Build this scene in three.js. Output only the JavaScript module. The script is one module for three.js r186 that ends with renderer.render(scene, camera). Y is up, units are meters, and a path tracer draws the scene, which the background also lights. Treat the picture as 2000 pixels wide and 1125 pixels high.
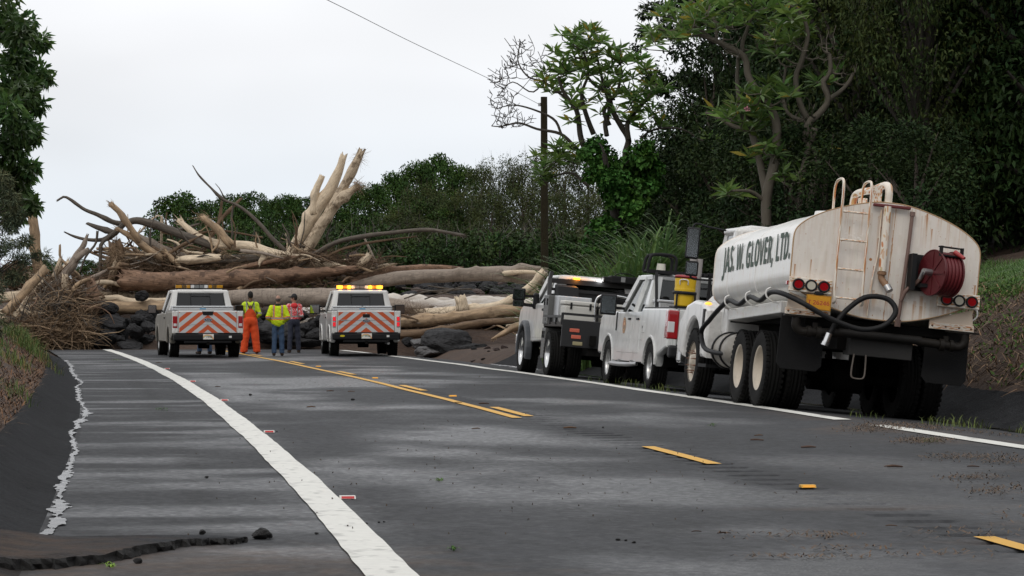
import * as THREE from 'three';
import { mergeGeometries, mergeVertices, toCreasedNormals } from 'three/addons/utils/BufferGeometryUtils.js';
import { RoundedBoxGeometry } from 'three/addons/geometries/RoundedBoxGeometry.js';
import { FontLoader } from 'three/addons/loaders/FontLoader.js';

// ---------------------------------------------------------------- camera, sky, sun, exposure
const F = 6000, HZ = 600, CH = 1.38;          // focal length and horizon row in photo pixels, camera height in metres
const scene = new THREE.Scene();
const camera = new THREE.PerspectiveCamera(2 * Math.atan(562.5 / F) * 180 / Math.PI, 16 / 9, 0.5, 6000);
camera.position.set(0, CH, 0);
camera.rotation.x = Math.atan((HZ - 562.5) / F);
const renderer = new THREE.WebGLRenderer();
renderer.toneMapping = THREE.LinearToneMapping;
renderer.toneMappingExposure = 1.06;
renderer.shadowMap.enabled = true;

// seeded random numbers and noise
function rng(seed) { let s = seed | 0; return () => { s = (s + 0x6d2b79f5) | 0; let t = Math.imul(s ^ (s >>> 15), 1 | s); t = (t + Math.imul(t ^ (t >>> 7), 61 | t)) ^ t; return ((t ^ (t >>> 14)) >>> 0) / 4294967296; }; }
const hash3 = (x, y, z) => { let h = Math.imul(x | 0, 374761393) + Math.imul(y | 0, 668265263) + Math.imul(z | 0, 2147483647 ^ 1274126177); h = Math.imul(h ^ (h >>> 13), 1274126177); return ((h ^ (h >>> 16)) >>> 0) / 4294967296; };
const sm = (t) => t * t * (3 - 2 * t);
const clamp = (x, a, b) => Math.min(b, Math.max(a, x));
const lerp = (a, b, t) => a + (b - a) * t;
const smooth = (a, b, x) => sm(clamp((x - a) / (b - a), 0, 1));
function noise3(x, y, z) {
  const xi = Math.floor(x), yi = Math.floor(y), zi = Math.floor(z), u = sm(x - xi), v = sm(y - yi), w = sm(z - zi);
  const L = (k) => lerp(lerp(hash3(xi, yi, zi + k), hash3(xi + 1, yi, zi + k), u), lerp(hash3(xi, yi + 1, zi + k), hash3(xi + 1, yi + 1, zi + k), u), v);
  return lerp(L(0), L(1), w) * 2 - 1;
}
const fbm3 = (x, y, z, o = 4) => { let a = 0, f = 1, g = 0.5; for (let i = 0; i < o; i++) { a += g * noise3(x * f, y * f, z * f + i * 17.3); f *= 2.03; g *= 0.5; } return a; };
function pnoise(x, y, px, py, s = 0) {   // periodic 2-D value noise, 0..1
  const xi = Math.floor(x), yi = Math.floor(y), u = sm(x - xi), v = sm(y - yi), m = (a, b) => ((a % b) + b) % b;
  const h = (i, j) => hash3(m(xi + i, px), m(yi + j, py), s);
  return lerp(lerp(h(0, 0), h(1, 0), u), lerp(h(0, 1), h(1, 1), u), v);
}
const pfbm = (x, y, px, py, o = 4, s = 0) => { let a = 0, n = 0, g = 0.5, f = 1; for (let i = 0; i < o; i++) { a += g * pnoise(x * f, y * f, px * f, py * f, s + i * 7); n += g; f *= 2; g *= 0.55; } return a / n; };

// overcast sky: bright white cloud with a soft grey bank and a pale blue tint low down
{
  const W = 1536, H = 768, d = new Float32Array(W * H * 4);
  for (let j = 0; j < H; j++) for (let i = 0; i < W; i++) {
    const el = ((j + 0.5) / H - 0.5) * Math.PI, az = (i + 0.5) / W * 2 * Math.PI, c = Math.cos(el);
    const x = c * Math.cos(az), y = Math.sin(el), z = c * Math.sin(az);
    const cl = fbm3(x * 6 + 5, y * 22 + 1.7, z * 6, 4) * 0.9 + fbm3(x * 19, y * 60 + 3, z * 19, 3) * 0.3;
    const up = Math.max(y, 0);
    let L = 0.88 + 0.14 * smooth(0.02, 0.9, up) + 0.2 * cl;
    const blue = smooth(0.09, 0.0, up) * (0.55 + 0.45 * noise3(x * 2 + 4, 0, z * 2));
    const o = (j * W + i) * 4;
    d[o] = L * (0.97 - 0.13 * blue); d[o + 1] = L * (0.985 - 0.055 * blue); d[o + 2] = L * 1.015; d[o + 3] = 1;
  }
  const t = new THREE.DataTexture(d, W, H, THREE.RGBAFormat, THREE.FloatType);
  t.mapping = THREE.EquirectangularReflectionMapping; t.magFilter = THREE.LinearFilter; t.needsUpdate = true;
  scene.background = t; scene.environment = t;
}
const sun = new THREE.DirectionalLight(0xfff6ea, 0.7);
sun.position.set(-28, 80, 10); sun.target.position.set(0, 0, -65);
sun.castShadow = true; sun.shadow.radius = 45; sun.shadow.mapSize.set(4096, 4096);
Object.assign(sun.shadow.camera, { left: -60, right: 60, top: 120, bottom: -120, near: 1, far: 300 });
scene.add(sun, sun.target);

// ---------------------------------------------------------------- helpers
const V = (x, y, z) => new THREE.Vector3(x, y, z);
const P = (px, py, Z) => V((px - 1000) * Z / F, CH + (HZ - py) * Z / F, -Z);        // photo pixel at a known distance
const names = new Map();
function numbered(n) { const k = names.get(n) || 0; names.set(n, k + 1); return k ? `${n}_${String(k).padStart(3, '0')}` : n; }
function clean(g) {
  if (g.index) g = g.toNonIndexed();
  for (const k of Object.keys(g.attributes)) if (!['position', 'normal', 'uv'].includes(k)) g.deleteAttribute(k);
  if (!g.attributes.normal) g.computeVertexNormals();
  if (!g.attributes.uv) g.setAttribute('uv', new THREE.BufferAttribute(new Float32Array(g.attributes.position.count * 2), 2));
  g.morphAttributes = {}; g.clearGroups(); return g;
}
const merge = (list) => list.length === 1 ? list[0] : mergeGeometries(list.map(clean), false);
function mesh(name, geo, mat, parent) {
  const m = new THREE.Mesh(Array.isArray(geo) ? merge(geo) : geo, mat);
  m.castShadow = m.receiveShadow = true;
  if (parent && parent !== scene) { m.name = name; parent.add(m); } else { m.name = numbered(name); scene.add(m); }
  return m;
}
function tag(o, label, category, group) { o.userData.label = label; o.userData.category = category; if (group) o.userData.group = group; return o; }
function struct(name, geo, mat) { const m = mesh(name, geo, mat); m.userData.kind = 'structure'; return m; }
function thing(name, label, category, pos, group) { const g = new THREE.Group(); g.name = numbered(name); if (pos) g.position.copy(pos); scene.add(g); return tag(g, label, category, group); }
function M(r, g, b, rough = 0.8, o = {}) { const m = new THREE.MeshPhysicalMaterial({ roughness: rough, ...o }); m.color.setRGB(r, g, b); return m; }
function dtex(w, h, fn, srgb) {
  const d = new Uint8Array(w * h * 4);
  for (let j = 0; j < h; j++) for (let i = 0; i < w; i++) { const c = fn(i / w, j / h), o = (j * w + i) * 4; if (typeof c === 'number') { d[o] = d[o + 1] = d[o + 2] = clamp(c, 0, 1) * 255; } else { d[o] = clamp(c[0], 0, 1) * 255; d[o + 1] = clamp(c[1], 0, 1) * 255; d[o + 2] = clamp(c[2], 0, 1) * 255; } d[o + 3] = 255; }
  const t = new THREE.DataTexture(d, w, h); t.wrapS = t.wrapT = THREE.RepeatWrapping; t.magFilter = THREE.LinearFilter; t.needsUpdate = true; if (srgb) t.colorSpace = THREE.SRGBColorSpace; return t;
}
const toS = (l) => l <= 0.0031308 ? 12.92 * l : 1.055 * Math.pow(l, 1 / 2.4) - 0.055;
const S3 = (r, g, b) => [toS(r), toS(g), toS(b)];
const rep = (t, x, y) => { const c = t.clone(); c.repeat.set(x, y); c.needsUpdate = true; return c; };
// simple solids (all in metres)
const box = (w, h, d, x = 0, y = 0, z = 0, rx = 0, ry = 0, rz = 0) => { const g = new THREE.BoxGeometry(w, h, d); if (rx) g.rotateX(rx); if (ry) g.rotateY(ry); if (rz) g.rotateZ(rz); return g.translate(x, y, z); };
const rbox = (w, h, d, r, x = 0, y = 0, z = 0, rx = 0, ry = 0, rz = 0) => { const g = new RoundedBoxGeometry(w, h, d, 2, Math.min(r, w / 2.02, h / 2.02, d / 2.02)); if (rx) g.rotateX(rx); if (ry) g.rotateY(ry); if (rz) g.rotateZ(rz); return g.translate(x, y, z); };
function rod(a, b, r0, r1 = r0, seg = 10) {
  const A = Array.isArray(a) ? V(...a) : a, B = Array.isArray(b) ? V(...b) : b, d = B.clone().sub(A), g = new THREE.CylinderGeometry(r1, r0, d.length(), seg);
  g.translate(0, d.length() / 2, 0).applyQuaternion(new THREE.Quaternion().setFromUnitVectors(V(0, 1, 0), d.clone().normalize())); return g.translate(A.x, A.y, A.z);
}
const cylX = (r, w, x, y, z, seg = 28) => new THREE.CylinderGeometry(r, r, w, seg).rotateZ(Math.PI / 2).translate(x, y, z);
const pipe = (pts, r, seg = 48, rs = 10, closed = false) => new THREE.TubeGeometry(new THREE.CatmullRomCurve3(pts.map((p) => Array.isArray(p) ? V(...p) : p), closed, 'centripetal'), seg, r, rs, closed);
// outline in (z, y) pushed out along x from x0 to x1 with a small bevel
function sidePrism(pts, x0, x1, bevel = 0.01, holes = []) {
  const s = pts instanceof THREE.Shape ? pts : new THREE.Shape(pts.map((p) => new THREE.Vector2(p[0], p[1])));
  for (const h of holes) s.holes.push(new THREE.Path(h.map((p) => new THREE.Vector2(p[0], p[1]))));
  const lo = Math.min(x0, x1), w = Math.abs(x1 - x0);
  const g = new THREE.ExtrudeGeometry(s, { depth: Math.max(w - 2 * bevel, 0.001), bevelEnabled: bevel > 0, bevelThickness: bevel, bevelSize: bevel, bevelOffset: -bevel, bevelSegments: 2, curveSegments: 16 });
  // shape x -> world z, shape y -> world y, depth -> world -x  (rotate so depth runs along x)
  g.rotateY(-Math.PI / 2); return g.translate(lo + w - bevel, 0, 0);
}
// outline in (x, y) pushed out along z from z0 (towards +z) by depth
function rearPrism(pts, z0, depth, bevel = 0.01) {
  const s = pts instanceof THREE.Shape ? pts : new THREE.Shape(pts.map((p) => new THREE.Vector2(p[0], p[1])));
  return new THREE.ExtrudeGeometry(s, { depth: Math.max(depth - 2 * bevel, 0.001), bevelEnabled: bevel > 0, bevelThickness: bevel, bevelSize: bevel, bevelOffset: -bevel, bevelSegments: 2, curveSegments: 16 }).translate(0, 0, z0 + bevel);
}
function arc(cx, cy, r, a0, a1, n = 14) { const o = []; for (let i = 0; i <= n; i++) { const a = lerp(a0, a1, i / n); o.push([cx + r * Math.cos(a), cy + r * Math.sin(a)]); } return o; }
// tapered, knobbly tube through points with radii: trunks, limbs, logs, roots.
function limb(pts, radii, { seg = 10, step = 0.25, rough = 0.12, freq = 2.2, seed = 1, jag = 0, ell = 1, groove = 0, knots = 0 } = {}) {
  const c = new THREE.CatmullRomCurve3(pts, false, 'centripetal'), len = c.getLength(), n = clamp(Math.round(len / step), 3, 60);
  const fr = c.computeFrenetFrames(n, false), pos = [], uv = [], idx = [];
  const R = rng(seed * 977 + 13), off = R() * 50, jags = Array.from({ length: seg }, () => R()), kn = Array.from({ length: knots }, () => [R() * len, R() * 6.283, 0.18 + 0.3 * R(), 0.10 + 0.14 * R()]);
  let s = 0, prev = null, rad = 0;
  for (let i = 0; i <= n; i++) {
    const t = i / n, p = c.getPointAt(t), k = c.getUtoTmapping(t) * (radii.length - 1), k0 = Math.min(Math.floor(k), radii.length - 2);
    rad = lerp(radii[k0], radii[k0 + 1], k - k0);
    if (prev) s += p.distanceTo(prev); prev = p;
    for (let j = 0; j <= seg; j++) {
      const a = j / seg * Math.PI * 2, cs = Math.cos(a), sn = Math.sin(a) * ell, jj = j % seg;
      const ca = Math.cos(jj / seg * Math.PI * 2), sa = Math.sin(jj / seg * Math.PI * 2);
      let r = rad * (1 + rough * fbm3(off + ca * 1.1 + s * freq * 0.4, sa * 1.1, s * freq, 3) * 2);
      if (groove) r += rad * groove * (noise3(ca * 3.2 + off, sa * 3.2, s * 0.7) + 0.6 * noise3(ca * 6 + off, sa * 6, s * 1.6));
      for (const [ks, ka, kh, kw] of kn) { const da = Math.atan2(Math.sin(a - ka), Math.cos(a - ka)) * rad, ds = s - ks, q = (da * da + ds * ds) / (kw * kw); if (q < 4) r += rad * kh * Math.exp(-q * 1.6); }
      const q = p.clone().addScaledVector(fr.normals[i], cs * r).addScaledVector(fr.binormals[i], sn * r);
      if (jag && i === n) q.addScaledVector(fr.tangents[i], jags[jj] * jag);
      if (jag && i === 0) q.addScaledVector(fr.tangents[i], -jags[(jj + 3) % seg] * jag);
      pos.push(q.x, q.y, q.z); uv.push(j / seg * Math.max(rad, 0.04) * 6.28, s);
    }
  }
  for (let i = 0; i < n; i++) for (let j = 0; j < seg; j++) { const a = i * (seg + 1) + j, b = a + seg + 1; idx.push(a, a + 1, b, b, a + 1, b + 1); }
  for (const [i, dir] of [[0, -1], [n, 1]]) {
    const p = c.getPointAt(i / n), b0 = i * (seg + 1), ci = pos.length / 3;
    p.addScaledVector(fr.tangents[i], -dir * 0.15 * rad * (jag ? 1 : 0)); pos.push(p.x, p.y, p.z); uv.push(0.5, s);
    for (let j = 0; j < seg; j++) dir > 0 ? idx.push(b0 + j, b0 + j + 1, ci) : idx.push(b0 + j + 1, b0 + j, ci);
  }
  const g = new THREE.BufferGeometry();
  g.setAttribute('position', new THREE.Float32BufferAttribute(pos, 3)); g.setAttribute('uv', new THREE.Float32BufferAttribute(uv, 2)); g.setIndex(idx); g.computeVertexNormals();
  // weld the seam's normals
  const nn = g.attributes.normal; for (let i = 0; i <= n; i++) { const a = i * (seg + 1), b = a + seg; const x = nn.getX(a) + nn.getX(b), y = nn.getY(a) + nn.getY(b), z = nn.getZ(a) + nn.getZ(b), l = Math.hypot(x, y, z) || 1; nn.setXYZ(a, x / l, y / l, z / l); nn.setXYZ(b, x / l, y / l, z / l); }
  return g;
}
// naive surface nets: meshes the zero level of a distance function
function surfaceNets(fn, lo, hi, cell) {
  const nx = Math.ceil((hi[0] - lo[0]) / cell) + 1, ny = Math.ceil((hi[1] - lo[1]) / cell) + 1, nz = Math.ceil((hi[2] - lo[2]) / cell) + 1;
  const f = new Float32Array(nx * ny * nz), id = (x, y, z) => x + nx * (y + ny * z);
  for (let z = 0; z < nz; z++) for (let y = 0; y < ny; y++) for (let x = 0; x < nx; x++) f[id(x, y, z)] = fn(lo[0] + x * cell, lo[1] + y * cell, lo[2] + z * cell);
  const vid = new Int32Array(nx * ny * nz).fill(-1), pos = [], idx = [], E = [[0, 1], [2, 3], [4, 5], [6, 7], [0, 2], [1, 3], [4, 6], [5, 7], [0, 4], [1, 5], [2, 6], [3, 7]];
  for (let z = 0; z < nz - 1; z++) for (let y = 0; y < ny - 1; y++) for (let x = 0; x < nx - 1; x++) {
    const c = []; let inside = 0;
    for (let k = 0; k < 8; k++) { c[k] = f[id(x + (k & 1), y + (k >> 1 & 1), z + (k >> 2))]; if (c[k] < 0) inside++; }
    if (!inside || inside === 8) continue;
    let px = 0, py = 0, pz = 0, n = 0;
    for (const [a, b] of E) if ((c[a] < 0) !== (c[b] < 0)) { const t = c[a] / (c[a] - c[b]); px += lerp(a & 1, b & 1, t); py += lerp(a >> 1 & 1, b >> 1 & 1, t); pz += lerp(a >> 2, b >> 2, t); n++; }
    vid[id(x, y, z)] = pos.length / 3; pos.push(lo[0] + (x + px / n) * cell, lo[1] + (y + py / n) * cell, lo[2] + (z + pz / n) * cell);
  }
  const quad = (a, b, c, d, flip) => { if (a < 0 || b < 0 || c < 0 || d < 0) return; flip ? idx.push(a, c, b, a, d, c) : idx.push(a, b, c, a, c, d); };
  for (let z = 1; z < nz - 1; z++) for (let y = 1; y < ny - 1; y++) for (let x = 1; x < nx - 1; x++) {
    const s = f[id(x, y, z)] < 0;
    if (s !== f[id(x + 1, y, z)] < 0) quad(vid[id(x, y - 1, z - 1)], vid[id(x, y, z - 1)], vid[id(x, y, z)], vid[id(x, y - 1, z)], !s);
    if (s !== f[id(x, y + 1, z)] < 0) quad(vid[id(x - 1, y, z - 1)], vid[id(x - 1, y, z)], vid[id(x, y, z)], vid[id(x, y, z - 1)], !s);
    if (s !== f[id(x, y, z + 1)] < 0) quad(vid[id(x - 1, y - 1, z)], vid[id(x, y - 1, z)], vid[id(x, y, z)], vid[id(x - 1, y, z)], !s);
  }
  const g = new THREE.BufferGeometry(); g.setAttribute('position', new THREE.Float32BufferAttribute(pos, 3)); g.setIndex(idx); g.computeVertexNormals();
  const u = new Float32Array(pos.length / 3 * 2); for (let i = 0; i < u.length / 2; i++) { u[2 * i] = pos[3 * i] + pos[3 * i + 2] * 0.3; u[2 * i + 1] = pos[3 * i + 1]; } g.setAttribute('uv', new THREE.BufferAttribute(u, 2));
  return g;
}
// a soup of small flat faces (leaves, needles): many four-cornered leaves in one geometry, with a tint for each
class Leaves {
  constructor() { this.p = []; this.n = []; this.c = []; this.i = []; }
  leaf(o, dir, side, len, wid, tint, fold = 0.25) {   // a folded diamond leaf
    const nrm = V().crossVectors(side, dir).normalize(), b = this.p.length / 3;
    const put = (l, w, h) => { this.p.push(o.x + dir.x * l + side.x * w + nrm.x * h, o.y + dir.y * l + side.y * w + nrm.y * h, o.z + dir.z * l + side.z * w + nrm.z * h); this.n.push(nrm.x, nrm.y, nrm.z); this.c.push(...tint); };
    put(0, 0, 0); put(len * 0.45, wid / 2, wid * fold); put(len, 0, -len * 0.08); put(len * 0.45, -wid / 2, wid * fold);
    this.i.push(b, b + 1, b + 2, b, b + 2, b + 3);
  }
  blade(pts, w, tint) {   // a grass blade through points
    const b = this.p.length / 3, n = pts.length;
    for (let k = 0; k < n; k++) {
      const t = pts[Math.min(k + 1, n - 1)].clone().sub(pts[Math.max(k - 1, 0)]).normalize(), s = V(t.z, 0, -t.x); if (s.lengthSq() < 1e-4) s.set(1, 0, 0); s.normalize();
      const nn = V().crossVectors(s, t).normalize(), ww = w * (1 - Math.pow(k / (n - 1), 2.2)) * 0.5 + 0.0008;
      for (const q of [-1, 1]) { this.p.push(pts[k].x + s.x * ww * q, pts[k].y + s.y * ww * q, pts[k].z + s.z * ww * q); this.n.push(nn.x, nn.y, nn.z); this.c.push(...tint); }
      if (k) { const a = b + 2 * k - 2; this.i.push(a, a + 1, a + 2, a + 2, a + 1, a + 3); }
    }
  }
  geo() { const g = new THREE.BufferGeometry(); g.setAttribute('position', new THREE.Float32BufferAttribute(this.p, 3)); g.setAttribute('normal', new THREE.Float32BufferAttribute(this.n, 3)); g.setAttribute('color', new THREE.Float32BufferAttribute(this.c, 3)); g.setAttribute('uv', new THREE.Float32BufferAttribute(new Float32Array(this.p.length / 3 * 2), 2)); g.setIndex(this.i); return g; }
}
const rdir = (R) => { const z = R() * 2 - 1, a = R() * 6.2832, r = Math.sqrt(1 - z * z); return V(r * Math.cos(a), z, r * Math.sin(a)); };
// ---------------------------------------------------------------- road line: left edge line of the road as x(Z); u is metres to its right
const XL = (Z) => 1.17 - 0.1075 * Z - 0.000363 * Z * Z, SL = (Z) => -0.1075 - 0.000726 * Z;
const onRoad = (Z, u, y = 0) => { const s = SL(Z), k = Math.hypot(1, s); return V(XL(Z) + u / k, y, -Z + u * s / k); };
const toU = (x, Z) => { let z = Z; for (let i = 0; i < 3; i++) { const s = SL(z), k = Math.hypot(1, s), u = (x - XL(z)) / (1 / k); z = Z + u * s / k; } return [(x - XL(z)) * Math.hypot(1, SL(z)), z]; };
const SHOULDER = 0.088;                        // fall of the right-hand shoulder
const undul = (u, Z) => { const s = smooth(0.6, -0.5, u); return lerp(0.0075, 0.004, s) * noise3(u * 0.22, 3.7, Z * lerp(0.22, 0.3, s)) + lerp(0.0011, 0.0042, s) * noise3(u * 0.4 + 7, 1.3, Z * lerp(0.7, 1.05, s)) + 0.0006 * noise3(u * 0.9, 9.1, Z * 1.4); };
function pave(u, Z) {                          // height of the paving across the road
  const w = undul(u, Z);
  if (u < -1.9) { const t = clamp((-1.9 - u) / 0.55, 0, 1); return 0.27 * Math.pow(t, 1.5) + w + 0.012 * noise3(u * 2, 1, Z * 1.3) * t; }
  if (u <= 7.5) return w;
  if (u <= 9.95) return -SHOULDER * (u - 7.5) + w;
  const t = clamp((u - 9.95) / 0.9, 0, 1.3); return -SHOULDER * 2.45 + 0.42 * Math.pow(t, 1.3) + w + 0.015 * noise3(u * 2, 5, Z * 1.1) * t;
}
const gutterL = (Z) => -1.88 + 0.03 * Math.sin(Z * 0.35) + 0.05 * noise3(0, 0, Z * 0.3) + 0.02 * noise3(4, 0, Z * 1.4);
function ground(x, Z) {
  const [u, z] = toU(x, Math.min(Z, 101));
  const nz = fbm3(x * 0.7, 0, Z * 0.7, 4);
  let y;
  if (u < -2.4) { const d = -2.4 - u; y = 0.24 + 0.52 * Math.min(d, 1.5) + 0.12 * Math.max(d - 1.5, 0) + 0.10 * nz * smooth(0, 0.5, d); y = Math.min(y, 1.6 + 0.1 * nz); if (d < 0.12) y -= 0.03; }
  else if (u <= 10.75) y = pave(u, z) - 0.07 - (u < -1.9 ? 0.05 : 0);
  else { const d = u - 10.75, fade = lerp(1, 0.12, smooth(84, 93, Z) * (1 - smooth(2.5, 6, x))); y = 0.12 + 0.85 * Math.min(d, 1.7) + 0.22 * Math.max(Math.min(d, 14) - 1.7, 0) + 0.16 * nz * smooth(0.1, 0.9, d); y *= fade; }
  if (Z > 100) {                               // flood bed: rubble, then the far bank and hillside
    const right = smooth(-6, 4, x), left = smooth(-10, -19, x);
    let h = 0.03 + 0.55 * smooth(100.4, 102.2, Z) + 0.75 * smooth(102, 106, Z) + 0.5 * smooth(106, 118, Z) + 3.2 * smooth(122, 170, Z) * (1 - 0.65 * left) + 2.5 * smooth(165, 260, Z) * (1 - left);
    h += nz * 0.14 * smooth(100.2, 101, Z);
    // the stream's channel on the right
    const ch = Math.exp(-Math.pow((Z - 109 - (x + 2) * 0.55) / 4.2, 2)) * smooth(-9, -5, x);
    h -= 0.35 * ch;
    const bank = smooth(2.5, 9, x);
    const k = smooth(99.5, 103, Z);
    y = lerp(y, Math.max(h, lerp(h, Math.min(y, 3), bank)), k);
  }
  if (Z > 300) y = lerp(y, 6, smooth(300, 800, Z));
  return y;
}
{
  const xs = [], zs = [];
  for (let x = 0; x < 24; x += 0.4) xs.push(x); for (let x = 24, d = 0.6; x < 2500; x += d, d *= 1.28) xs.push(x);
  const X = [...xs.slice(1).reverse().map((v) => -v), ...xs];
  for (let z = 12; z < 118; z += 0.45) zs.push(z); for (let z = 118, d = 0.8; z < 4000; z += d, d *= 1.12) zs.push(z);
  const back = []; for (let z = 11, d = 1; z > -600; z -= d, d *= 1.3) back.push(z); const ZZ = [...back.reverse(), ...zs];
  const pos = [], idx = [], uv = [], w = X.length;
  for (const Z of ZZ) for (const x of X) { pos.push(x, ground(x, Z), -Z); uv.push(x, Z); }
  for (let j = 0; j < ZZ.length - 1; j++) for (let i = 0; i < w - 1; i++) { const a = j * w + i, b = a + w; idx.push(a, a + 1, b, b, a + 1, b + 1); }
  const g = new THREE.BufferGeometry(); g.setAttribute('position', new THREE.Float32BufferAttribute(pos, 3)); g.setAttribute('uv', new THREE.Float32BufferAttribute(uv, 2)); g.setIndex(idx); g.computeVertexNormals();
  const col = dtex(512, 512, (u, v) => { const a = pfbm(u * 6, v * 6, 6, 6, 5), b = pfbm(u * 40, v * 40, 40, 40, 3, 9), k = a * 0.6 + b * 0.5; return S3(lerp(0.020, 0.085, k), lerp(0.013, 0.049, k), lerp(0.010, 0.030, k)); }, true);
  const bmp = dtex(512, 512, (u, v) => pfbm(u * 16, v * 16, 16, 16, 5, 3));
  struct('ground', g, M(1, 1, 1, 0.92, { map: rep(col, 0.28, 0.28), bumpMap: rep(bmp, 0.5, 0.5), bumpScale: 0.05 }));
}
// ---------------------------------------------------------------- asphalt
const asphaltBump = dtex(512, 512, (u, v) => 0.6 * pfbm(u * 150, v * 150, 150, 150, 2, 4) + 0.4 * pfbm(u * 30, v * 30, 30, 30, 3, 8));
function ribbon(u0, u1, du, Z0, Z1, dz, yf, { ragged = 0 } = {}) {
  const nu = Math.max(1, Math.round((u1 - u0) / du)), n = Math.max(1, Math.round((Z1 - Z0) / dz)), pos = [], uv = [], uv1 = [], idx = [];
  for (let j = 0; j <= n; j++) for (let i = 0; i <= nu; i++) {
    const u = lerp(u0, u1, i / nu); let Z = lerp(Z0, Z1, j / n); if (ragged && j === n) Z += ragged * fbm3(u * 1.3, 2, 0, 3) * 2;
    const p = onRoad(Z, u, yf(u, Z)); pos.push(p.x, p.y, p.z); uv.push((u + 3) / 14, clamp((Z - 12) / 90, -1, 2)); uv1.push(u, Z);
  }
  for (let j = 0; j < n; j++) for (let i = 0; i < nu; i++) { const a = j * (nu + 1) + i, b = a + nu + 1; idx.push(a, a + 1, b, b, a + 1, b + 1); }
  const g = new THREE.BufferGeometry(); g.setAttribute('position', new THREE.Float32BufferAttribute(pos, 3)); g.setAttribute('uv', new THREE.Float32BufferAttribute(uv, 2)); g.setAttribute('uv1', new THREE.Float32BufferAttribute(uv1, 2)); g.setIndex(idx); g.computeVertexNormals();
  return g;
}
const u1tex = (t, x, y) => { const c = rep(t, x, y); c.channel = 1; return c; };
// colour of the paving over its whole length: grain, tyre-worn lanes, mud washed over it in patches
const mudSpots = [[5.4, 19.0, 1.1, 0.35, 0.7], [6.0, 17.2, 1.4, 0.5, 0.8], [4.0, 17.6, 0.8, 0.22, 0.7], [3.7, 20.6, 1.1, 0.22, 0.55], [6.6, 22, 1.1, 0.4, 0.6], [5.6, 16.2, 1.6, 0.4, 0.8], [7.2, 33.5, 0.9, 1.3, 0.75], [7.6, 31, 1.2, 1.0, 0.55], [7.4, 38, 0.5, 2.4, 0.6], [-1.1, 16.6, 1.3, 1.2, 0.9], [-0.2, 15.4, 1.2, 0.7, 0.7], [7.0, 25, 1.0, 0.6, 0.5], [1.4, 25.5, 0.6, 0.12, 0.3], [7.6, 94, 1.2, 5, 0.8], [3, 100, 6, 1.2, 0.9]];
const paveMap = dtex(768, 1536, (a, b) => {
  const u = a * 14 - 3, Z = 12 + b * 90, n1 = fbm3(u * 0.5, 1, Z * 0.25, 4), n2 = noise3(u * 9, 2, Z * 6), n3 = noise3(u * 30, 3, Z * 20);
  let k = 0.029 + 0.008 * n1 + 0.007 * n2 + 0.006 * n3; k += 0.004 * (Math.exp(-Math.pow((u - 1.1) / 0.4, 2)) + Math.exp(-Math.pow((u - 2.8) / 0.4, 2)));
  if (u < -1.86 || u > 9.9) k *= 0.6;
  if (Math.abs(u + 0.82 + 0.08 * noise3(3, 3, Z * 0.5)) < 0.11 + 0.06 * n2 && Z < 60) k *= 0.78;         // tar-darkened tyre track on the shoulder
  let m = 0; for (const [mu, mz, ru, rz, s] of mudSpots) { const d = Math.hypot((u - mu) / ru, (Z - mz) / rz); if (d < 1.6) m = Math.max(m, s * smooth(1.5, 0.3, d + 0.9 * fbm3(u * 3.1, 7, Z * 4.5, 4))); }
  m *= 0.55 + 0.45 * smooth(-0.2, 0.3, noise3(u * 7, 4, Z * 9));
  return S3(lerp(k * 0.96, 0.072, m * 0.85), lerp(k, 0.050, m * 0.85), lerp(k * 1.1, 0.037, m * 0.85));
}, true);
paveMap.wrapS = paveMap.wrapT = THREE.ClampToEdgeWrapping;
// how wet the paving is: mostly damp and rough, with smooth wet sheets where water stands, in streaks across the shoulder and soft patches in the lanes
const wetMap = dtex(768, 1536, (a, b) => {
  const u = a * 14 - 3, Z = 12 + b * 90, sh = smooth(0.5, -0.2, u), right = smooth(4.0, 7, u);
  const lane = fbm3(u * 0.35, 5, Z * 0.16, 3) + 0.55 * fbm3(u * 0.8, 6, Z * 0.55, 3), streak = fbm3(u * 0.3, 8, Z * 0.62, 3) + 0.45 * noise3(u * 0.7, 4, Z * 1.5) + 0.2 * fbm3(u * 2.2, 2, Z * 2.2, 3);
  const w = lerp(smooth(-0.22, 0.42, lane - 0.28 * right), 0.82 * smooth(-0.12, 0.5, streak), sh), track = Math.exp(-Math.pow((u - 1.9) / 0.9, 2)) * 0.12;
  return [0, clamp(0.86 - 0.44 * clamp(w + track, 0, 1) + 0.10 * noise3(u * 26, 3, Z * 20) + 0.05 * noise3(u * 60, 7, Z * 45), 0.3, 0.95), 0];
});
wetMap.wrapS = wetMap.wrapT = THREE.ClampToEdgeWrapping;
const asphalt = M(1, 1, 1, 1, { map: paveMap, roughnessMap: wetMap, bumpMap: u1tex(asphaltBump, 0.5, 0.5), bumpScale: 0.009, specularIntensity: 0.8 });
const bermAsphalt = M(1, 1, 1, 0.95, { map: paveMap, bumpMap: u1tex(asphaltBump, 0.4, 0.5), bumpScale: 0.022, specularIntensity: 0.3 });
struct('road', mergeGeometries([ribbon(-1.9, 3.5, 0.3, -12, 100.6, 0.16, pave, { ragged: 0.5 }), ribbon(3.94, 7.5, 0.3, -12, 100.6, 0.16, pave, { ragged: 0.5 })]), asphalt);
struct('road_shoulder', ribbon(7.5, 9.95, 0.35, -12, 92, 0.25, pave), asphalt);
struct('asphalt_berm', ribbon(-2.5, -1.9, 0.06, -12, 84, 0.3, (u, Z) => pave(u, Z)), bermAsphalt);
struct('asphalt_berm', ribbon(9.95, 11.0, 0.1, -12, 84, 0.3, (u, Z) => pave(u, Z)), bermAsphalt);
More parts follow.
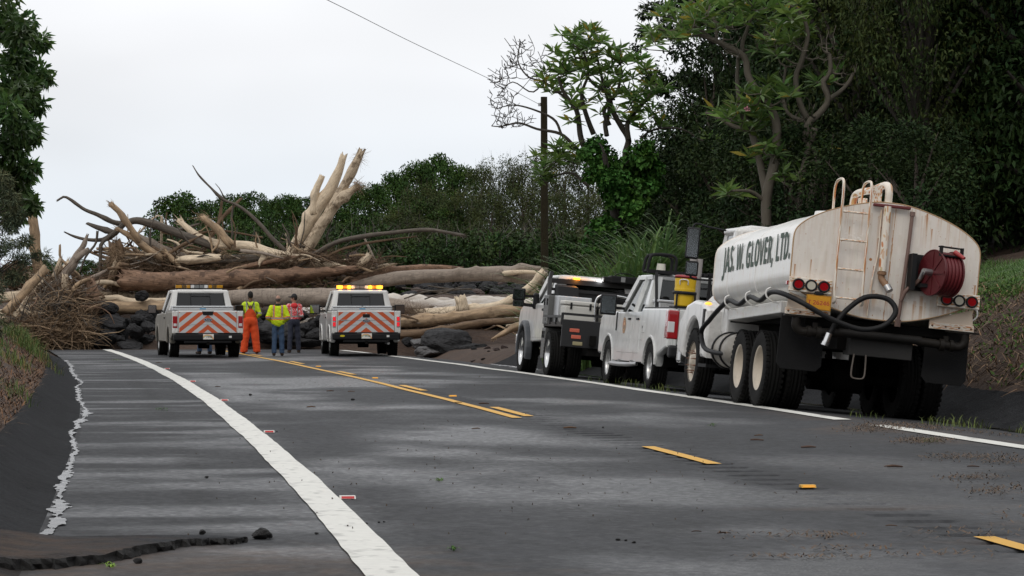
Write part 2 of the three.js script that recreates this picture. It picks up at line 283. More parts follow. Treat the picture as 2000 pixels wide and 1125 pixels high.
// painted lines, 4 mm above the paving, with slightly worn edges
const whitePaint = M(0.70, 0.69, 0.66, 0.62, { bumpMap: u1tex(asphaltBump, 0.5, 0.5), bumpScale: 0.003, map: u1tex(dtex(256, 512, (u, v) => { const k = 0.93 + 0.07 * pfbm(u * 30, v * 60, 30, 60, 3) - 0.16 * smooth(0.6, 0.8, pfbm(u * 14, v * 14, 14, 14, 4, 4)); return [k, k, k * 0.985]; }, true), 0.6, 0.3) });
const yellowPaint = M(0.62, 0.335, 0.035, 0.6, { bumpMap: u1tex(asphaltBump, 0.5, 0.5), bumpScale: 0.003 });
function line(name, uc, w, Z0, Z1, mat, dz = 0.3) {
  const n = Math.max(2, Math.round((Z1 - Z0) / dz)), pos = [], uv1 = [], idx = [];
  for (let j = 0; j <= n; j++) {
    const Z = lerp(Z0, Z1, j / n);
    for (const k of [-1, 0, 1]) { const u = uc + k * w / 2 * (1 + 0.035 * noise3(k * 3.1, uc, Z * 2.1)) + 0.012 * noise3(9, uc, Z * 0.4), p = onRoad(Z, u, pave(u, Z) + 0.010); pos.push(p.x, p.y, p.z); uv1.push(u, Z); }
    if (j) for (const c of [0, 1]) { const b = j * 3 + c, a = b - 3; idx.push(a, a + 1, b, b, a + 1, b + 1); }
  }
  const g = new THREE.BufferGeometry(); g.setAttribute('position', new THREE.Float32BufferAttribute(pos, 3)); g.setAttribute('uv', new THREE.Float32BufferAttribute(uv1, 2)); g.setAttribute('uv1', new THREE.Float32BufferAttribute(uv1, 2)); g.setIndex(idx); g.computeVertexNormals();
  return struct(name, g, mat);
}
line('edge_line', 0, 0.27, -10, 99.6, whitePaint, 0.15);
line('edge_line', 7.36, 0.24, -10, 34.9, whitePaint, 0.15); line('edge_line', 7.36, 0.22, 36.6, 97, whitePaint, 0.15);
line('centre_line', 3.49, 0.13, 37.7, 98, yellowPaint);
for (let k = -2; k < 6; k++) line('centre_dash', 3.72, 0.13, 26.4 + 11.85 * k, 29.75 + 11.85 * k, yellowPaint, 0.15);
// rumble grooves milled along the centre line
{
  const pos = [], idx = [], uv = [], uv1 = [];
  for (let Z = -12; Z < 100.6; Z += Z < 12 || Z > 64 ? 0.3 : 0.055) {
    const ph = ((Z / 0.6) % 1 + 1) % 1, dip = ph < 0.36 && Z > 12 && Z < 64 ? Math.min(1, 1.6 * Math.sin(ph / 0.36 * Math.PI)) : 0;
    for (let i = 0; i <= 6; i++) { const u = 3.5 + 0.44 * i / 6, e = i === 0 || i === 6 ? 0 : 1, y = pave(u, Z) - 0.036 * dip * e, p = onRoad(Z, u, y); pos.push(p.x, p.y, p.z); uv.push((u + 3) / 14, clamp((Z - 12) / 90, -1, 2)); uv1.push(u, Z); }
    const j = pos.length / 21 - 1; if (j) for (let c = 0; c < 6; c++) { const b = j * 7 + c, a = b - 7; idx.push(a, a + 1, b, b, a + 1, b + 1); }
  }
  const g = new THREE.BufferGeometry(); g.setAttribute('position', new THREE.Float32BufferAttribute(pos, 3)); g.setAttribute('uv', new THREE.Float32BufferAttribute(uv, 2)); g.setAttribute('uv1', new THREE.Float32BufferAttribute(uv1, 2)); g.setIndex(idx); g.computeVertexNormals();
  struct('rumble_strip', g, asphalt);
}
// thin runs of standing water in both gutters
const waterFilm = M(0.03, 0.03, 0.032, 0.12, { ior: 1.33 });
function film(Z0, Z1, uc, wid, lift) {
  const n = Math.round((Z1 - Z0) / 0.028), pos = [], uv = [], idx = [];
  for (let j = 0; j <= n; j++) {
    const Z = lerp(Z0, Z1, j / n), c = uc(Z), w = wid(Z);
    for (const k of [-1, 1]) { const u = c + k * w * Math.max(0.08, 0.75 + 0.8 * noise3(k * 5, 2, Z * 2.6) + 0.8 * noise3(k * 9, 5, Z * 8)), p = onRoad(Z, u, pave(c, Z) + lift + 0.0032 * Math.sin(Z * 60 + 3 * noise3(0, 0, Z * 2)) + 0.002 * noise3(0, 3, Z * 9)); pos.push(p.x, p.y, p.z); uv.push(u, Z); }
    if (j) { const a = 2 * j - 2; idx.push(a, a + 1, a + 2, a + 2, a + 1, a + 3); }
  }
  const g = new THREE.BufferGeometry(); g.setAttribute('position', new THREE.Float32BufferAttribute(pos, 3)); g.setAttribute('uv', new THREE.Float32BufferAttribute(uv, 2)); g.setIndex(idx); g.computeVertexNormals();
  return struct('gutter_water', g, waterFilm);
}
film(17.8, 80, gutterL, (Z) => 0.034 + 0.022 * noise3(1, 2, Z * 0.8), 0.009);
film(22, 84, (Z) => 9.93 + 0.05 * noise3(2, 0, Z * 0.5), (Z) => 0.1 + 0.05 * noise3(6, 2, Z * 0.7), 0.016);
// ---------------------------------------------------------------- vehicle kit
const toCanvas = (w, h, draw) => { const c = document.createElement('canvas'); c.width = w; c.height = h; const g = c.getContext('2d'); draw(g, w, h); const t = new THREE.CanvasTexture(c); t.colorSpace = THREE.SRGBColorSpace; t.magFilter = THREE.LinearFilter; return t; };
const dustTex = dtex(512, 512, (u, v) => { const a = pfbm(u * 5, v * 5, 5, 5, 5, 21), b = pfbm(u * 60, v * 30, 60, 30, 3, 5), k = 1 - 0.10 * smooth(0.45, 0.8, a) - 0.06 * b; return [k, k * 0.992, k * 0.975]; }, true);
const mat = {
  white: M(0.76, 0.765, 0.77, 0.32, { clearcoat: 0.7, clearcoatRoughness: 0.12, map: dustTex }),
  silver: M(0.66, 0.68, 0.69, 0.3, { clearcoat: 0.9, clearcoatRoughness: 0.08, map: dustTex }),
  dimmed: M(0.22, 0.208, 0.185, 0.5, { map: dustTex }),  // dust film plus the dark reflection of the boulders, put into the colour
  black: M(0.010, 0.010, 0.011, 0.5, { specularIntensity: 0.5 }), blackGloss: M(0.008, 0.008, 0.009, 0.18), trim: M(0.013, 0.013, 0.014, 0.65, { specularIntensity: 0.4 }),
  under: M(0.007, 0.0066, 0.0062, 0.9, { specularIntensity: 0.2 }), rubber: M(0.010, 0.0098, 0.0095, 0.85, { specularIntensity: 0.3 }), rubberWall: M(0.022, 0.021, 0.020, 0.75),
  chrome: M(0.62, 0.62, 0.62, 0.22, { metalness: 1 }), alu: M(0.62, 0.63, 0.64, 0.38, { metalness: 0.85, bumpMap: rep(dtex(64, 64, (u, v) => { const a = (u * 2) % 1, b = (v * 2) % 1; return Math.max(0, 1 - 6 * Math.abs((a - 0.5) - (b - 0.5)) - 2 * Math.abs(a + b - 1)); }), 18, 18), bumpScale: 0.003 }),
  steel: M(0.38, 0.38, 0.38, 0.4, { metalness: 0.9 }), rim: M(0.55, 0.55, 0.54, 0.3, { metalness: 0.8 }), greyBox: M(0.16, 0.165, 0.165, 0.5),
  glass: M(0.42, 0.46, 0.45, 0.03, { transmission: 1, thickness: 0, ior: 1.5 }), tint: M(0.14, 0.15, 0.155, 0.03, { transmission: 1, thickness: 0, ior: 1.5 }),
  seat: M(0.03, 0.03, 0.032, 0.9), red: M(0.30, 0.006, 0.010, 0.14, { clearcoat: 1 }), redLit: M(0.5, 0.01, 0.015, 0.2, { emissive: new THREE.Color(0.45, 0.012, 0.02), emissiveIntensity: 1 }),
  lens: M(0.6, 0.6, 0.6, 0.12, { clearcoat: 1 }), amber: M(0.42, 0.20, 0.008, 0.15, { clearcoat: 1 }), amberDark: M(0.10, 0.055, 0.006, 0.2, { clearcoat: 1 }),
  amberLit: M(0.9, 0.4, 0.05, 0.3, { emissive: new THREE.Color(1.0, 0.40, 0.04), emissiveIntensity: 1.35 }), whiteLit: M(0.9, 0.9, 0.9, 0.3, { emissive: new THREE.Color(1, 1, 0.97), emissiveIntensity: 1.6 }),
  plate: M(0.7, 0.7, 0.68, 0.5),
};
function beam(a, b, w, h) {
  const A = V(...a), B = V(...b), d = B.clone().sub(A), g = new THREE.BoxGeometry(w, h, d.length());
  const m = new THREE.Matrix4().lookAt(A, B, Math.abs(d.y) > 0.95 * d.length() ? V(0, 0, 1) : V(0, 1, 0)); g.applyMatrix4(m); const c = A.add(B).multiplyScalar(0.5); return g.translate(c.x, c.y, c.z);
}
function slab(pts, t) {       // a convex pane through corner points, t thick
  const p = pts.map((q) => V(...q)), n = V().crossVectors(p[1].clone().sub(p[0]), p[2].clone().sub(p[0])).normalize().multiplyScalar(t), pos = [], tri = (a, b, c) => pos.push(a.x, a.y, a.z, b.x, b.y, b.z, c.x, c.y, c.z), k = p.length, q = p.map((v) => v.clone().sub(n));
  for (let i = 1; i < k - 1; i++) { tri(p[0], p[i], p[i + 1]); tri(q[0], q[i + 1], q[i]); }
  for (let i = 0; i < k; i++) { const j = (i + 1) % k; tri(p[i], q[i], p[j]); tri(p[j], q[i], q[j]); }
  const g = new THREE.BufferGeometry(); g.setAttribute('position', new THREE.Float32BufferAttribute(pos, 3)); g.computeVertexNormals(); return g;
}
const wheelCache = new Map();
function wheelGeo(r, w, rimR, style) {
  const key = [r, w, rimR, style].join(); if (wheelCache.has(key)) return wheelCache.get(key);
  const h = w / 2, pr = [[rimR, -h * 0.82], [rimR + 0.02, -h * 0.95], [lerp(rimR, r, 0.5), -h], [r - 0.045, -h * 0.97], [r - 0.012, -h * 0.84]];
  for (const k of [-0.55, -0.2, 0.2, 0.55]) pr.push([r, h * (k - 0.13)], [r - 0.012, h * (k - 0.06)], [r - 0.012, h * (k + 0.06)], [r, h * (k + 0.13)]);
  pr.push([r - 0.012, h * 0.84], [r - 0.045, h * 0.97], [lerp(rimR, r, 0.5), h], [rimR + 0.02, h * 0.95], [rimR, h * 0.82]);
  const tyre = [new THREE.LatheGeometry(pr.map((p) => new THREE.Vector2(p[0], p[1])), 48)];
  const nl = 40; for (let i = 0; i < nl; i++) for (const s of [-1, 1]) { const a = (i + (s > 0 ? 0.5 : 0)) / nl * Math.PI * 2; tyre.push(new THREE.BoxGeometry(0.028, h * 0.4, 0.016 + r * 0.05).translate(r - 0.01, s * h * 0.76, 0).rotateY(a)); }
  const L = (pts, n = 40) => new THREE.LatheGeometry(pts.map((p) => new THREE.Vector2(p[0], p[1])), n);
  let rim, dark = null;
  if (style === 'dually_out') {          // dished outer wheel of a pair
    rim = [L([[0, -h * 0.1], [0.12, -h * 0.1], [0.13, 0], [rimR * 0.55, -h * 0.12], [rimR * 0.8, h * 0.2], [rimR * 0.93, h * 0.78], [rimR + 0.012, h * 0.9], [rimR + 0.012, h * 0.8]])];
    for (let i = 0; i < 10; i++) { const a = i / 10 * 6.283; rim.push(new THREE.CylinderGeometry(0.016, 0.016, 0.05, 6).translate(rimR * 0.5, 0, 0).rotateY(a)); }
  } else if (style === 'steer') {        // convex front wheel with hub and long nut caps
    rim = [L([[0, h * 1.1], [0.10, h * 1.08], [0.115, h * 0.7], [rimR * 0.62, h * 0.72], [rimR * 0.78, h * 0.4], [rimR * 0.9, h * 0.55], [rimR + 0.012, h * 0.9], [rimR + 0.012, h * 0.8]])];
  } else if (style === 'disc') {         // deep polished rim
    rim = [L([[0, h * 0.35], [0.075, h * 0.33], [0.085, h * 0.1], [rimR * 0.85, h * 0.05], [rimR * 0.93, h * 0.7], [rimR + 0.012, h * 0.92], [rimR + 0.012, h * 0.8]])];
  } else {                               // spoked alloy
    rim = [L([[rimR * 0.88, -h * 0.6], [rimR * 0.9, h * 0.6], [rimR + 0.012, h * 0.9], [rimR + 0.012, h * 0.8]]), L([[0, h * 0.62], [0.06, h * 0.6], [0.075, h * 0.3], [rimR * 0.3, h * 0.25]])];
    for (let i = 0; i < 8; i++) rim.push(new THREE.BoxGeometry(rimR * 0.72, h * 0.22, 0.055).translate(rimR * 0.56, h * 0.42, 0).rotateY(i / 8 * 6.283));
    dark = [new THREE.CylinderGeometry(rimR * 0.88, rimR * 0.88, 0.02, 32)];
  }
  const o = { tyre: merge(tyre).rotateZ(-Math.PI / 2), rim: merge(rim).rotateZ(-Math.PI / 2), dark: dark && merge(dark).rotateZ(-Math.PI / 2) };   // local +y (outer face) -> +x
  wheelCache.set(key, o); return o;
}
function wheel(t, x, y, z, r, w, rimR, style = 'alloy', rimMat = mat.rim) {
  const o = wheelGeo(r, w, rimR, style), m = mesh('wheel', o.tyre, mat.rubber, t); m.position.set(x, y, z); if (x < 0) m.rotation.y = Math.PI;
  mesh('rim', o.rim, rimMat, m); if (o.dark) mesh('brake_disc', o.dark, mat.under, m); return m;
}
const decalPlane = (w, h, tex, x, y, z, extra = {}) => { const g = new THREE.PlaneGeometry(w, h).translate(x, y, z); return [g, M(1, 1, 1, 0.45, { map: tex, ...extra })]; };
const ovalBadge = toCanvas(256, 112, (g, w, h) => { g.fillStyle = '#d9dadb'; g.fillRect(0, 0, w, h); g.fillStyle = '#161d33'; g.beginPath(); g.ellipse(w / 2, h / 2, w / 2 - 8, h / 2 - 8, 0, 0, 7); g.fill(); g.fillStyle = '#e6e8ea'; g.font = 'italic 66px serif'; g.textAlign = 'center'; g.textBaseline = 'middle'; g.fillText('Ford', w / 2, h / 2 + 2); });
function badge(t, x, y, z, w) {
  const h = w * 0.42, g = new THREE.CylinderGeometry(0.5, 0.5, 0.018, 40).rotateX(Math.PI / 2); g.scale(w, h, 1).translate(x, y, z); const m = mesh('emblem', g, mat.chrome, t);
  const d = new THREE.CircleGeometry(0.5, 40); d.scale(w * 0.96, h * 0.94, 1); d.translate(x, y, z + 0.012); mesh('emblem_print', d, M(1, 1, 1, 0.3, { map: ovalBadge }), m); return m;
}
const islandPlate = (txt) => toCanvas(256, 128, (g, w, h) => { g.fillStyle = '#dfdcd2'; g.fillRect(0, 0, w, h); const c = ['#c8505a', '#e0a050', '#e6d070', '#86b080', '#7a92b8']; c.forEach((k, i) => { g.strokeStyle = k; g.lineWidth = 7; g.beginPath(); g.arc(w * 0.42, h * 1.35, h * 1.22 - i * 8, Math.PI * 1.08, Math.PI * 1.9); g.stroke(); }); g.fillStyle = '#22252a'; g.font = 'bold 62px sans-serif'; g.textAlign = 'center'; g.textBaseline = 'middle'; g.fillText(txt, w * 0.58, h * 0.55); });
// orange and silver chevron sheeting for a tailgate
const chevrons = (lift) => toCanvas(1024, 400, (g, w, h) => {
  g.fillStyle = '#bfc2c4'; g.fillRect(0, 0, w, h);
  g.fillStyle = '#c2542a'; const b = h * 0.235, per = b * 2;
  for (let k = -2; k < 7; k++) { const y0 = h * lift - per * 1.55 + k * per; for (const s of [-1, 1]) { g.beginPath(); g.moveTo(w / 2, y0); g.lineTo(w / 2 + s * w * 0.56, y0 + w * 0.56 * 0.86); g.lineTo(w / 2 + s * w * 0.56, y0 + b + w * 0.56 * 0.86); g.lineTo(w / 2, y0 + b); g.fill(); } }
  for (let i = 0; i < 500; i++) { g.fillStyle = `rgba(70,62,54,${0.04 + 0.1 * hash3(i, 1, 1)})`; g.fillRect(hash3(i, 2, 2) * w, hash3(i, 3, 3) * h, 2 + 22 * hash3(i, 4, 4), 1 + 4 * hash3(i, 5, 5)); }
});
// a warning light bar: two amber ends, clear middle; lit segments also carry a light
function lightBar(t, x, y, z, w, lit) {
  const bar = mesh('light_bar', [rbox(w, 0.025, 0.2, 0.01, x, y, z), box(0.05, 0.05, 0.12, x - w * 0.3, y - 0.03, z), box(0.05, 0.05, 0.12, x + w * 0.3, y - 0.03, z), rbox(w, 0.015, 0.19, 0.007, x, y + 0.12, z)], mat.trim, t);
  const segs = [[-0.5, -0.36], [-0.35, -0.28], [-0.27, -0.19], [-0.18, -0.10], [-0.095, -0.003], [0.003, 0.095], [0.10, 0.18], [0.19, 0.27], [0.28, 0.35], [0.36, 0.5]];
  segs.forEach(([a, b], i) => {
    const on = lit && [0, 2, 7, 9].includes(i), m = on ? mat.amberLit : [0, 9, 1, 8].includes(i) ? (lit ? mat.amber : i % 9 ? mat.amberDark : mat.amber) : [2, 7].includes(i) ? mat.amber : [4, 5].includes(i) ? mat.greyBox : mat.lens;
    mesh(on ? 'warning_lamp' : 'lens', rbox((b - a) * w * 0.96, 0.095, 0.18, 0.012, x + (a + b) / 2 * w, y + 0.062, z), m, bar);
    if (on) { const l = new THREE.PointLight(0xffa030, 0.2); l.position.set(x + (a + b) / 2 * w, y + 0.062, z + 0.14); l.castShadow = true; l.shadow.radius = 3; bar.add(l); }
  });
  return bar;
}
// body of a pickup in its own axes: rear axle at z = 0, forward is -z
function pickupBody(t, p) {
  const { wb, tail, bedF, cowl, nose, half, r, bedH, belt, roof, paint, sidePaint } = p, ar = r + 0.09, low = p.low || 0.44;
  const A = (z) => arc(z, r, ar, 0, Math.PI, 16).map(([a, b]) => [a, Math.max(b, low)]);
  const out = [[tail, low + 0.2], [tail, bedH], [bedF, bedH], [bedF - 0.03, belt], [cowl, belt - 0.01], [nose + 0.55, p.hood], [nose + 0.12, p.hood - 0.1], [nose, p.hood - 0.32], [nose + 0.03, low + 0.05], [-wb - ar, low + 0.02],
    ...arc(-wb, r, ar, Math.PI, 0, 16), [-wb + ar, low], [-ar, low], ...arc(0, r, ar, Math.PI, 0, 16), [ar + 0.05, low + 0.04]];
  for (const s of [-1, 1]) {
    mesh('body_side', sidePrism(out, s * (half - 0.15), s * half, 0.035), sidePaint || paint, t);
    for (const z of [0, -wb]) mesh('wheel_arch_trim', sidePrism([...arc(z, r, ar + 0.035, 0.05, Math.PI - 0.05, 16), ...arc(z, r, ar - 0.01, Math.PI - 0.05, 0.05, 16)], s * (half - 0.03), s * (half + 0.018), 0.008), p.archMat || sidePaint || paint, t);
    mesh('wheel_well', sidePrism([...arc(0, r, ar + 0.02, 0, Math.PI, 14), ...arc(0, r, ar, Math.PI, 0, 14)], s * (half - 0.42), s * (half - 0.16), 0), mat.under, t);
    // doors stand a few millimetres proud of the body side
    for (const [a, b] of p.doors) {
      const d = mesh('door', sidePrism([[a, low + 0.06], [a, belt - 0.03], [b, belt - 0.03], [b, low + 0.06]], s * (half - 0.01), s * (half + 0.007), 0.006), sidePaint || paint, t);
      mesh('door_handle', rbox(0.035, 0.04, 0.16, 0.012, s * (half + 0.02), belt - 0.14, Math.max(a, b) - 0.16), mat.black, d);
    }
    // door mirror
    const mx = s * (half + 0.26), mz = cowl + 0.28, my = belt + 0.10;
    const mir = mesh('mirror', rbox(p.mirW || 0.26, p.mirH || 0.2, 0.1, 0.03, 0, 0, 0).rotateY(s * 0.22).translate(mx, my, mz), mat.black, t);
    mesh('mirror_glass', box((p.mirW || 0.26) * 0.85, (p.mirH || 0.2) * 0.82, 0.01, 0, 0, 0.049).rotateY(s * 0.22).translate(mx, my, mz), M(0.5, 0.52, 0.54, 0.05, { metalness: 1 }), mir);
    mesh('mirror_arm', [beam([s * (half - 0.05), my - 0.05, mz - 0.02], [mx, my - 0.05, mz - 0.01], 0.05, 0.05), ...(p.tow ? [beam([s * (half - 0.05), my + 0.08, mz - 0.02], [mx, my + 0.06, mz - 0.01], 0.04, 0.04)] : [])], mat.black, mir);
    mesh('headlight', rbox(0.3, 0.2, 0.06, 0.02, s * (half - 0.22), p.hood - 0.28, nose - 0.005), mat.lens, t);
  }
  const inn = half - 0.14;
  mesh('hood', sidePrism([[cowl + 0.02, belt - 0.03], [nose + 0.55, p.hood + 0.015], [nose + 0.1, p.hood - 0.07], [nose + 0.06, low + 0.15], [cowl + 0.02, low + 0.1]], -inn, inn, 0.03), paint, t);
  mesh('grille', rbox(inn * 1.4, 0.34, 0.08, 0.03, 0, p.hood - 0.3, nose + 0.03), mat.trim, t);
  mesh('front_bumper', rbox(half * 1.96, 0.22, 0.18, 0.05, 0, low + 0.12, nose - 0.02), mat.chrome, t);
  mesh('cab_floor', [box(inn * 2, 0.08, Math.abs(bedF - cowl) + 0.05, 0, low + 0.09, (bedF + cowl) / 2 - 0.02), box(inn * 2, belt - low - 0.04, 0.05, 0, (belt + low) / 2, bedF - 0.07), box(inn * 2, belt - low - 0.1, 0.06, 0, (belt + low) / 2, cowl + 0.06)], mat.seat, t);
  mesh('dashboard', rbox(inn * 1.9, 0.24, 0.35, 0.06, 0, belt - 0.09, cowl + 0.28), mat.seat, t);
  mesh('steering_wheel', new THREE.TorusGeometry(0.18, 0.016, 8, 24).rotateX(-0.35).translate(-0.4, belt - 0.02, cowl + 0.55), mat.seat, t);
  for (const s of [-1, 1]) { const m = mesh('seat', [rbox(0.5, 0.62, 0.16, 0.06, s * 0.42, low + 0.72, p.seatZ, 0.15), rbox(0.5, 0.16, 0.5, 0.06, s * 0.42, low + 0.42, p.seatZ - 0.3)], mat.seat, t); mesh('headrest', rbox(0.27, 0.2, 0.1, 0.05, s * 0.42, low + 1.13, p.seatZ + 0.05), mat.seat, m); }
  // bed
  mesh('bed_floor', [box(inn * 2, 0.05, tail - bedF - 0.06, 0, low + 0.32, (tail + bedF) / 2 - 0.02), box(inn * 2, bedH - low - 0.3, 0.05, 0, (bedH + low) / 2 + 0.15, bedF - 0.01)], mat.trim, t);
  for (const s of [-1, 1]) mesh('bed_rail_cap', rbox(0.13, 0.022, tail - bedF - 0.02, 0.01, s * (half - 0.09), bedH + 0.008, (tail + bedF) / 2), mat.black, t);
  // chassis, axles, tank, spare wheel
  mesh('chassis', [box(0.1, 0.14, tail - nose - 0.6, -0.42, low + 0.05, (tail + nose) / 2), box(0.1, 0.14, tail - nose - 0.6, 0.42, low + 0.05, (tail + nose) / 2), cylX(0.05, half * 1.6, 0, r, 0), cylX(0.15, 0.3, 0, r, 0, 16), cylX(0.06, half * 1.6, 0, r - 0.02, -wb), rbox(0.5, 0.25, 0.9, 0.06, -0.55, low + 0.02, -1.2), new THREE.CylinderGeometry(0.34, 0.34, 0.2, 20).translate(0, low + 0.02, 0.75), rbox(1.1, 0.2, 1.2, 0.05, 0, low + 0.03, -wb + 0.3), box(half * 1.7, 0.05, 1.0, 0, low + 0.17, tail - 0.55)], mat.under, t);
  // cab top
  const xb = half - 0.07, xr = half - 0.24, zb = bedF - 0.05, zt = bedF - 0.05 - (p.rake || 0.16), zc = cowl + 0.05, zf = p.roofF, wt = belt - 0.02;
  const rf = mesh('roof', [rbox(xr * 2 + 0.1, 0.10, zt - zf + 0.12, 0.05, 0, roof - 0.045, (zt + zf) / 2), rbox(xr * 2 - 0.2, 0.05, zt - zf - 0.1, 0.025, 0, roof - 0.005, (zt + zf) / 2)], paint, t);
  for (const s of [-1, 1]) {
    const pil = [];
    pil.push(slab([[s * xb, wt, zb + 0.03], [s * (xb - 0.19), wt, zb + 0.04], [s * (xr - 0.10), roof - 0.06, zt + 0.04], [s * (xr + 0.03), roof - 0.06, zt + 0.02]], s * 0.08));
    pil.push(slab([[s * xb, wt, zb + 0.03], [s * (xr + 0.04), roof - 0.06, zt + 0.03], [s * (xr + 0.04), roof - 0.06, zt - 0.12], [s * xb, wt, zb - (p.cPillar || 0.2)]], -s * 0.07));
    pil.push(beam([s * xb, wt, zc], [s * (xr + 0.02), roof - 0.05, zf], 0.09, 0.1));
    pil.push(beam([s * (xr + 0.03), roof - 0.06, zf], [s * (xr + 0.03), roof - 0.06, zt], 0.07, 0.06));
    for (const z of p.bPillars) { const k = (z - zc) / (zb - zc), z2 = lerp(zf, zt, clamp(k, 0, 1)); pil.push(beam([s * (xb - 0.01), wt, z], [s * (xr + 0.01), roof - 0.07, z2], 0.06, p.bW || 0.09)); }
    mesh('cab_pillar', pil, paint, t);
  }
  const rg = mesh('rear_window', slab([[-xb + 0.15, wt + 0.02, zb + 0.012], [xb - 0.15, wt + 0.02, zb + 0.012], [xr - 0.09, roof - 0.09, zt + 0.012], [-xr + 0.09, roof - 0.09, zt + 0.012]], 0.006), p.rearGlass || mat.tint, t);
  const e = (x, k) => [x, lerp(wt + 0.03, roof - 0.1, k), lerp(zb, zt, k) + 0.022];
  mesh('window_frame', [beam(e(-0.27, 0), e(-0.27, 1), 0.025, 0.012), beam(e(0.27, 0), e(0.27, 1), 0.025, 0.012), beam(e(-0.27, 0.86), e(0.27, 0.86), 0.012, 0.02), beam(e(-0.27, 0.02), e(0.27, 0.02), 0.012, 0.02)], mat.black, rg);
  mesh('windshield', slab([[-xb + 0.05, wt, zc - 0.02], [xb - 0.05, wt, zc - 0.02], [xr - 0.02, roof - 0.06, zf - 0.01], [-xr + 0.02, roof - 0.06, zf - 0.01]], 0.006), mat.glass, t);
  const cuts = [zc, ...p.bPillars, zb - 0.16];
  for (const s of [-1, 1]) for (let i = 0; i < cuts.length - 1; i++) {
    const a = cuts[i] + 0.05, b = cuts[i + 1] - 0.05, tp = (z) => lerp(zf, zt, clamp((z - zc) / (zb - zc), 0, 1));
    mesh('side_window', slab([[s * (xb - 0.01), wt, a + (i ? 0 : 0.0)], [s * (xb - 0.01), wt, b], [s * (xr + 0.015), roof - 0.09, tp(b)], [s * (xr + 0.015), roof - 0.09, tp(a)]], s * 0.006), p.sideGlass || mat.tint, t);
  }
  return rf;
}
function placeVehicle(t, pos, s, roll = 0) { t.position.copy(pos); t.rotation.order = 'YXZ'; t.rotation.y = Math.atan(-s); t.rotation.z = -roll; }
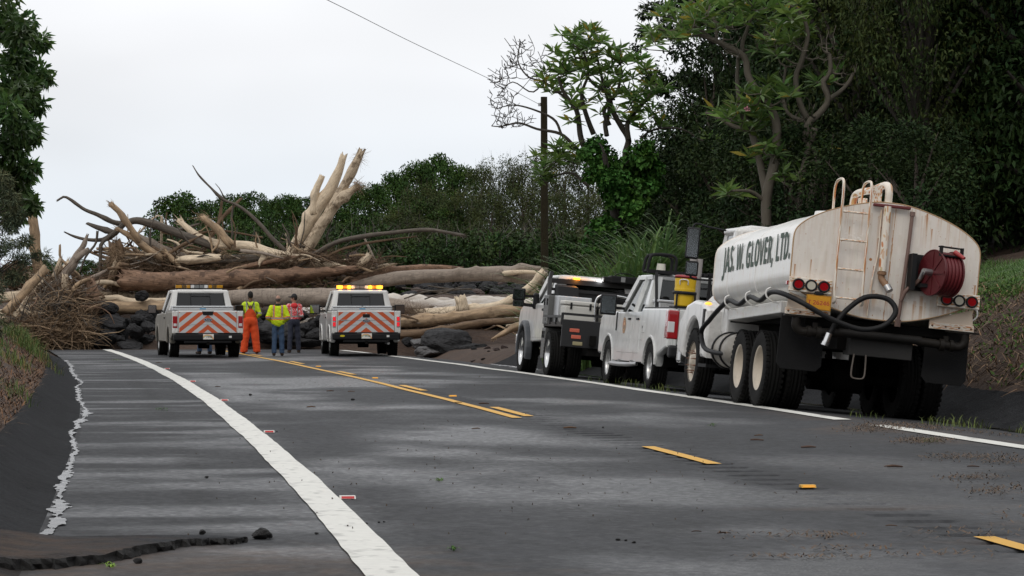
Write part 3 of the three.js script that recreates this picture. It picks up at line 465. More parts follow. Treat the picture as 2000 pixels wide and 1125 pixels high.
// ---------------------------------------------------------------- the two road-crew pickups by the debris
function crewPickup(kind, label, pos, s) {
  const t = thing('pickup_truck', label, 'pickup truck'), old = kind === 'old';
  const bedH = 1.27, half = 0.975, tail = 1.16;
  pickupBody(t, { wb: 3.55, tail, bedF: -0.82, cowl: -2.55, nose: -4.45, half, r: 0.385, bedH, belt: 1.22, roof: 1.86, hood: 1.18, low: 0.45, paint: mat.white, sidePaint: old ? mat.white : mat.dimmed, archMat: old ? mat.white : mat.dimmed, doors: [[-0.98, -2.45]], bPillars: [-1.25], roofF: -1.95, seatZ: -1.15, rearGlass: mat.tint, mirW: old ? 0.3 : 0.24, mirH: old ? 0.27 : 0.24, tow: old });
  for (const x of [-1, 1]) for (const z of [0, -3.55]) wheel(t, x * 0.83, 0.385, z, 0.385, 0.265, 0.22);
  // tailgate with reflective chevrons
  const tg = mesh('tailgate', [rbox(1.6, 0.60, 0.09, 0.02, 0, 0.965, tail - 0.045), rbox(1.6, 0.05, 0.1, 0.02, 0, 1.255, tail - 0.045)], mat.white, t);
  mesh('chevron_sheeting', ...decalPlane(1.57, 0.57, chevrons(old ? 0.56 : 0.4), 0, 0.965, tail + 0.0035), tg);
  if (old) { mesh('tailgate_handle', [rbox(0.2, 0.095, 0.03, 0.015, 0, 1.14, tail + 0.008)], mat.black, tg); badge(tg, 0, 1.0, tail + 0.012, 0.22); mesh('model_badge', [box(0.18, 0.028, 0.012, -0.62, 1.015, tail + 0.008)], mat.steel, tg); mesh('tailgate_crease', [box(1.58, 0.008, 0.006, 0, 1.01, tail + 0.004), box(1.58, 0.008, 0.006, 0, 0.88, tail + 0.004)], mat.greyBox, tg); }
  else { mesh('tailgate_handle', rearPrism([[-0.16, 1.27], [-0.13, 1.16], [0.13, 1.16], [0.16, 1.27]], tail - 0.01, 0.03, 0.008), mat.black, tg); badge(tg, 0, 1.035, tail + 0.012, 0.235); mesh('tailgate_crease', [beam([-0.72, 0.81, tail + 0.004], [-0.45, 0.9, tail + 0.004], 0.008, 0.006), beam([-0.45, 0.9, tail + 0.004], [0.45, 0.9, tail + 0.004], 0.008, 0.006), beam([0.45, 0.9, tail + 0.004], [0.72, 0.81, tail + 0.004], 0.008, 0.006)], mat.greyBox, tg); }
  for (const s2 of [-1, 1]) {
    mesh('rear_corner', rbox(0.165, 0.62, 0.1, 0.03, s2 * 0.89, 0.97, tail - 0.045), mat.white, t);
    const tl = mesh('tail_light', rbox(old ? 0.1 : 0.13, 0.33, 0.08, 0.02, s2 * (old ? 0.9 : 0.895), 0.975, tail - 0.02), old ? mat.chrome : mat.red, t);
    if (old) for (const y of [1.05, 0.90]) mesh('brake_lamp', rbox(0.08, 0.12, 0.03, 0.012, s2 * 0.9, y, tail + 0.016), mat.redLit, tl);
    else mesh('reversing_lamp', rbox(0.09, 0.08, 0.02, 0.01, s2 * 0.895, 0.895, tail + 0.015), mat.lens, tl);
  }
  const bp = mesh('rear_bumper', [rbox(1.9, 0.2, 0.2, 0.05, 0, 0.56, tail + 0.06), rbox(1.3, 0.1, 0.16, 0.03, 0, 0.44, tail + 0.04)], mat.black, t);
  mesh('bumper_step', [rbox(0.62, 0.02, 0.2, 0.008, -0.58, 0.667, tail + 0.06), rbox(0.62, 0.02, 0.2, 0.008, 0.58, 0.667, tail + 0.06)], mat.trim, bp);
  mesh('licence_plate', ...decalPlane(0.29, 0.145, islandPlate(old ? 'F514' : 'F936'), 0, 0.575, tail + 0.165), bp);
  mesh('sticker', new THREE.PlaneGeometry(0.075, 0.055).translate(0.6, 0.57, tail + 0.163), mat.plate, bp);
  if (old) { const g = new THREE.CircleGeometry(0.5, 24); g.scale(0.14, 0.055, 1).translate(-0.68, 0.575, tail + 0.163); mesh('sticker', g, M(0.6, 0.5, 0.01, 0.5), bp); }
  mesh('hitch', [box(0.09, 0.09, 0.2, 0, 0.39, tail + 0.02), box(0.8, 0.07, 0.07, 0, 0.40, tail - 0.06)], mat.under, t);
  mesh('roof_brake_light', rbox(0.36, 0.05, 0.03, 0.012, 0, 1.805, -1.015), mat.lens, t); mesh('roof_brake_lamp', rbox(0.16, 0.045, 0.03, 0.01, 0, 1.806, -1.003), mat.red, t);
  // crossbed tool box with two lids
  const tb = mesh('tool_box', rbox(1.72, 0.42, 0.5, 0.02, 0, 1.16, -0.5), mat.alu, t);
  for (const s2 of [-1, 1]) mesh('tool_box_lid', rbox(0.84, 0.045, 0.53, 0.02, s2 * 0.43, 1.395, -0.5), mat.alu, tb);
  mesh('tool_box_label', new THREE.PlaneGeometry(0.17, 0.035).translate(0, 1.335, -0.247), M(0.05, 0.28, 0.5, 0.5), tb);
  lightBar(t, 0, 1.90, -1.35, 1.34, old);
  if (old) mesh('exhaust_pipe', rod([0.6, 0.37, 0.6], [0.62, 0.37, tail + 0.05], 0.04), mat.steel, t);
  placeVehicle(t, pos, s);
  return t;
}
crewPickup('new', 'white pickup with dusty shade painted sides, orange chevron tailgate and unlit roof light bar', V(-8.55, 0, -85.2), -0.2);
crewPickup('old', 'white pickup with orange chevron tailgate and flashing amber roof light bar', V(-4.24, 0, -87.5), -0.125);

// ---------------------------------------------------------------- silver-white service pickup on the shoulder
{
  const t = thing('pickup_truck', 'silver white extended cab pickup with round door seal and black rack', 'pickup truck');
  const half = 1.0, tail = 1.32, wb = 3.78, bedH = 1.42;
  pickupBody(t, { wb, tail, bedF: -0.86, cowl: -3.0, nose: -4.75, half, r: 0.41, bedH, belt: 1.36, roof: 2.04, hood: 1.36, low: 0.55, paint: mat.silver, doors: [[-0.98, -1.7], [-1.72, -2.92]], bPillars: [-1.72], bW: 0.14, roofF: -2.25, seatZ: -1.75, rearGlass: mat.glass, sideGlass: mat.glass, mirW: 0.3, mirH: 0.38, tow: true, cPillar: 0.26 });
  for (const x of [-1, 1]) for (const z of [0, -wb]) wheel(t, x * 0.86, 0.41, z, 0.41, 0.28, 0.235);
  const tg = mesh('tailgate', [rbox(1.62, 0.62, 0.09, 0.025, 0, 1.1, tail - 0.045)], mat.silver, t); badge(tg, 0, 1.12, tail + 0.01, 0.26);
  mesh('tailgate_handle', rbox(0.26, 0.1, 0.03, 0.015, 0, 1.32, tail + 0.006), mat.black, tg);
  for (const s of [-1, 1]) {
    mesh('rear_corner', rbox(0.18, 0.66, 0.12, 0.04, s * 0.905, 1.08, tail - 0.05), mat.silver, t);
    const tl = mesh('tail_light', rbox(0.2, 0.5, 0.22, 0.03, s * 0.908, 1.14, tail - 0.085), mat.red, t);
    mesh('reversing_lamp', rbox(0.13, 0.2, 0.16, 0.02, s * 0.938, 1.1, tail - 0.052), mat.lens, tl);
    mesh('side_step', [pipe([[s * 1.0, 0.42, -1.0], [s * 1.1, 0.40, -1.12], [s * 1.1, 0.40, -2.8], [s * 1.0, 0.42, -2.92]], 0.04, 40), box(0.2, 0.04, 0.06, s * 0.95, 0.46, -1.4), box(0.2, 0.04, 0.06, s * 0.95, 0.46, -2.5), box(0.11, 0.03, 1.5, s * 1.08, 0.42, -1.96)], mat.steel, t);
    mesh('body_crease', [box(0.012, 0.016, 1.75, s * (half + 0.004), 0.86, -1.6)], mat.silver, t);
    mesh('fender_vent', rbox(0.02, 0.34, 0.06, 0.008, s * (half + 0.004), 1.17, -3.1), mat.black, t);
  }
  mesh('fuel_door', [rbox(0.016, 0.2, 0.2, 0.006, -half - 0.002, 1.08, -0.68)], mat.silver, t); mesh('fuel_door_latch', box(0.01, 0.05, 0.02, -half - 0.011, 1.08, -0.72), mat.black, t);
  mesh('rear_bumper', [rbox(1.94, 0.22, 0.22, 0.05, 0, 0.68, tail + 0.06)], mat.black, t);
  const seal = toCanvas(128, 128, (g, w) => { g.fillStyle = '#7a4a20'; g.beginPath(); g.arc(64, 64, 62, 0, 7); g.fill(); g.strokeStyle = '#caa25a'; g.lineWidth = 5; g.beginPath(); g.arc(64, 64, 55, 0, 7); g.stroke(); g.beginPath(); g.arc(64, 64, 38, 0, 7); g.stroke(); g.fillStyle = '#a83a22'; g.beginPath(); g.arc(64, 64, 34, 0, 7); g.fill(); g.fillStyle = '#3d5a34'; g.beginPath(); g.arc(64, 76, 20, 0, 7); g.fill(); g.fillStyle = '#d9c48a'; g.beginPath(); g.arc(64, 52, 12, 0, 7); g.fill(); });
  for (const s of [-1, 1]) { const g = new THREE.CircleGeometry(0.15, 32).rotateY(s * Math.PI / 2).translate(s * (half + 0.0105), 1.10, -2.35); mesh('door_seal', g, M(1, 1, 1, 0.4, { map: seal }), t); }
  // tool chest and rack in the bed
  mesh('tool_box', [rbox(1.66, 0.36, 0.5, 0.02, 0, 1.36, -0.55)], mat.alu, t); mesh('tool_box_lid', [rbox(1.7, 0.05, 0.54, 0.015, 0, 1.56, -0.55)], mat.alu, t);
  for (const x of [-0.6, -0.25]) mesh('tool_box_latch', box(0.08, 0.05, 0.02, x, 1.47, -0.29), mat.steel, t);
  const rk = mesh('rack', [beam([-0.86, 1.43, -0.35], [-0.8, 2.07, -0.9], 0.05, 0.05), beam([0.86, 1.43, -0.35], [0.8, 2.07, -0.9], 0.05, 0.05), beam([-0.95, 2.09, -0.95], [0.95, 2.09, -0.95], 0.06, 0.06), beam([-0.95, 2.09, -1.35], [0.95, 2.09, -1.35], 0.06, 0.06), box(0.5, 0.03, 0.45, -0.7, 2.1, -1.15),
    pipe([[-0.95, 2.09, -1.0], [-0.9, 2.35, -1.0], [-0.84, 2.39, -1.0], [-0.5, 2.39, -1.0], [-0.44, 2.34, -1.0], [-0.44, 2.09, -1.0]], 0.028, 40), pipe([[-0.95, 2.09, -1.35], [-0.9, 2.35, -1.35], [-0.84, 2.39, -1.35], [-0.5, 2.39, -1.35], [-0.44, 2.34, -1.35], [-0.44, 2.09, -1.35]], 0.028, 40), beam([-0.5, 2.39, -1.0], [-0.5, 2.39, -1.35], 0.04, 0.04), beam([-0.86, 2.38, -1.0], [-0.86, 2.38, -1.35], 0.04, 0.04)], mat.trim, t);
  mesh('rack_bar', [0, 1, 2].map((k) => rod([-0.2, 2.07 + 0.0 * k, 0.55 - k * 0.45], [0.95, 2.07, 0.55 - k * 0.45], 0.03)), mat.trim, rk);
  mesh('rack_post', [beam([0.9, 1.42, 0.6], [0.9, 2.07, 0.55], 0.05, 0.05), beam([0.9, 1.42, -0.35], [0.9, 2.07, -0.35], 0.05, 0.05), beam([0.9, 2.07, 0.6], [0.9, 2.07, -0.95], 0.05, 0.05), beam([-0.15, 1.30, 0.55], [-0.15, 2.07, 0.55], 0.05, 0.05), beam([-0.15, 1.3, -0.3], [-0.15, 2.07, -0.35], 0.05, 0.05), beam([-0.15, 2.07, 0.6], [-0.15, 2.07, -0.95], 0.05, 0.05)], mat.trim, rk);
  mesh('beacon', [new THREE.CylinderGeometry(0.075, 0.085, 0.12, 20).translate(-0.68, 2.18, -1.1)], M(0.62, 0.6, 0.52, 0.25), t);
  mesh('roof_brake_light', [rbox(0.5, 0.045, 0.03, 0.01, 0, 1.985, -1.06)], mat.redLit, t);
  for (const [x, z] of [[-0.42, 0.25], [-0.30, 0.2]]) mesh('plastic_tube', [rod([x, 0.92, z], [x + 0.02, 2.34, z - 0.02], 0.062, 0.062, 18)], M(0.30, 0.28, 0.27, 0.6), t);
  placeVehicle(t, onRoad(52.7, 8.93, pave(8.93, 52.7) - 0.004), -0.165, 0.086);
  // yellow drinks cooler strapped on the tailgate corner
  const c = thing('drinks_cooler', 'yellow drinks cooler with red lid in a black bracket on pickup bed rail', 'cooler');
  mesh('cooler_body', [new THREE.LatheGeometry([[0, 0.02], [0.155, 0.02], [0.165, 0.05], [0.178, 0.3], [0.182, 0.31], [0.182, 0.335], [0.176, 0.34], [0.185, 0.5], [0.178, 0.515], [0, 0.515]].map((q) => new THREE.Vector2(...q)), 32)], M(0.66, 0.42, 0.012, 0.42), c);
  mesh('lid', [new THREE.LatheGeometry([[0, 0.57], [0.1, 0.57], [0.17, 0.56], [0.195, 0.545], [0.195, 0.512], [0, 0.512]].map((q) => new THREE.Vector2(...q)), 32)], M(0.26, 0.012, 0.018, 0.4), c);
  mesh('handle', [pipe([[-0.07, 0.4, 0.182], [-0.07, 0.46, 0.2], [-0.05, 0.48, 0.205], [0.05, 0.48, 0.205], [0.07, 0.46, 0.2], [0.07, 0.4, 0.182]], 0.011, 30, 8)], mat.lens, c).rotation.y = -0.35;
  mesh('bracket', [box(0.42, 0.025, 0.42, 0, 0.008, 0), new THREE.TorusGeometry(0.196, 0.014, 6, 32).rotateX(Math.PI / 2).scale(1, 2.2, 1).translate(0, 0.26, 0), box(0.03, 0.27, 0.02, -0.16, 0.13, 0.13), box(0.03, 0.27, 0.02, 0.16, 0.13, 0.13)], mat.black, c);
  c.position.copy(t.localToWorld(V(-0.72, bedH + 0.03, tail - 0.1)));
  t.updateMatrixWorld(true); c.position.copy(V(-0.70, bedH + 0.022, tail - 0.22).applyMatrix4(t.matrixWorld)); c.rotation.copy(t.rotation);
}
// ---------------------------------------------------------------- flatbed work truck
{
  const t = thing('flatbed_truck', 'white flatbed truck with black steel bed, deep rims and amber beacon', 'flatbed truck');
  const r = 0.46, wb = 3.6, half = 1.0, fender = M(0.055, 0.06, 0.068, 0.45);
  // cab and nose
  const low = 0.72, belt = 1.5, cabB = -1.25, cowl = -3.05, nose = -4.75, roof = 2.1, hood = 1.47, paint = mat.white;
  const ar = r + 0.12, out = [[cabB, low], [cabB, belt], [cowl, belt], [nose + 0.5, hood], [nose + 0.1, hood - 0.1], [nose, hood - 0.35], [nose + 0.05, low], [-wb - ar, low], ...arc(-wb, r, ar, Math.PI - 0.45, 0.45, 14), [-wb + ar, low - 0.05]];
  for (const s of [-1, 1]) {
    mesh('body_side', sidePrism(out, s * (half - 0.15), s * half, 0.035), paint, t);
    mesh('fender_flare', sidePrism([...arc(-wb, r, ar + 0.09, -0.25, Math.PI + 0.1, 18), ...arc(-wb, r, ar - 0.03, Math.PI + 0.1, -0.25, 18)], s * (half - 0.05), s * (half + 0.11), 0.03), fender, t);
    const d = mesh('door', sidePrism([[-1.4, low + 0.05], [-1.4, belt - 0.03], [-2.8, belt - 0.03], [-2.8, low + 0.05]], s * (half - 0.01), s * (half + 0.007), 0.006), paint, t);
    mesh('door_handle', rbox(0.035, 0.05, 0.16, 0.012, s * (half + 0.02), belt - 0.14, -1.6), mat.black, d);
    const mx = s * (half + 0.38), mz = cowl + 0.4, mir = mesh('mirror', [rbox(0.27, 0.26, 0.12, 0.035, 0, 0, 0).rotateY(s * 0.22).translate(mx, belt + 0.16, mz), rbox(0.24, 0.14, 0.11, 0.03, 0, 0, 0).rotateY(s * 0.22).translate(mx, belt - 0.035, mz)], mat.black, t);
    mesh('mirror_glass', [box(0.21, 0.2, 0.012, 0, 0, 0.059).rotateY(s * 0.22).translate(mx, belt + 0.16, mz), box(0.17, 0.1, 0.012, 0, 0, 0.054).rotateY(s * 0.22).translate(mx, belt - 0.035, mz)], M(0.5, 0.52, 0.54, 0.05, { metalness: 1 }), mir);
    mesh('mirror_arm', [beam([s * 0.95, belt + 0.14, mz - 0.05], [mx, belt + 0.13, mz], 0.05, 0.05), beam([s * 0.95, belt - 0.06, mz - 0.05], [mx, belt - 0.05, mz], 0.05, 0.07), rbox(0.12, 0.34, 0.16, 0.04, s * 1.0, belt + 0.04, mz - 0.05)], mat.black, mir);
    mesh('headlight', rbox(0.28, 0.24, 0.06, 0.02, s * 0.78, hood - 0.3, nose), mat.lens, t);
  }
  mesh('hood', sidePrism([[cowl + 0.02, belt - 0.03], [nose + 0.5, hood + 0.015], [nose + 0.1, hood - 0.07], [nose + 0.06, low], [cowl + 0.02, low]], -0.86, 0.86, 0.03), paint, t);
  mesh('grille', rbox(1.2, 0.4, 0.08, 0.03, 0, hood - 0.32, nose + 0.02), mat.chrome, t); mesh('front_bumper', rbox(2.05, 0.26, 0.2, 0.05, 0, low - 0.02, nose - 0.06), mat.chrome, t);
  mesh('cab_floor', [box(1.7, 0.08, 1.8, 0, low + 0.05, -2.15), box(1.72, belt - low, 0.06, 0, (belt + low) / 2, cabB - 0.05)], mat.seat, t);
  for (const s of [-1, 1]) { const m = mesh('seat', rbox(0.5, 0.75, 0.18, 0.06, s * 0.42, low + 0.65, -1.6, 0.12), mat.seat, t); mesh('headrest', rbox(0.27, 0.2, 0.1, 0.05, s * 0.42, low + 1.12, -1.56), mat.seat, m); }
  const xb = 0.93, xr = 0.76;
  mesh('roof', [rbox(xr * 2 + 0.1, 0.1, 1.2, 0.05, 0, roof - 0.045, -1.9), rbox(xr * 2 - 0.2, 0.05, 0.95, 0.025, 0, roof - 0.003, -1.9)], paint, t);
  for (const s of [-1, 1]) {
    const pil = [];
    pil.push(slab([[s * xb, belt - 0.03, cabB - 0.02], [s * 0.7, belt - 0.03, cabB - 0.02], [s * 0.6, roof - 0.06, cabB - 0.1], [s * (xr + 0.03), roof - 0.06, cabB - 0.1]], s * 0.07), slab([[s * xb, belt - 0.03, cabB - 0.02], [s * (xr + 0.04), roof - 0.06, cabB - 0.08], [s * (xr + 0.04), roof - 0.06, cabB - 0.3], [s * xb, belt - 0.03, cabB - 0.34]], -s * 0.06));
    pil.push(beam([s * xb, belt - 0.03, cowl + 0.05], [s * (xr + 0.02), roof - 0.05, -2.42], 0.09, 0.1), beam([s * (xr + 0.03), roof - 0.06, -2.42], [s * (xr + 0.03), roof - 0.06, -1.35], 0.07, 0.06), beam([s * xb, belt - 0.03, -2.0], [s * (xr + 0.01), roof - 0.07, -1.95], 0.06, 0.1)); mesh('cab_pillar', pil, paint, t);
    mesh('side_window', slab([[s * (xb - 0.01), belt - 0.03, cowl + 0.12], [s * (xb - 0.01), belt - 0.03, -2.06], [s * (xr + 0.015), roof - 0.09, -2.0], [s * (xr + 0.015), roof - 0.09, -2.38]], s * 0.006), mat.glass, t);
    mesh('side_window', slab([[s * (xb - 0.01), belt - 0.03, -1.94], [s * (xb - 0.01), belt - 0.03, -1.58], [s * (xr + 0.015), roof - 0.09, -1.52], [s * (xr + 0.015), roof - 0.09, -1.9]], s * 0.006), mat.glass, t);
  }
  mesh('rear_window', slab([[-0.72, belt, cabB - 0.03], [0.72, belt, cabB - 0.03], [0.62, roof - 0.09, cabB - 0.1], [-0.62, roof - 0.09, cabB - 0.1]], 0.006), mat.tint, t);
  mesh('windshield', slab([[-0.88, belt - 0.03, cowl + 0.02], [0.88, belt - 0.03, cowl + 0.02], [0.74, roof - 0.06, -2.43], [-0.74, roof - 0.06, -2.43]], 0.006), mat.glass, t);
  // running gear
  for (const s of [-1, 1]) { wheel(t, s * 0.93, r, -wb, r, 0.34, 0.29, 'disc', mat.chrome); wheel(t, s * 0.99, r, 0, r, 0.30, 0.28, 'disc', mat.chrome); wheel(t, s * 0.63, r, 0, r, 0.30, 0.28, 'disc', mat.rim); }
  mesh('chassis', [box(0.12, 0.2, 5.6, -0.42, 0.78, -1.6), box(0.12, 0.2, 5.6, 0.42, 0.78, -1.6), cylX(0.08, 1.9, 0, r, 0), cylX(0.2, 0.36, 0, r, 0, 16), cylX(0.07, 1.8, 0, r, -wb), rbox(0.9, 0.3, 1.2, 0.05, 0, 0.7, -wb + 0.3), box(1.0, 0.3, 0.7, 0, 0.62, 0.7), box(0.5, 0.3, 0.9, 0.6, 0.75, -1.6)], mat.under, t);
  // steel bed
  const bedF = -1.15, bedR = 1.05, deck = 1.06, bw = 1.06, steel = M(0.011, 0.011, 0.012, 0.5);
  mesh('bed_deck', [rbox(bw * 2, 0.09, bedR - bedF, 0.01, 0, deck, (bedR + bedF) / 2), box(bw * 2 - 0.02, 0.16, 0.05, 0, deck - 0.1, bedF + 0.04)], M(0.035, 0.028, 0.024, 0.7), t);
  const tb = mesh('tail_board', rearPrism([[-bw, 0.62], [bw, 0.62], [bw, 1.17], [-bw, 1.17]], bedR - 0.02, 0.06, 0.012), steel, t);
  for (const s of [-1, 1]) { mesh('brake_lamp', rbox(0.2, 0.075, 0.02, 0.035, s * 0.80, 0.96, bedR + 0.046), M(0.55, 0.13, 0.08, 0.3), tb); mesh('brake_lamp', rbox(0.2, 0.075, 0.02, 0.035, s * 0.76, 0.83, bedR + 0.046), M(0.55, 0.13, 0.08, 0.3), tb); mesh('reversing_lamp', rbox(0.2, 0.075, 0.02, 0.035, s * 0.72, 0.70, bedR + 0.046), M(0.32, 0.28, 0.16, 0.3), tb); }
  const rail = [];
  for (const s of [-1, 1]) { rail.push(beam([s * bw, 1.22, bedF], [s * bw, 1.22, bedR], 0.045, 0.05)); for (const z of [bedF + 0.3, -0.35, 0.35, bedR - 0.02]) rail.push(box(0.05, 0.18, 0.05, s * bw, 1.15, z)); }
  rail.push(beam([-bw, 1.28, bedR], [bw, 1.28, bedR], 0.045, 0.05), box(0.05, 0.2, 0.05, -bw, 1.2, bedR), box(0.05, 0.2, 0.05, bw, 1.2, bedR), box(0.05, 0.2, 0.05, 0, 1.2, bedR));
  mesh('bed_rail', rail, steel, t);
  // headache rack with raked uprights
  const hr = mesh('headache_rack', [beam([-1.0, 1.1, -0.95], [-0.98, 2.0, -1.28], 0.08, 0.14), beam([1.0, 1.1, -0.95], [0.98, 2.0, -1.28], 0.08, 0.14), beam([-0.98, 2.0, -1.28], [-0.95, 2.16, -1.30], 0.07, 0.12), beam([0.98, 2.0, -1.28], [0.95, 2.16, -1.3], 0.07, 0.12), beam([-1.0, 1.98, -1.26], [1.0, 1.98, -1.26], 0.07, 0.1), beam([-1, 1.8, -1.2], [1, 1.8, -1.2], 0.05, 0.06)], steel, t);
  mesh('rack_slat', Array.from({ length: 5 }, (_, k) => beam([-0.95, 1.2 + 0.12 * k, -1.0 - 0.045 * k], [-0.5, 1.2 + 0.12 * k, -1.0 - 0.045 * k], 0.03, 0.05)), steel, hr);
  mesh('amber_beacon', rbox(0.16, 0.045, 0.07, 0.015, -0.42, 2.055, -1.26), mat.amberLit, hr); mesh('work_lamp', rbox(0.14, 0.04, 0.07, 0.015, 0.08, 2.05, -1.26), mat.whiteLit, hr);
  { const l = new THREE.PointLight(0xffa030, 0.3); l.position.set(-0.42, 2.06, -1.16); l.castShadow = true; l.shadow.radius = 3; hr.add(l); const l2 = new THREE.PointLight(0xffffff, 0.2); l2.position.set(0.08, 2.06, -1.16); l2.castShadow = true; l2.shadow.radius = 3; hr.add(l2); }
  mesh('hose_reel_rack', [beam([-0.5, 1.78, -0.9], [0.98, 1.78, -0.9], 0.05, 0.05), beam([-0.5, 1.1, -0.9], [-0.5, 1.82, -0.9], 0.05, 0.05), beam([0.98, 1.1, -0.9], [0.98, 1.95, -0.9], 0.08, 0.06), box(1.5, 0.68, 0.03, 0.24, 1.44, -0.95)], steel, t);
  for (let k = 0; k < 4; k++) mesh('cable_coil', [0, 1, 2].map((j) => new THREE.TorusGeometry(0.15 - 0.012 * j, 0.011, 6, 26).scale(1, 1.12, 1).translate(-0.28 + 0.36 * k, 1.52 + 0.008 * j, -0.88 + 0.022 * j)), mat.rubber, t);
  mesh('generator', [rbox(0.62, 0.16, 0.4, 0.03, 0.55, 2.1, -1.12), rbox(0.2, 0.12, 0.3, 0.03, 0.2, 2.09, -1.12), pipe([[0.25, 2.1, -1.0], [0.4, 2.22, -1.0], [0.7, 2.22, -1.0], [0.85, 2.1, -1.0]], 0.012, 24, 6)], mat.trim, t); mesh('generator_panel', box(0.09, 0.1, 0.02, 0.5, 2.11, -0.915), mat.steel, t);
  mesh('black_bin', sidePrism([[-0.6, 1.12], [-1.0, 1.12], [-1.08, 1.9], [-0.75, 1.86], [-0.55, 1.6]], -0.9, -0.45, 0.02), mat.trim, t);
  // side lockers
  for (const [y0, y1, z0, z1] of [[1.06, 1.66, -1.2, -0.62], [0.35, 0.98, -1.15, -0.72]]) {
    for (const s of [-1, 1]) { const lk = mesh('locker', rbox(0.4, y1 - y0, z1 - z0, 0.012, s * 0.88, (y0 + y1) / 2, (z0 + z1) / 2), M(0.12, 0.12, 0.115, 0.45, { metalness: 0.4 }), t);
      mesh('locker_rib', Array.from({ length: 7 }, (_, k) => box(0.006, 0.014, (z1 - z0) * 0.9, s * 1.083, lerp(y0, y1, (k + 0.6) / 7.2), (z0 + z1) / 2)), M(0.16, 0.16, 0.155, 0.45, { metalness: 0.4 }), lk);
      mesh('latch', [box(0.02, 0.14, 0.04, s * 1.09, y1 - 0.14, z1 - 0.12), box(0.02, 0.14, 0.04, s * 1.09, y1 - 0.14, z0 + 0.12)], mat.black, lk); } }
  mesh('plate_box', rbox(0.7, 0.55, 0.5, 0.02, -0.62, 1.38, -0.35), mat.alu, t);
  placeVehicle(t, onRoad(61.6, 8.72, pave(8.72, 61.6) - 0.004), -0.16, 0.084);
  t.updateMatrixWorld(true);
  // white ice chests standing on the bed
  const chest = (x, z, w, label) => {
    const c = thing('ice_chest', label, 'cooler');
    mesh('chest_body', [rbox(w, 0.36, 0.5, 0.04, 0, 0.18, 0)], M(0.52, 0.51, 0.47, 0.5), c); mesh('lid', [rbox(w + 0.03, 0.09, 0.53, 0.03, 0, 0.41, 0)], M(0.55, 0.54, 0.5, 0.5), c);
    for (const k of [-1, 1]) mesh('latch', box(0.04, 0.13, 0.02, k * w * 0.3, 0.35, 0.262), mat.black, c);
    c.position.copy(V(x, deck + 0.046, z).applyMatrix4(t.matrixWorld)); c.rotation.copy(t.rotation); return c;
  };
  chest(0.32, 0.42, 0.98, 'long white ice chest with black latches on the black truck bed'); chest(-0.62, 0.34, 0.66, 'short white ice chest on truck bed under a bent silver handrail');
  mesh('handrail', [pipe([[-0.35, 1.1, 0.8], [-0.35, 1.62, 0.8], [-0.28, 1.7, 0.8], [0.3, 1.7, 0.8], [0.55, 1.6, 0.8], [0.62, 1.42, 0.8], [0.62, 1.1, 0.8]], 0.022, 60)], mat.chrome, t);
}
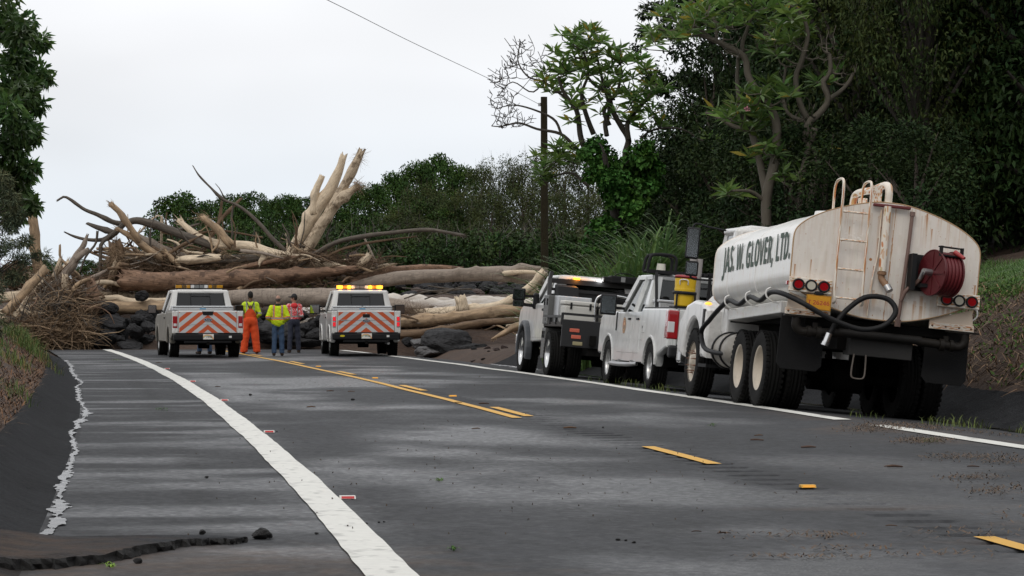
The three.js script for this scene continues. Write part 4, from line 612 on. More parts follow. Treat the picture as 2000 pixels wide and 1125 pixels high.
// ---------------------------------------------------------------- water tanker
{
  const t = thing('tanker_truck', 'old white water tanker truck with rust stains and red hose reel', 'tanker truck');
  const PIV = 0.9, tilt = (g) => g.translate(0, -1.4, -PIV).rotateX(-0.036).translate(0, 1.4, PIV);      // tank and frame sit a little nose-down
  const r = 0.54, wb1 = -1.32, wbf = -4.88, Z1 = 1.65, Z0 = -3.5;
  const rustTone = (g, x, y, w, h, a, tone = '150,84,34') => { const gr = g.createLinearGradient(0, y, 0, y + h); gr.addColorStop(0, `rgba(${tone},${a})`); gr.addColorStop(1, `rgba(${tone},0)`); g.fillStyle = gr; g.fillRect(x - w / 2, y, w, h); };
  const R = rng(77);
  const speck = (g, w, h, n) => { for (let i = 0; i < n; i++) { const x = R() * w, y = R() * h, s = 0.8 + R() * R() * 3.5; g.fillStyle = `rgba(${130 + R() * 40},${70 + R() * 30},${28 + R() * 15},${0.25 + 0.5 * R()})`; g.beginPath(); g.ellipse(x, y, s * 0.8, s * (1 + R()), 0, 0, 7); g.fill(); if (R() < 0.5) rustTone(g, x, y, s * 1.2, 14 + R() * 60, 0.35 * R()); } };
  // rear head paint: chalky cream, rust bleeding from the rim, the seam and chips
  const headTex = toCanvas(1300, 850, (g, w, h) => {
    g.fillStyle = '#dcd5cc'; g.fillRect(0, 0, w, h);
    for (let i = 0; i < 900; i++) { g.fillStyle = R() < 0.5 ? `rgba(236,230,221,${0.05 + 0.1 * R()})` : `rgba(180,160,138,${0.03 + 0.07 * R()})`; const a = R() * w, b = R() * h; g.fillRect(a, b, 3 + R() * 26, 20 + R() * 160); }
    for (let i = 0; i < 70; i++) rustTone(g, R() * w, R() * 120, 2 + R() * 10, 60 + R() * 260, 0.28 * R());
    const sx = 0.53 * w; g.strokeStyle = 'rgba(140,92,52,0.55)'; g.lineWidth = 3; g.beginPath(); g.moveTo(sx, 60); g.lineTo(sx - 26, h); g.stroke(); for (let i = 0; i < 30; i++) { const k = R(); rustTone(g, sx - 26 * k + (R() - 0.5) * 8, k * h, 2 + R() * 5, 30 + R() * 80, 0.5); }
    for (const [x, y, q] of [[0.72, 0.2, 1], [0.76, 0.42, 1], [0.83, 0.44, 1], [0.9, 0.48, 1], [0.69, 0.08, 1.4], [0.45, 0.32, 1], [0.44, 0.55, 0.8], [0.6, 0.6, 1], [0.12, 0.55, 0.9], [0.3, 0.25, 0.7], [0.965, 0.62, 1.3], [0.04, 0.6, 1.2]]) { rustTone(g, x * w, y * h, 5 * q, 90 * q, 0.75, '140,72,24'); rustTone(g, x * w, y * h, 12 * q, 170 * q, 0.22); }
    speck(g, w, h, 190);
    for (let i = 0; i < 60; i++) rustTone(g, R() * w, h * (0.74 + 0.1 * R()), 6 + R() * 20, 80 + 90 * R(), 0.35 * R());
    g.fillStyle = 'rgba(245,244,242,0.35)'; for (let i = 0; i < 24; i++) { g.beginPath(); g.ellipse(w * (0.27 + 0.1 * R()), h * (0.3 + 0.06 * R()), 3 + 9 * R(), 2 + 5 * R(), 0, 0, 7); g.fill(); }
    g.fillStyle = '#a9713c'; g.beginPath(); g.arc(w * 0.42, h * 0.5, 10, 0, 7); g.fill();
  });
  const sideTex = toCanvas(1024, 512, (g, w, h) => {
    g.fillStyle = '#e2e1dd'; g.fillRect(0, 0, w, h);
    for (let i = 0; i < 500; i++) { g.fillStyle = `rgba(${150 + R() * 60},${130 + R() * 60},${100 + R() * 70},${0.02 + 0.05 * R()})`; g.fillRect(R() * w, R() * h, 2 + R() * 16, 20 + R() * 120); }
    for (let i = 0; i < 46; i++) rustTone(g, R() * w, R() * h * 0.7, 2 + R() * 9, 30 + R() * 110, 0.3 * R(), '150,105,62'); speck(g, w, h, 70);
  });
  sideTex.wrapS = sideTex.wrapT = THREE.RepeatWrapping;
  const headMat = M(1, 1, 1, 0.55, { map: headTex }), tankMat = M(1, 1, 1, 0.3, { map: sideTex, clearcoat: 0.4, clearcoatRoughness: 0.2 });
  const rusty = M(1, 1, 1, 0.6, { map: rep(toCanvas(256, 256, (g, w, h) => { g.fillStyle = '#ddd5c8'; g.fillRect(0, 0, w, h); for (let i = 0; i < 70; i++) { g.fillStyle = `rgba(${150 + R() * 40},${84 + R() * 30},${32 + R() * 18},${0.25 + 0.5 * R()})`; g.beginPath(); g.ellipse(R() * w, R() * h, 4 + R() * 22, 3 + R() * 14, R() * 3, 0, 7); g.fill(); } }), 1, 1) });
  rusty.map.wrapS = rusty.map.wrapT = THREE.RepeatWrapping;
  const cream = M(1, 1, 1, 0.55, { map: rep(sideTex, 0.5, 0.5) });
  const halfC = [[0, 1.33], [0.3, 1.345], [0.62, 1.42], [0.85, 1.5], [1.06, 1.595], [1.19, 1.69], [1.235, 1.8], [1.24, 1.9], [1.24, 2.05], [1.24, 2.2], [1.24, 2.33], [1.232, 2.41], [1.205, 2.48], [1.1, 2.59], [0.85, 2.74], [0.5, 2.87], [0.2, 2.94], [0, 2.95]];
  const con = [...halfC.map(([x, y]) => [x, y]), ...halfC.slice(1, -1).reverse().map(([x, y]) => [-x, y])];
  {
    const curve = new THREE.CatmullRomCurve3(con.map(([x, y]) => V(x, y, 0)), true, 'centripetal'), n = 96, pos = [], uv = [], idx = [], st = 12; const pts = curve.getSpacedPoints(n);
    for (let k = 0; k <= st; k++) for (let i = 0; i <= n; i++) { const z = lerp(Z1 - 0.03, Z0, k / st); pos.push(pts[i].x, pts[i].y, z); uv.push(z * 0.3, (pts[i].y - 1.3) * 0.55); }
    for (let k = 0; k < st; k++) for (let i = 0; i < n; i++) { const a = k * (n + 1) + i, b = a + n + 1; idx.push(a, b, a + 1, b, b + 1, a + 1); }
    const g = new THREE.BufferGeometry(); g.setAttribute('position', new THREE.Float32BufferAttribute(pos, 3)); g.setAttribute('uv', new THREE.Float32BufferAttribute(uv, 2)); g.setIndex(idx); g.computeVertexNormals();
    const tank = mesh('tank', tilt(g), tankMat, t);
    mesh('tank_seam', [-0.6, -2.5].map((z) => { const q = new THREE.TubeGeometry(new THREE.CatmullRomCurve3(pts.map((p) => V(p.x * 1.001, p.y, z)), true), 100, 0.006, 5, true); return tilt(q); }), cream, tank);
    const shp = new THREE.Shape(pts.slice(0, n).map((p) => new THREE.Vector2(p.x, p.y)));
    for (const [z, d] of [[Z1 - 0.05, 0.05], [Z0 - 0.02, 0.03]]) {
      const hg = new THREE.ExtrudeGeometry(shp, { depth: d - 0.03, bevelEnabled: true, bevelThickness: 0.015, bevelSize: 0.012, bevelSegments: 2 }).translate(0, 0, z + 0.015), u = hg.attributes.uv, q = hg.attributes.position;
      for (let i = 0; i < u.count; i++) u.setXY(i, (q.getX(i) + 1.3) / 2.6, (q.getY(i) - 1.3) / 1.7);
      mesh('tank_head', tilt(hg), headMat, t);
    }
    mesh('tank_rim', tilt(new THREE.TubeGeometry(new THREE.CatmullRomCurve3(pts.slice(0, n).map((p) => V(p.x * 1.004, 1.3 + (p.y - 1.3) * 1.004, Z1 - 0.004)), true), 160, 0.009, 6, true)), M(0.40, 0.26, 0.14, 0.8), t);
  }
  // lettering on both sides of the tank
  const font = await new FontLoader().loadAsync('fonts/droid/droid_sans_bold.typeface.json');
  for (const s of [-1, 1]) {
    const g = new THREE.ShapeGeometry(font.generateShapes('JAS. W. GLOVER, LTD.', 1), 6); g.computeBoundingBox(); const b = g.boundingBox, L = 4.4;
    g.translate(-(b.min.x + b.max.x) / 2, -b.min.y, 0); g.scale(L / (b.max.x - b.min.x), 0.285 / 0.73, 1); g.rotateY(s * Math.PI / 2).translate(s * 1.2475, 1.945, -0.7);
    mesh('lettering', tilt(g), M(0.012, 0.045, 0.022, 0.5), t);
  }
  // rear fittings
  const ZR = Z1 + 0.02, lad = [];
  for (const x of [-0.68, -0.31]) { lad.push(pipe([[x + 0.02, 1.5, ZR + 0.02], [x + 0.02, 1.52, ZR + 0.1], [x, 1.65, ZR + 0.12], [x, 2.4, ZR + 0.12], [x, 3.12, ZR + 0.12], [x, 3.2, ZR + 0.07], [x, 3.2, ZR - 0.28], [x, 3.12, ZR - 0.36], [x, 2.8, ZR - 0.37]], 0.018, 90, 8)); }
  const ladder = mesh('ladder', lad.map(tilt), rusty, t); for (const y of [1.57, 1.97, 2.37, 2.76]) mesh('rung', tilt(rod([-0.68, y, ZR + 0.12], [-0.31, y, ZR + 0.12], 0.015, 0.015, 8)), rusty, ladder);
  mesh('fill_pipe', [pipe([[-0.02, 2.88, Z1 - 0.09], [-0.02, 3.12, Z1 - 0.09], [-0.02, 3.2, Z1 - 0.16], [-0.02, 3.21, Z1 - 1.0], [-0.02, 3.2, Z1 - 1.95], [-0.02, 3.12, Z1 - 2.03], [-0.02, 2.85, Z1 - 2.05]], 0.05, 80, 16), box(0.12, 0.3, 0.14, -0.18, 3.03, Z1 - 0.12), box(0.1, 0.2, 0.1, -0.14, 2.98, Z1 - 1.0)].map(tilt), rusty, t);
  mesh('hatch', [new THREE.CylinderGeometry(0.3, 0.32, 0.1, 28).translate(0, 2.97, -1.4)].map(tilt), cream, t);
  mesh('work_light_bar', [rbox(0.5, 0.045, 0.06, 0.015, 0.0, 2.905, ZR + 0.04)].map(tilt), M(0.12, 0.02, 0.02, 0.5), t);
  const dp = mesh('drain_pipe', [pipe([[-0.06, 2.9, ZR + 0.05], [-0.06, 2.4, ZR + 0.05], [-0.06, 2.0, ZR + 0.05]], 0.05, 20, 14), pipe([[-0.13, 2.85, ZR + 0.02], [-0.13, 2.2, ZR + 0.02], [-0.17, 1.9, ZR + 0.02], [-0.2, 1.36, ZR + 0.02]], 0.012, 30, 6)].map(tilt), rusty, t);
  mesh('nozzle', [pipe([[-0.06, 2.0, ZR + 0.05], [-0.06, 1.9, ZR + 0.05], [-0.02, 1.83, ZR + 0.09], [0.0, 1.79, ZR + 0.12]], 0.045, 20, 12), new THREE.CylinderGeometry(0.06, 0.06, 0.04, 14).translate(-0.06, 1.97, ZR + 0.05)].map(tilt), M(0.22, 0.12, 0.06, 0.6), dp); mesh('coupling', [rod([0.0, 1.80, ZR + 0.12], [0.035, 1.73, ZR + 0.16], 0.052, 0.05, 14)].map(tilt), mat.steel, dp);
  mesh('riser_pipe', [pipe([[0.28, 2.86, ZR + 0.04], [0.26, 2.3, ZR + 0.04], [0.22, 1.5, ZR + 0.04], [0.21, 1.36, ZR + 0.04]], 0.024, 40, 10), rod([0.21, 1.36, ZR + 0.04], [0.205, 1.26, ZR + 0.04], 0.04), rod([0.28, 2.80, ZR + 0.04], [0.28, 2.86, ZR + 0.04], 0.034), pipe([[0.22, 1.62, ZR + 0.05], [0.27, 1.76, ZR + 0.08], [0.4, 1.9, ZR + 0.14], [0.46, 2.02, ZR + 0.2]], 0.028, 30, 10)].map(tilt), M(0.17, 0.105, 0.085, 0.6), t);
  // hose reel
  {
    const hm = M(0.085, 0.007, 0.010, 0.5), q = (g) => tilt(g.rotateY(0.33).translate(0.66, 2.03, ZR + 0.3));      // disc axis along local x before turning
    const disc = (x) => { const g = [new THREE.CylinderGeometry(0.31, 0.31, 0.012, 44, 1, false)]; g.push(new THREE.TorusGeometry(0.31, 0.013, 8, 48).rotateX(Math.PI / 2)); return merge(g).rotateZ(Math.PI / 2).translate(x, 0, 0); };
    const reel = mesh('hose_reel', [disc(-0.14), disc(0.14), cylX(0.12, 0.28, 0, 0, 0, 24)].map(q), hm, t);
    mesh('hose_coil', Array.from({ length: 10 }, (_, k) => new THREE.TorusGeometry(k < 5 ? 0.275 : 0.24, 0.026, 8, 40).rotateY(Math.PI / 2).translate(-0.11 + 0.055 * (k % 5), 0, 0)).map(q), M(0.12, 0.008, 0.012, 0.55), reel);
    mesh('spoke', [0, 1, 2, 3].map((k) => box(0.012, 0.58, 0.04, -0.152, 0, 0, k * Math.PI / 4)).map(q), hm, reel);
    mesh('reel_hub', [cylX(0.045, 0.14, -0.21, 0, 0, 16), rod([-0.28, 0, 0], [-0.28, -0.1, -0.06], 0.025)].map(q), mat.steel, reel);
    mesh('hose_guide', [box(0.32, 0.02, 0.06, 0.02, 0.36, 0.12), box(0.32, 0.02, 0.06, 0.02, 0.24, 0.2), box(0.02, 0.14, 0.06, -0.14, 0.3, 0.16), box(0.02, 0.14, 0.06, 0.18, 0.3, 0.16)].map(q), mat.black, reel);
    mesh('hose_nozzle', [rod([0.06, 0.3, 0.18], [0.11, 0.22, 0.33], 0.035, 0.022, 12)].map(q), M(0.32, 0.03, 0.03, 0.4), reel);
    mesh('reel_bracket', [box(0.24, 0.5, 0.05, 0.42, 2.03, ZR + 0.03), box(0.06, 0.5, 0.22, 0.32, 2.03, ZR + 0.1), box(0.4, 0.05, 0.3, 0.6, 1.85, ZR + 0.13)].map(tilt), mat.black, t);
  }
  // tail lamps on rusty brackets
  for (const s of [-1, 1]) {
    const cx = s * 0.985, lb = mesh('lamp_bracket', [rbox(0.56, 0.2, 0.08, 0.012, cx, 1.7, ZR + 0.04)].map(tilt), rusty, t);
    for (const k of [-1, 0, 1]) {
      const lm = mesh('tail_lamp', [new THREE.CylinderGeometry(0.067, 0.067, 0.03, 28).rotateX(Math.PI / 2).translate(cx + k * 0.168, 1.7, ZR + 0.09)].map(tilt), k ? mat.red : M(0.5, 0.47, 0.38, 0.3), lb);
      mesh('lamp_ring', [new THREE.TorusGeometry(0.068, 0.014, 8, 30).translate(cx + k * 0.168, 1.7, ZR + 0.1)].map(tilt), mat.black, lm);
    }
    mesh('mudguard_panel', [slab([[s * 0.66, 1.42, ZR - 0.1], [s * 1.22, 1.6, ZR - 0.1], [s * 1.25, 1.33, ZR - 0.1], [s * 0.66, 1.33, ZR - 0.1]], s * 0.01), rbox(0.6, 0.09, 0.03, 0.008, s * 0.96, 1.335, ZR - 0.09)].map(tilt), rusty, t);
    mesh('rivet', [0.7, 0.88, 1.06, 1.22].map((x) => new THREE.SphereGeometry(0.014, 8, 6).translate(s * x, 1.335, ZR - 0.072)).map(tilt), M(0.14, 0.07, 0.03, 0.7), t);
    const fl = [[0.68, 1.32], [1.26, 1.32], [1.27, 0.64], [1.21, 0.56], [0.74, 0.56], [0.67, 0.64]].map(([x, y]) => [s * x, y]);
    mesh('mud_flap', rearPrism(fl, 1.38, 0.02, 0.006), M(0.011, 0.011, 0.0115, 0.7, { bumpMap: rep(asphaltBump, 2, 2), bumpScale: 0.006, specularIntensity: 0.35 }), t);
    // suction pipe ends with valves
    mesh('valve_pipe', [pipe([[s * 1.12, 1.28, ZR + 0.02], [s * 1.12, 1.16, ZR + 0.02], [s * 1.06, 1.1, ZR + 0.02], [s * 0.9, 1.1, ZR + 0.02], [s * 0.5, 1.12, ZR + 0.0]], 0.06, 50, 12), box(0.42, 0.025, 0.14, s * 1.08, 1.3, ZR + 0.02), cylX(0.08, 0.05, s * 0.95, 1.1, ZR + 0.02, 16), cylX(0.085, 0.06, s * 0.82, 1.1, ZR + 0.02, 16), box(0.06, 0.12, 0.05, s * 0.87, 1.17, ZR + 0.02)], M(0.012, 0.010, 0.008, 0.6, { specularIntensity: 0.4 }), t);
  }
  mesh('cross_pipe', [cylX(0.06, 1.1, 0.0, 1.13, ZR, 16)], M(0.012, 0.011, 0.010, 0.6, { specularIntensity: 0.4 }), t);
  const plateTex = toCanvas(384, 240, (g, w, h) => { g.fillStyle = '#c98d17'; g.fillRect(0, 0, w, h); g.strokeStyle = '#7a4a10'; g.lineWidth = 6; g.strokeRect(8, 8, w - 16, h - 16); g.fillStyle = '#a3362a'; g.font = 'bold 96px sans-serif'; g.textAlign = 'center'; g.textBaseline = 'middle'; g.fillText('T 26246', w / 2, h / 2 + 4); for (let i = 0; i < 120; i++) { g.fillStyle = `rgba(90,60,20,${0.12 * R()})`; g.fillRect(R() * w, R() * h, 6 + R() * 30, 3 + R() * 8); } });
  const lp = mesh('licence_plate', [box(0.33, 0.205, 0.008, -0.87, 1.475, ZR + 0.1)].map(tilt), M(0.42, 0.24, 0.03, 0.6), t); { const [g, m] = decalPlane(0.325, 0.2, plateTex, -0.87, 1.475, ZR + 0.107); mesh('plate_print', tilt(g), m, lp); }
  mesh('plate_lamp', [rbox(0.12, 0.06, 0.07, 0.02, -0.87, 1.6, ZR + 0.08)].map(tilt), mat.trim, t);
  // frame, bumper box, axles
  mesh('rear_bumper', [rbox(0.84, 0.32, 0.36, 0.012, 0.05, 1.0, 1.42)], M(0.03, 0.029, 0.028, 0.6, { specularIntensity: 0.5 }), t);
  mesh('step_loop', [pipe([[-0.3, 0.86, 1.6], [-0.31, 0.56, 1.6], [-0.29, 0.53, 1.6], [-0.16, 0.53, 1.6], [-0.14, 0.56, 1.6], [-0.14, 0.86, 1.6]], 0.012, 50, 6)], M(0.12, 0.1, 0.085, 0.6), t);
  mesh('chassis', [box(0.14, 0.3, 7.5, -0.42, 1.05, -2.35), box(0.14, 0.3, 7.5, 0.42, 1.05, -2.35), box(1.9, 0.12, 4.9, 0, 1.26, -1.0), cylX(0.09, 1.9, 0, r, 0), cylX(0.24, 0.42, 0, r, 0, 18), cylX(0.09, 1.9, 0, r, wb1), cylX(0.24, 0.42, 0, r, wb1, 18), cylX(0.07, 1.9, 0, r, wbf), box(0.14, 0.35, 1.6, -0.5, 0.85, -0.66), box(0.14, 0.35, 1.6, 0.5, 0.85, -0.66), rbox(0.8, 0.7, 1.4, 0.08, 0, 0.95, -4.7), cylX(0.14, 0.3, -0.55, 0.75, 0.1, 14), cylX(0.14, 0.3, 0.55, 0.75, 0.1, 14), box(0.05, 0.4, 0.4, 0, 0.75, 0.45)], mat.under, t);
  const creamRim = M(0.56, 0.50, 0.42, 0.5, { map: dustTex });
  for (const s of [-1, 1]) {
    for (const z of [0, wb1]) { wheel(t, s * 1.085, r, z, r, 0.27, 0.31, 'dually_out', creamRim); wheel(t, s * 0.78, r, z, r, 0.27, 0.31, 'dually_out', creamRim); }
    const fw = wheel(t, s * 1.06, r, wbf, r, 0.28, 0.31, 'steer', creamRim);
    mesh('nut_cap', Array.from({ length: 10 }, (_, k) => new THREE.ConeGeometry(0.016, 0.1, 6).rotateZ(-Math.PI / 2).translate(0.15, 0.17 * Math.cos(k * 0.628), 0.17 * Math.sin(k * 0.628))), M(0.16, 0.08, 0.05, 0.7), fw);
    // side trays and long skirt under the tank
    mesh('side_tray', [rbox(0.3, 0.17, 3.4, 0.015, s * 1.1, 1.40, -0.45)].map(tilt), cream, t);
    for (const z of [1.1, -0.2, -1.6]) mesh('hose_hook', [pipe([[s * 1.2, 1.46, z], [s * 1.34, 1.47, z], [s * 1.42, 1.54, z], [s * 1.42, 1.62, z], [s * 1.37, 1.66, z]], 0.012, 30, 6)].map(tilt), cream, t);
    mesh('marker_lamp', [rbox(0.03, 0.06, 0.08, 0.01, s * 1.255, 1.72, 1.55)].map(tilt), mat.red, t);
  }
  mesh('fuel_tank', [new THREE.CapsuleGeometry(0.27, 0.95, 6, 24).rotateX(Math.PI / 2).translate(-0.98, 0.76, -2.75)], M(0.34, 0.32, 0.29, 0.45, { metalness: 0.3, map: dustTex }), t);
  for (const z of [-2.5, -3.05]) mesh('tank_strap', new THREE.TorusGeometry(0.278, 0.016, 6, 32).scale(1, 1, 2.4).translate(-0.98, 0.76, z), mat.black, t);
  for (const s of [-1, 1]) mesh('cab_step', [box(0.4, 0.05, 0.6, s * 1.05, 0.5, -3.75), box(0.05, 0.5, 0.05, s * 0.95, 0.7, -3.75)], mat.trim, t);
  // cab
  const wc = mat.white, cb = -3.7, cf = -4.43, roof = 2.68, belt = 1.86;
  mesh('cab_body', [rbox(1.96, 0.86, 1.25, 0.05, 0, 1.42, -4.23), rbox(1.9, 0.12, 1.0, 0.06, 0, roof - 0.05, -4.14), rbox(1.5, 0.08, 0.8, 0.04, 0, roof + 0.02, -4.13), rbox(1.92, 0.9, 0.08, 0.03, 0, 2.2, cb), ...[-1, 1].flatMap((s) => [beam([s * 0.93, belt - 0.05, cf - 0.38], [s * 0.87, roof - 0.06, cf - 0.12], 0.09, 0.11), beam([s * 0.94, belt - 0.05, cb - 0.03], [s * 0.9, roof - 0.06, cb - 0.03], 0.1, 0.2)])], wc, t);
  for (const s of [-1, 1]) {
    mesh('side_window', slab([[s * 0.95, belt - 0.02, cf - 0.32], [s * 0.95, belt - 0.02, cb - 0.14], [s * 0.9, roof - 0.1, cb - 0.14], [s * 0.89, roof - 0.1, cf - 0.14]], s * 0.006), mat.glass, t);
    mesh('door', sidePrism([[cb - 0.1, 1.05], [cb - 0.1, belt - 0.04], [cf - 0.3, belt - 0.04], [cf - 0.3, 1.05]], s * 0.97, s * 0.99, 0.006), wc, t);
    const fo = [...arc(wbf, r, 0.68, Math.PI - 0.1, 0.12, 18), [wbf + 0.74, 0.62], [wbf + 0.95, 0.62], [wbf + 0.95, 1.36], [wbf + 0.55, 1.5], [wbf - 0.1, 1.53], [wbf - 0.7, 1.45], [wbf - 1.15, 1.2], [wbf - 1.2, 0.7]];
    const fe = mesh('fender', sidePrism(fo, s * 0.78, s * 1.22, 0.06), wc, t);
    mesh('turn_signal', new THREE.SphereGeometry(0.055, 16, 10).scale(1, 0.75, 1.3).translate(s * 1.14, 1.46, wbf + 0.62), mat.amberLit, fe);
    mesh('side_vent', box(0.02, 0.28, 0.12, s * 1.225, 1.24, wbf + 0.8), mat.black, fe);
    // tall west-coast mirror
    const mx = s * 1.42, mz = cf - 0.05, mi = mesh('mirror', [rbox(0.2, 0.5, 0.09, 0.03, 0, 0, 0).rotateY(s * 0.22).translate(mx, 2.4, mz)], mat.black, t); mesh('convex_mirror', rbox(0.19, 0.24, 0.09, 0.03, 0, 0, 0).rotateY(s * 0.22).translate(mx - s * 0.02, 2.0, mz), mat.trim, mi);
    mesh('mirror_glass', [box(0.16, 0.44, 0.01, 0, 0, 0.045).rotateY(s * 0.22).translate(mx, 2.4, mz), box(0.15, 0.18, 0.01, 0, 0, 0.045).rotateY(s * 0.22).translate(mx - s * 0.02, 2.0, mz)], M(0.5, 0.52, 0.54, 0.05, { metalness: 1 }), mi);
    mesh('mirror_arm', [pipe([[s * 0.85, 2.64, mz], [s * 1.2, 2.68, mz], [mx, 2.7, mz], [mx, 2.4, mz]], 0.016, 30, 6), pipe([[s * 0.95, 1.86, mz], [s * 1.2, 1.84, mz], [mx - s * 0.02, 1.86, mz], [mx - s * 0.02, 2.0, mz]], 0.018, 30, 6)], mat.black, mi);
  }
  mesh('windshield', slab([[-0.88, belt - 0.02, cf - 0.42], [0.88, belt - 0.02, cf - 0.42], [0.84, roof - 0.08, cf - 0.16], [-0.84, roof - 0.08, cf - 0.16]], 0.008), mat.glass, t);
  mesh('hood', sidePrism([[-4.68, 1.1], [-4.68, 1.84], [-4.9, 1.82], [-6.03, 1.56], [-6.23, 1.35], [-6.26, 0.95]], -0.84, 0.84, 0.06), wc, t);
  mesh('grille', rbox(1.1, 0.6, 0.08, 0.04, 0, 1.15, -6.28), mat.chrome, t); mesh('front_bumper', rbox(2.3, 0.3, 0.2, 0.05, 0, 0.65, -6.33), mat.chrome, t);
  mesh('seat', rbox(1.5, 0.7, 0.2, 0.06, 0, 1.95, cb - 0.2), mat.seat, t);
  // black suction hose, hung along the left side and looped across the back
  const hp = [[-1.2, 0.71, -2.25], [-1.28, 0.71, -2.7], [-1.34, 0.8, -3.3], [-1.36, 1.0, -3.45], [-1.36, 1.2, -2.9], [-1.37, 1.42, -2.0], [-1.37, 1.49, -1.6], [-1.36, 1.44, -0.9], [-1.37, 1.54, -0.2], [-1.36, 1.49, 0.45], [-1.36, 1.6, 1.1], [-1.3, 1.58, 1.62], [-1.1, 1.48, 1.85], [-0.9, 1.38, 1.89], [-0.62, 1.265, 1.91], [-0.274, 1.2, 1.92], [0.0, 1.3, 1.92], [0.12, 1.5, 1.9], [0.02, 1.645, 1.85], [-0.256, 1.65, 1.81], [-0.475, 1.47, 1.79], [-0.62, 1.25, 1.78], [-0.7, 1.08, 1.79]];
  const hose = mesh('suction_hose', pipe(hp, 0.036, 260, 12), M(0.010, 0.010, 0.0105, 0.55, { specularIntensity: 0.5 }), t);
  mesh('hose_coupling', [rod([-0.7, 1.1, 1.79], [-0.74, 0.96, 1.8], 0.05, 0.05, 16), rod([-0.735, 0.98, 1.8], [-0.75, 0.93, 1.8], 0.058, 0.058, 16)], mat.chrome, hose);
  placeVehicle(t, onRoad(41.75, 8.64, pave(8.64, 41.75) - 0.008), -0.136, 0.1); t.scale.set(1.04, 0.975, 1);
}
// ---------------------------------------------------------------- wood, rocks and water of the flood debris
function woodTex(base, dark, light, { fleck = 0.5, streak = 1, ring = 0, s = 1 } = {}) {
  return dtex(256, 512, (u, v) => {
    const a = pfbm(u * 14, v * 3, 14, 3, 4, s), b = pfbm(u * 40, v * 9, 40, 9, 3, s + 30), c = pfbm(u * 5, v * 5, 5, 5, 4, s + 60), d = pnoise(u * 36, v * 44, 36, 44, s + 90);
    let k = (a - 0.5) * 1.1 * streak + (b - 0.5) * 0.7; const r = [0, 1, 2].map((i) => base[i] * (1 + k * 0.75) + (k > 0 ? (light[i] - base[i]) * k : 0));
    let f = smooth(0.62, 0.74, c) * 0.6 * fleck + smooth(0.86, 0.94, d) * fleck; if (ring) f = Math.max(f, ring * smooth(0.72, 0.86, pfbm(u * 3, v * 40, 3, 40, 2, s + 120)));
    f = clamp(f, 0, 0.9); return S3(...r.map((x, i) => clamp(lerp(x, dark[i], f), 0.004, 0.9)));
  }, true);
}
const woodBump = dtex(256, 512, (u, v) => 0.6 * pfbm(u * 26, v * 5, 26, 5, 4, 200) + 0.4 * pfbm(u * 8, v * 8, 8, 8, 4, 230));
const wood = {};
for (const [k, b, d, l, o, bump] of [
  ['pale', [0.60, 0.49, 0.355], [0.13, 0.075, 0.035], [0.62, 0.50, 0.35], { fleck: 0.45, streak: 0.5, s: 1 }, 0.006],
  ['cream', [0.48, 0.385, 0.275], [0.10, 0.06, 0.03], [0.52, 0.42, 0.29], { fleck: 1, streak: 0.5, s: 5 }, 0.02],
  ['tan', [0.31, 0.218, 0.135], [0.07, 0.04, 0.02], [0.42, 0.29, 0.17], { fleck: 0.6, s: 11 }, 0.01],
  ['grey', [0.255, 0.208, 0.168], [0.06, 0.045, 0.034], [0.30, 0.25, 0.20], { fleck: 0.5, streak: 0.5, ring: 0.5, s: 17 }, 0.006],
  ['red', [0.205, 0.122, 0.077], [0.035, 0.018, 0.011], [0.30, 0.19, 0.12], { fleck: 1, s: 23 }, 0.03],
  ['slate', [0.085, 0.070, 0.055], [0.028, 0.022, 0.018], [0.14, 0.115, 0.09], { fleck: 0.4, s: 29 }, 0.008],
  ['root', [0.115, 0.070, 0.038], [0.03, 0.018, 0.01], [0.2, 0.135, 0.08], { fleck: 0.6, s: 37 }, 0.012],
]) wood[k] = M(1, 1, 1, 0.78, { map: woodTex(b, d, l, o), bumpMap: woodBump, bumpScale: bump });
let woodSeed = 3;
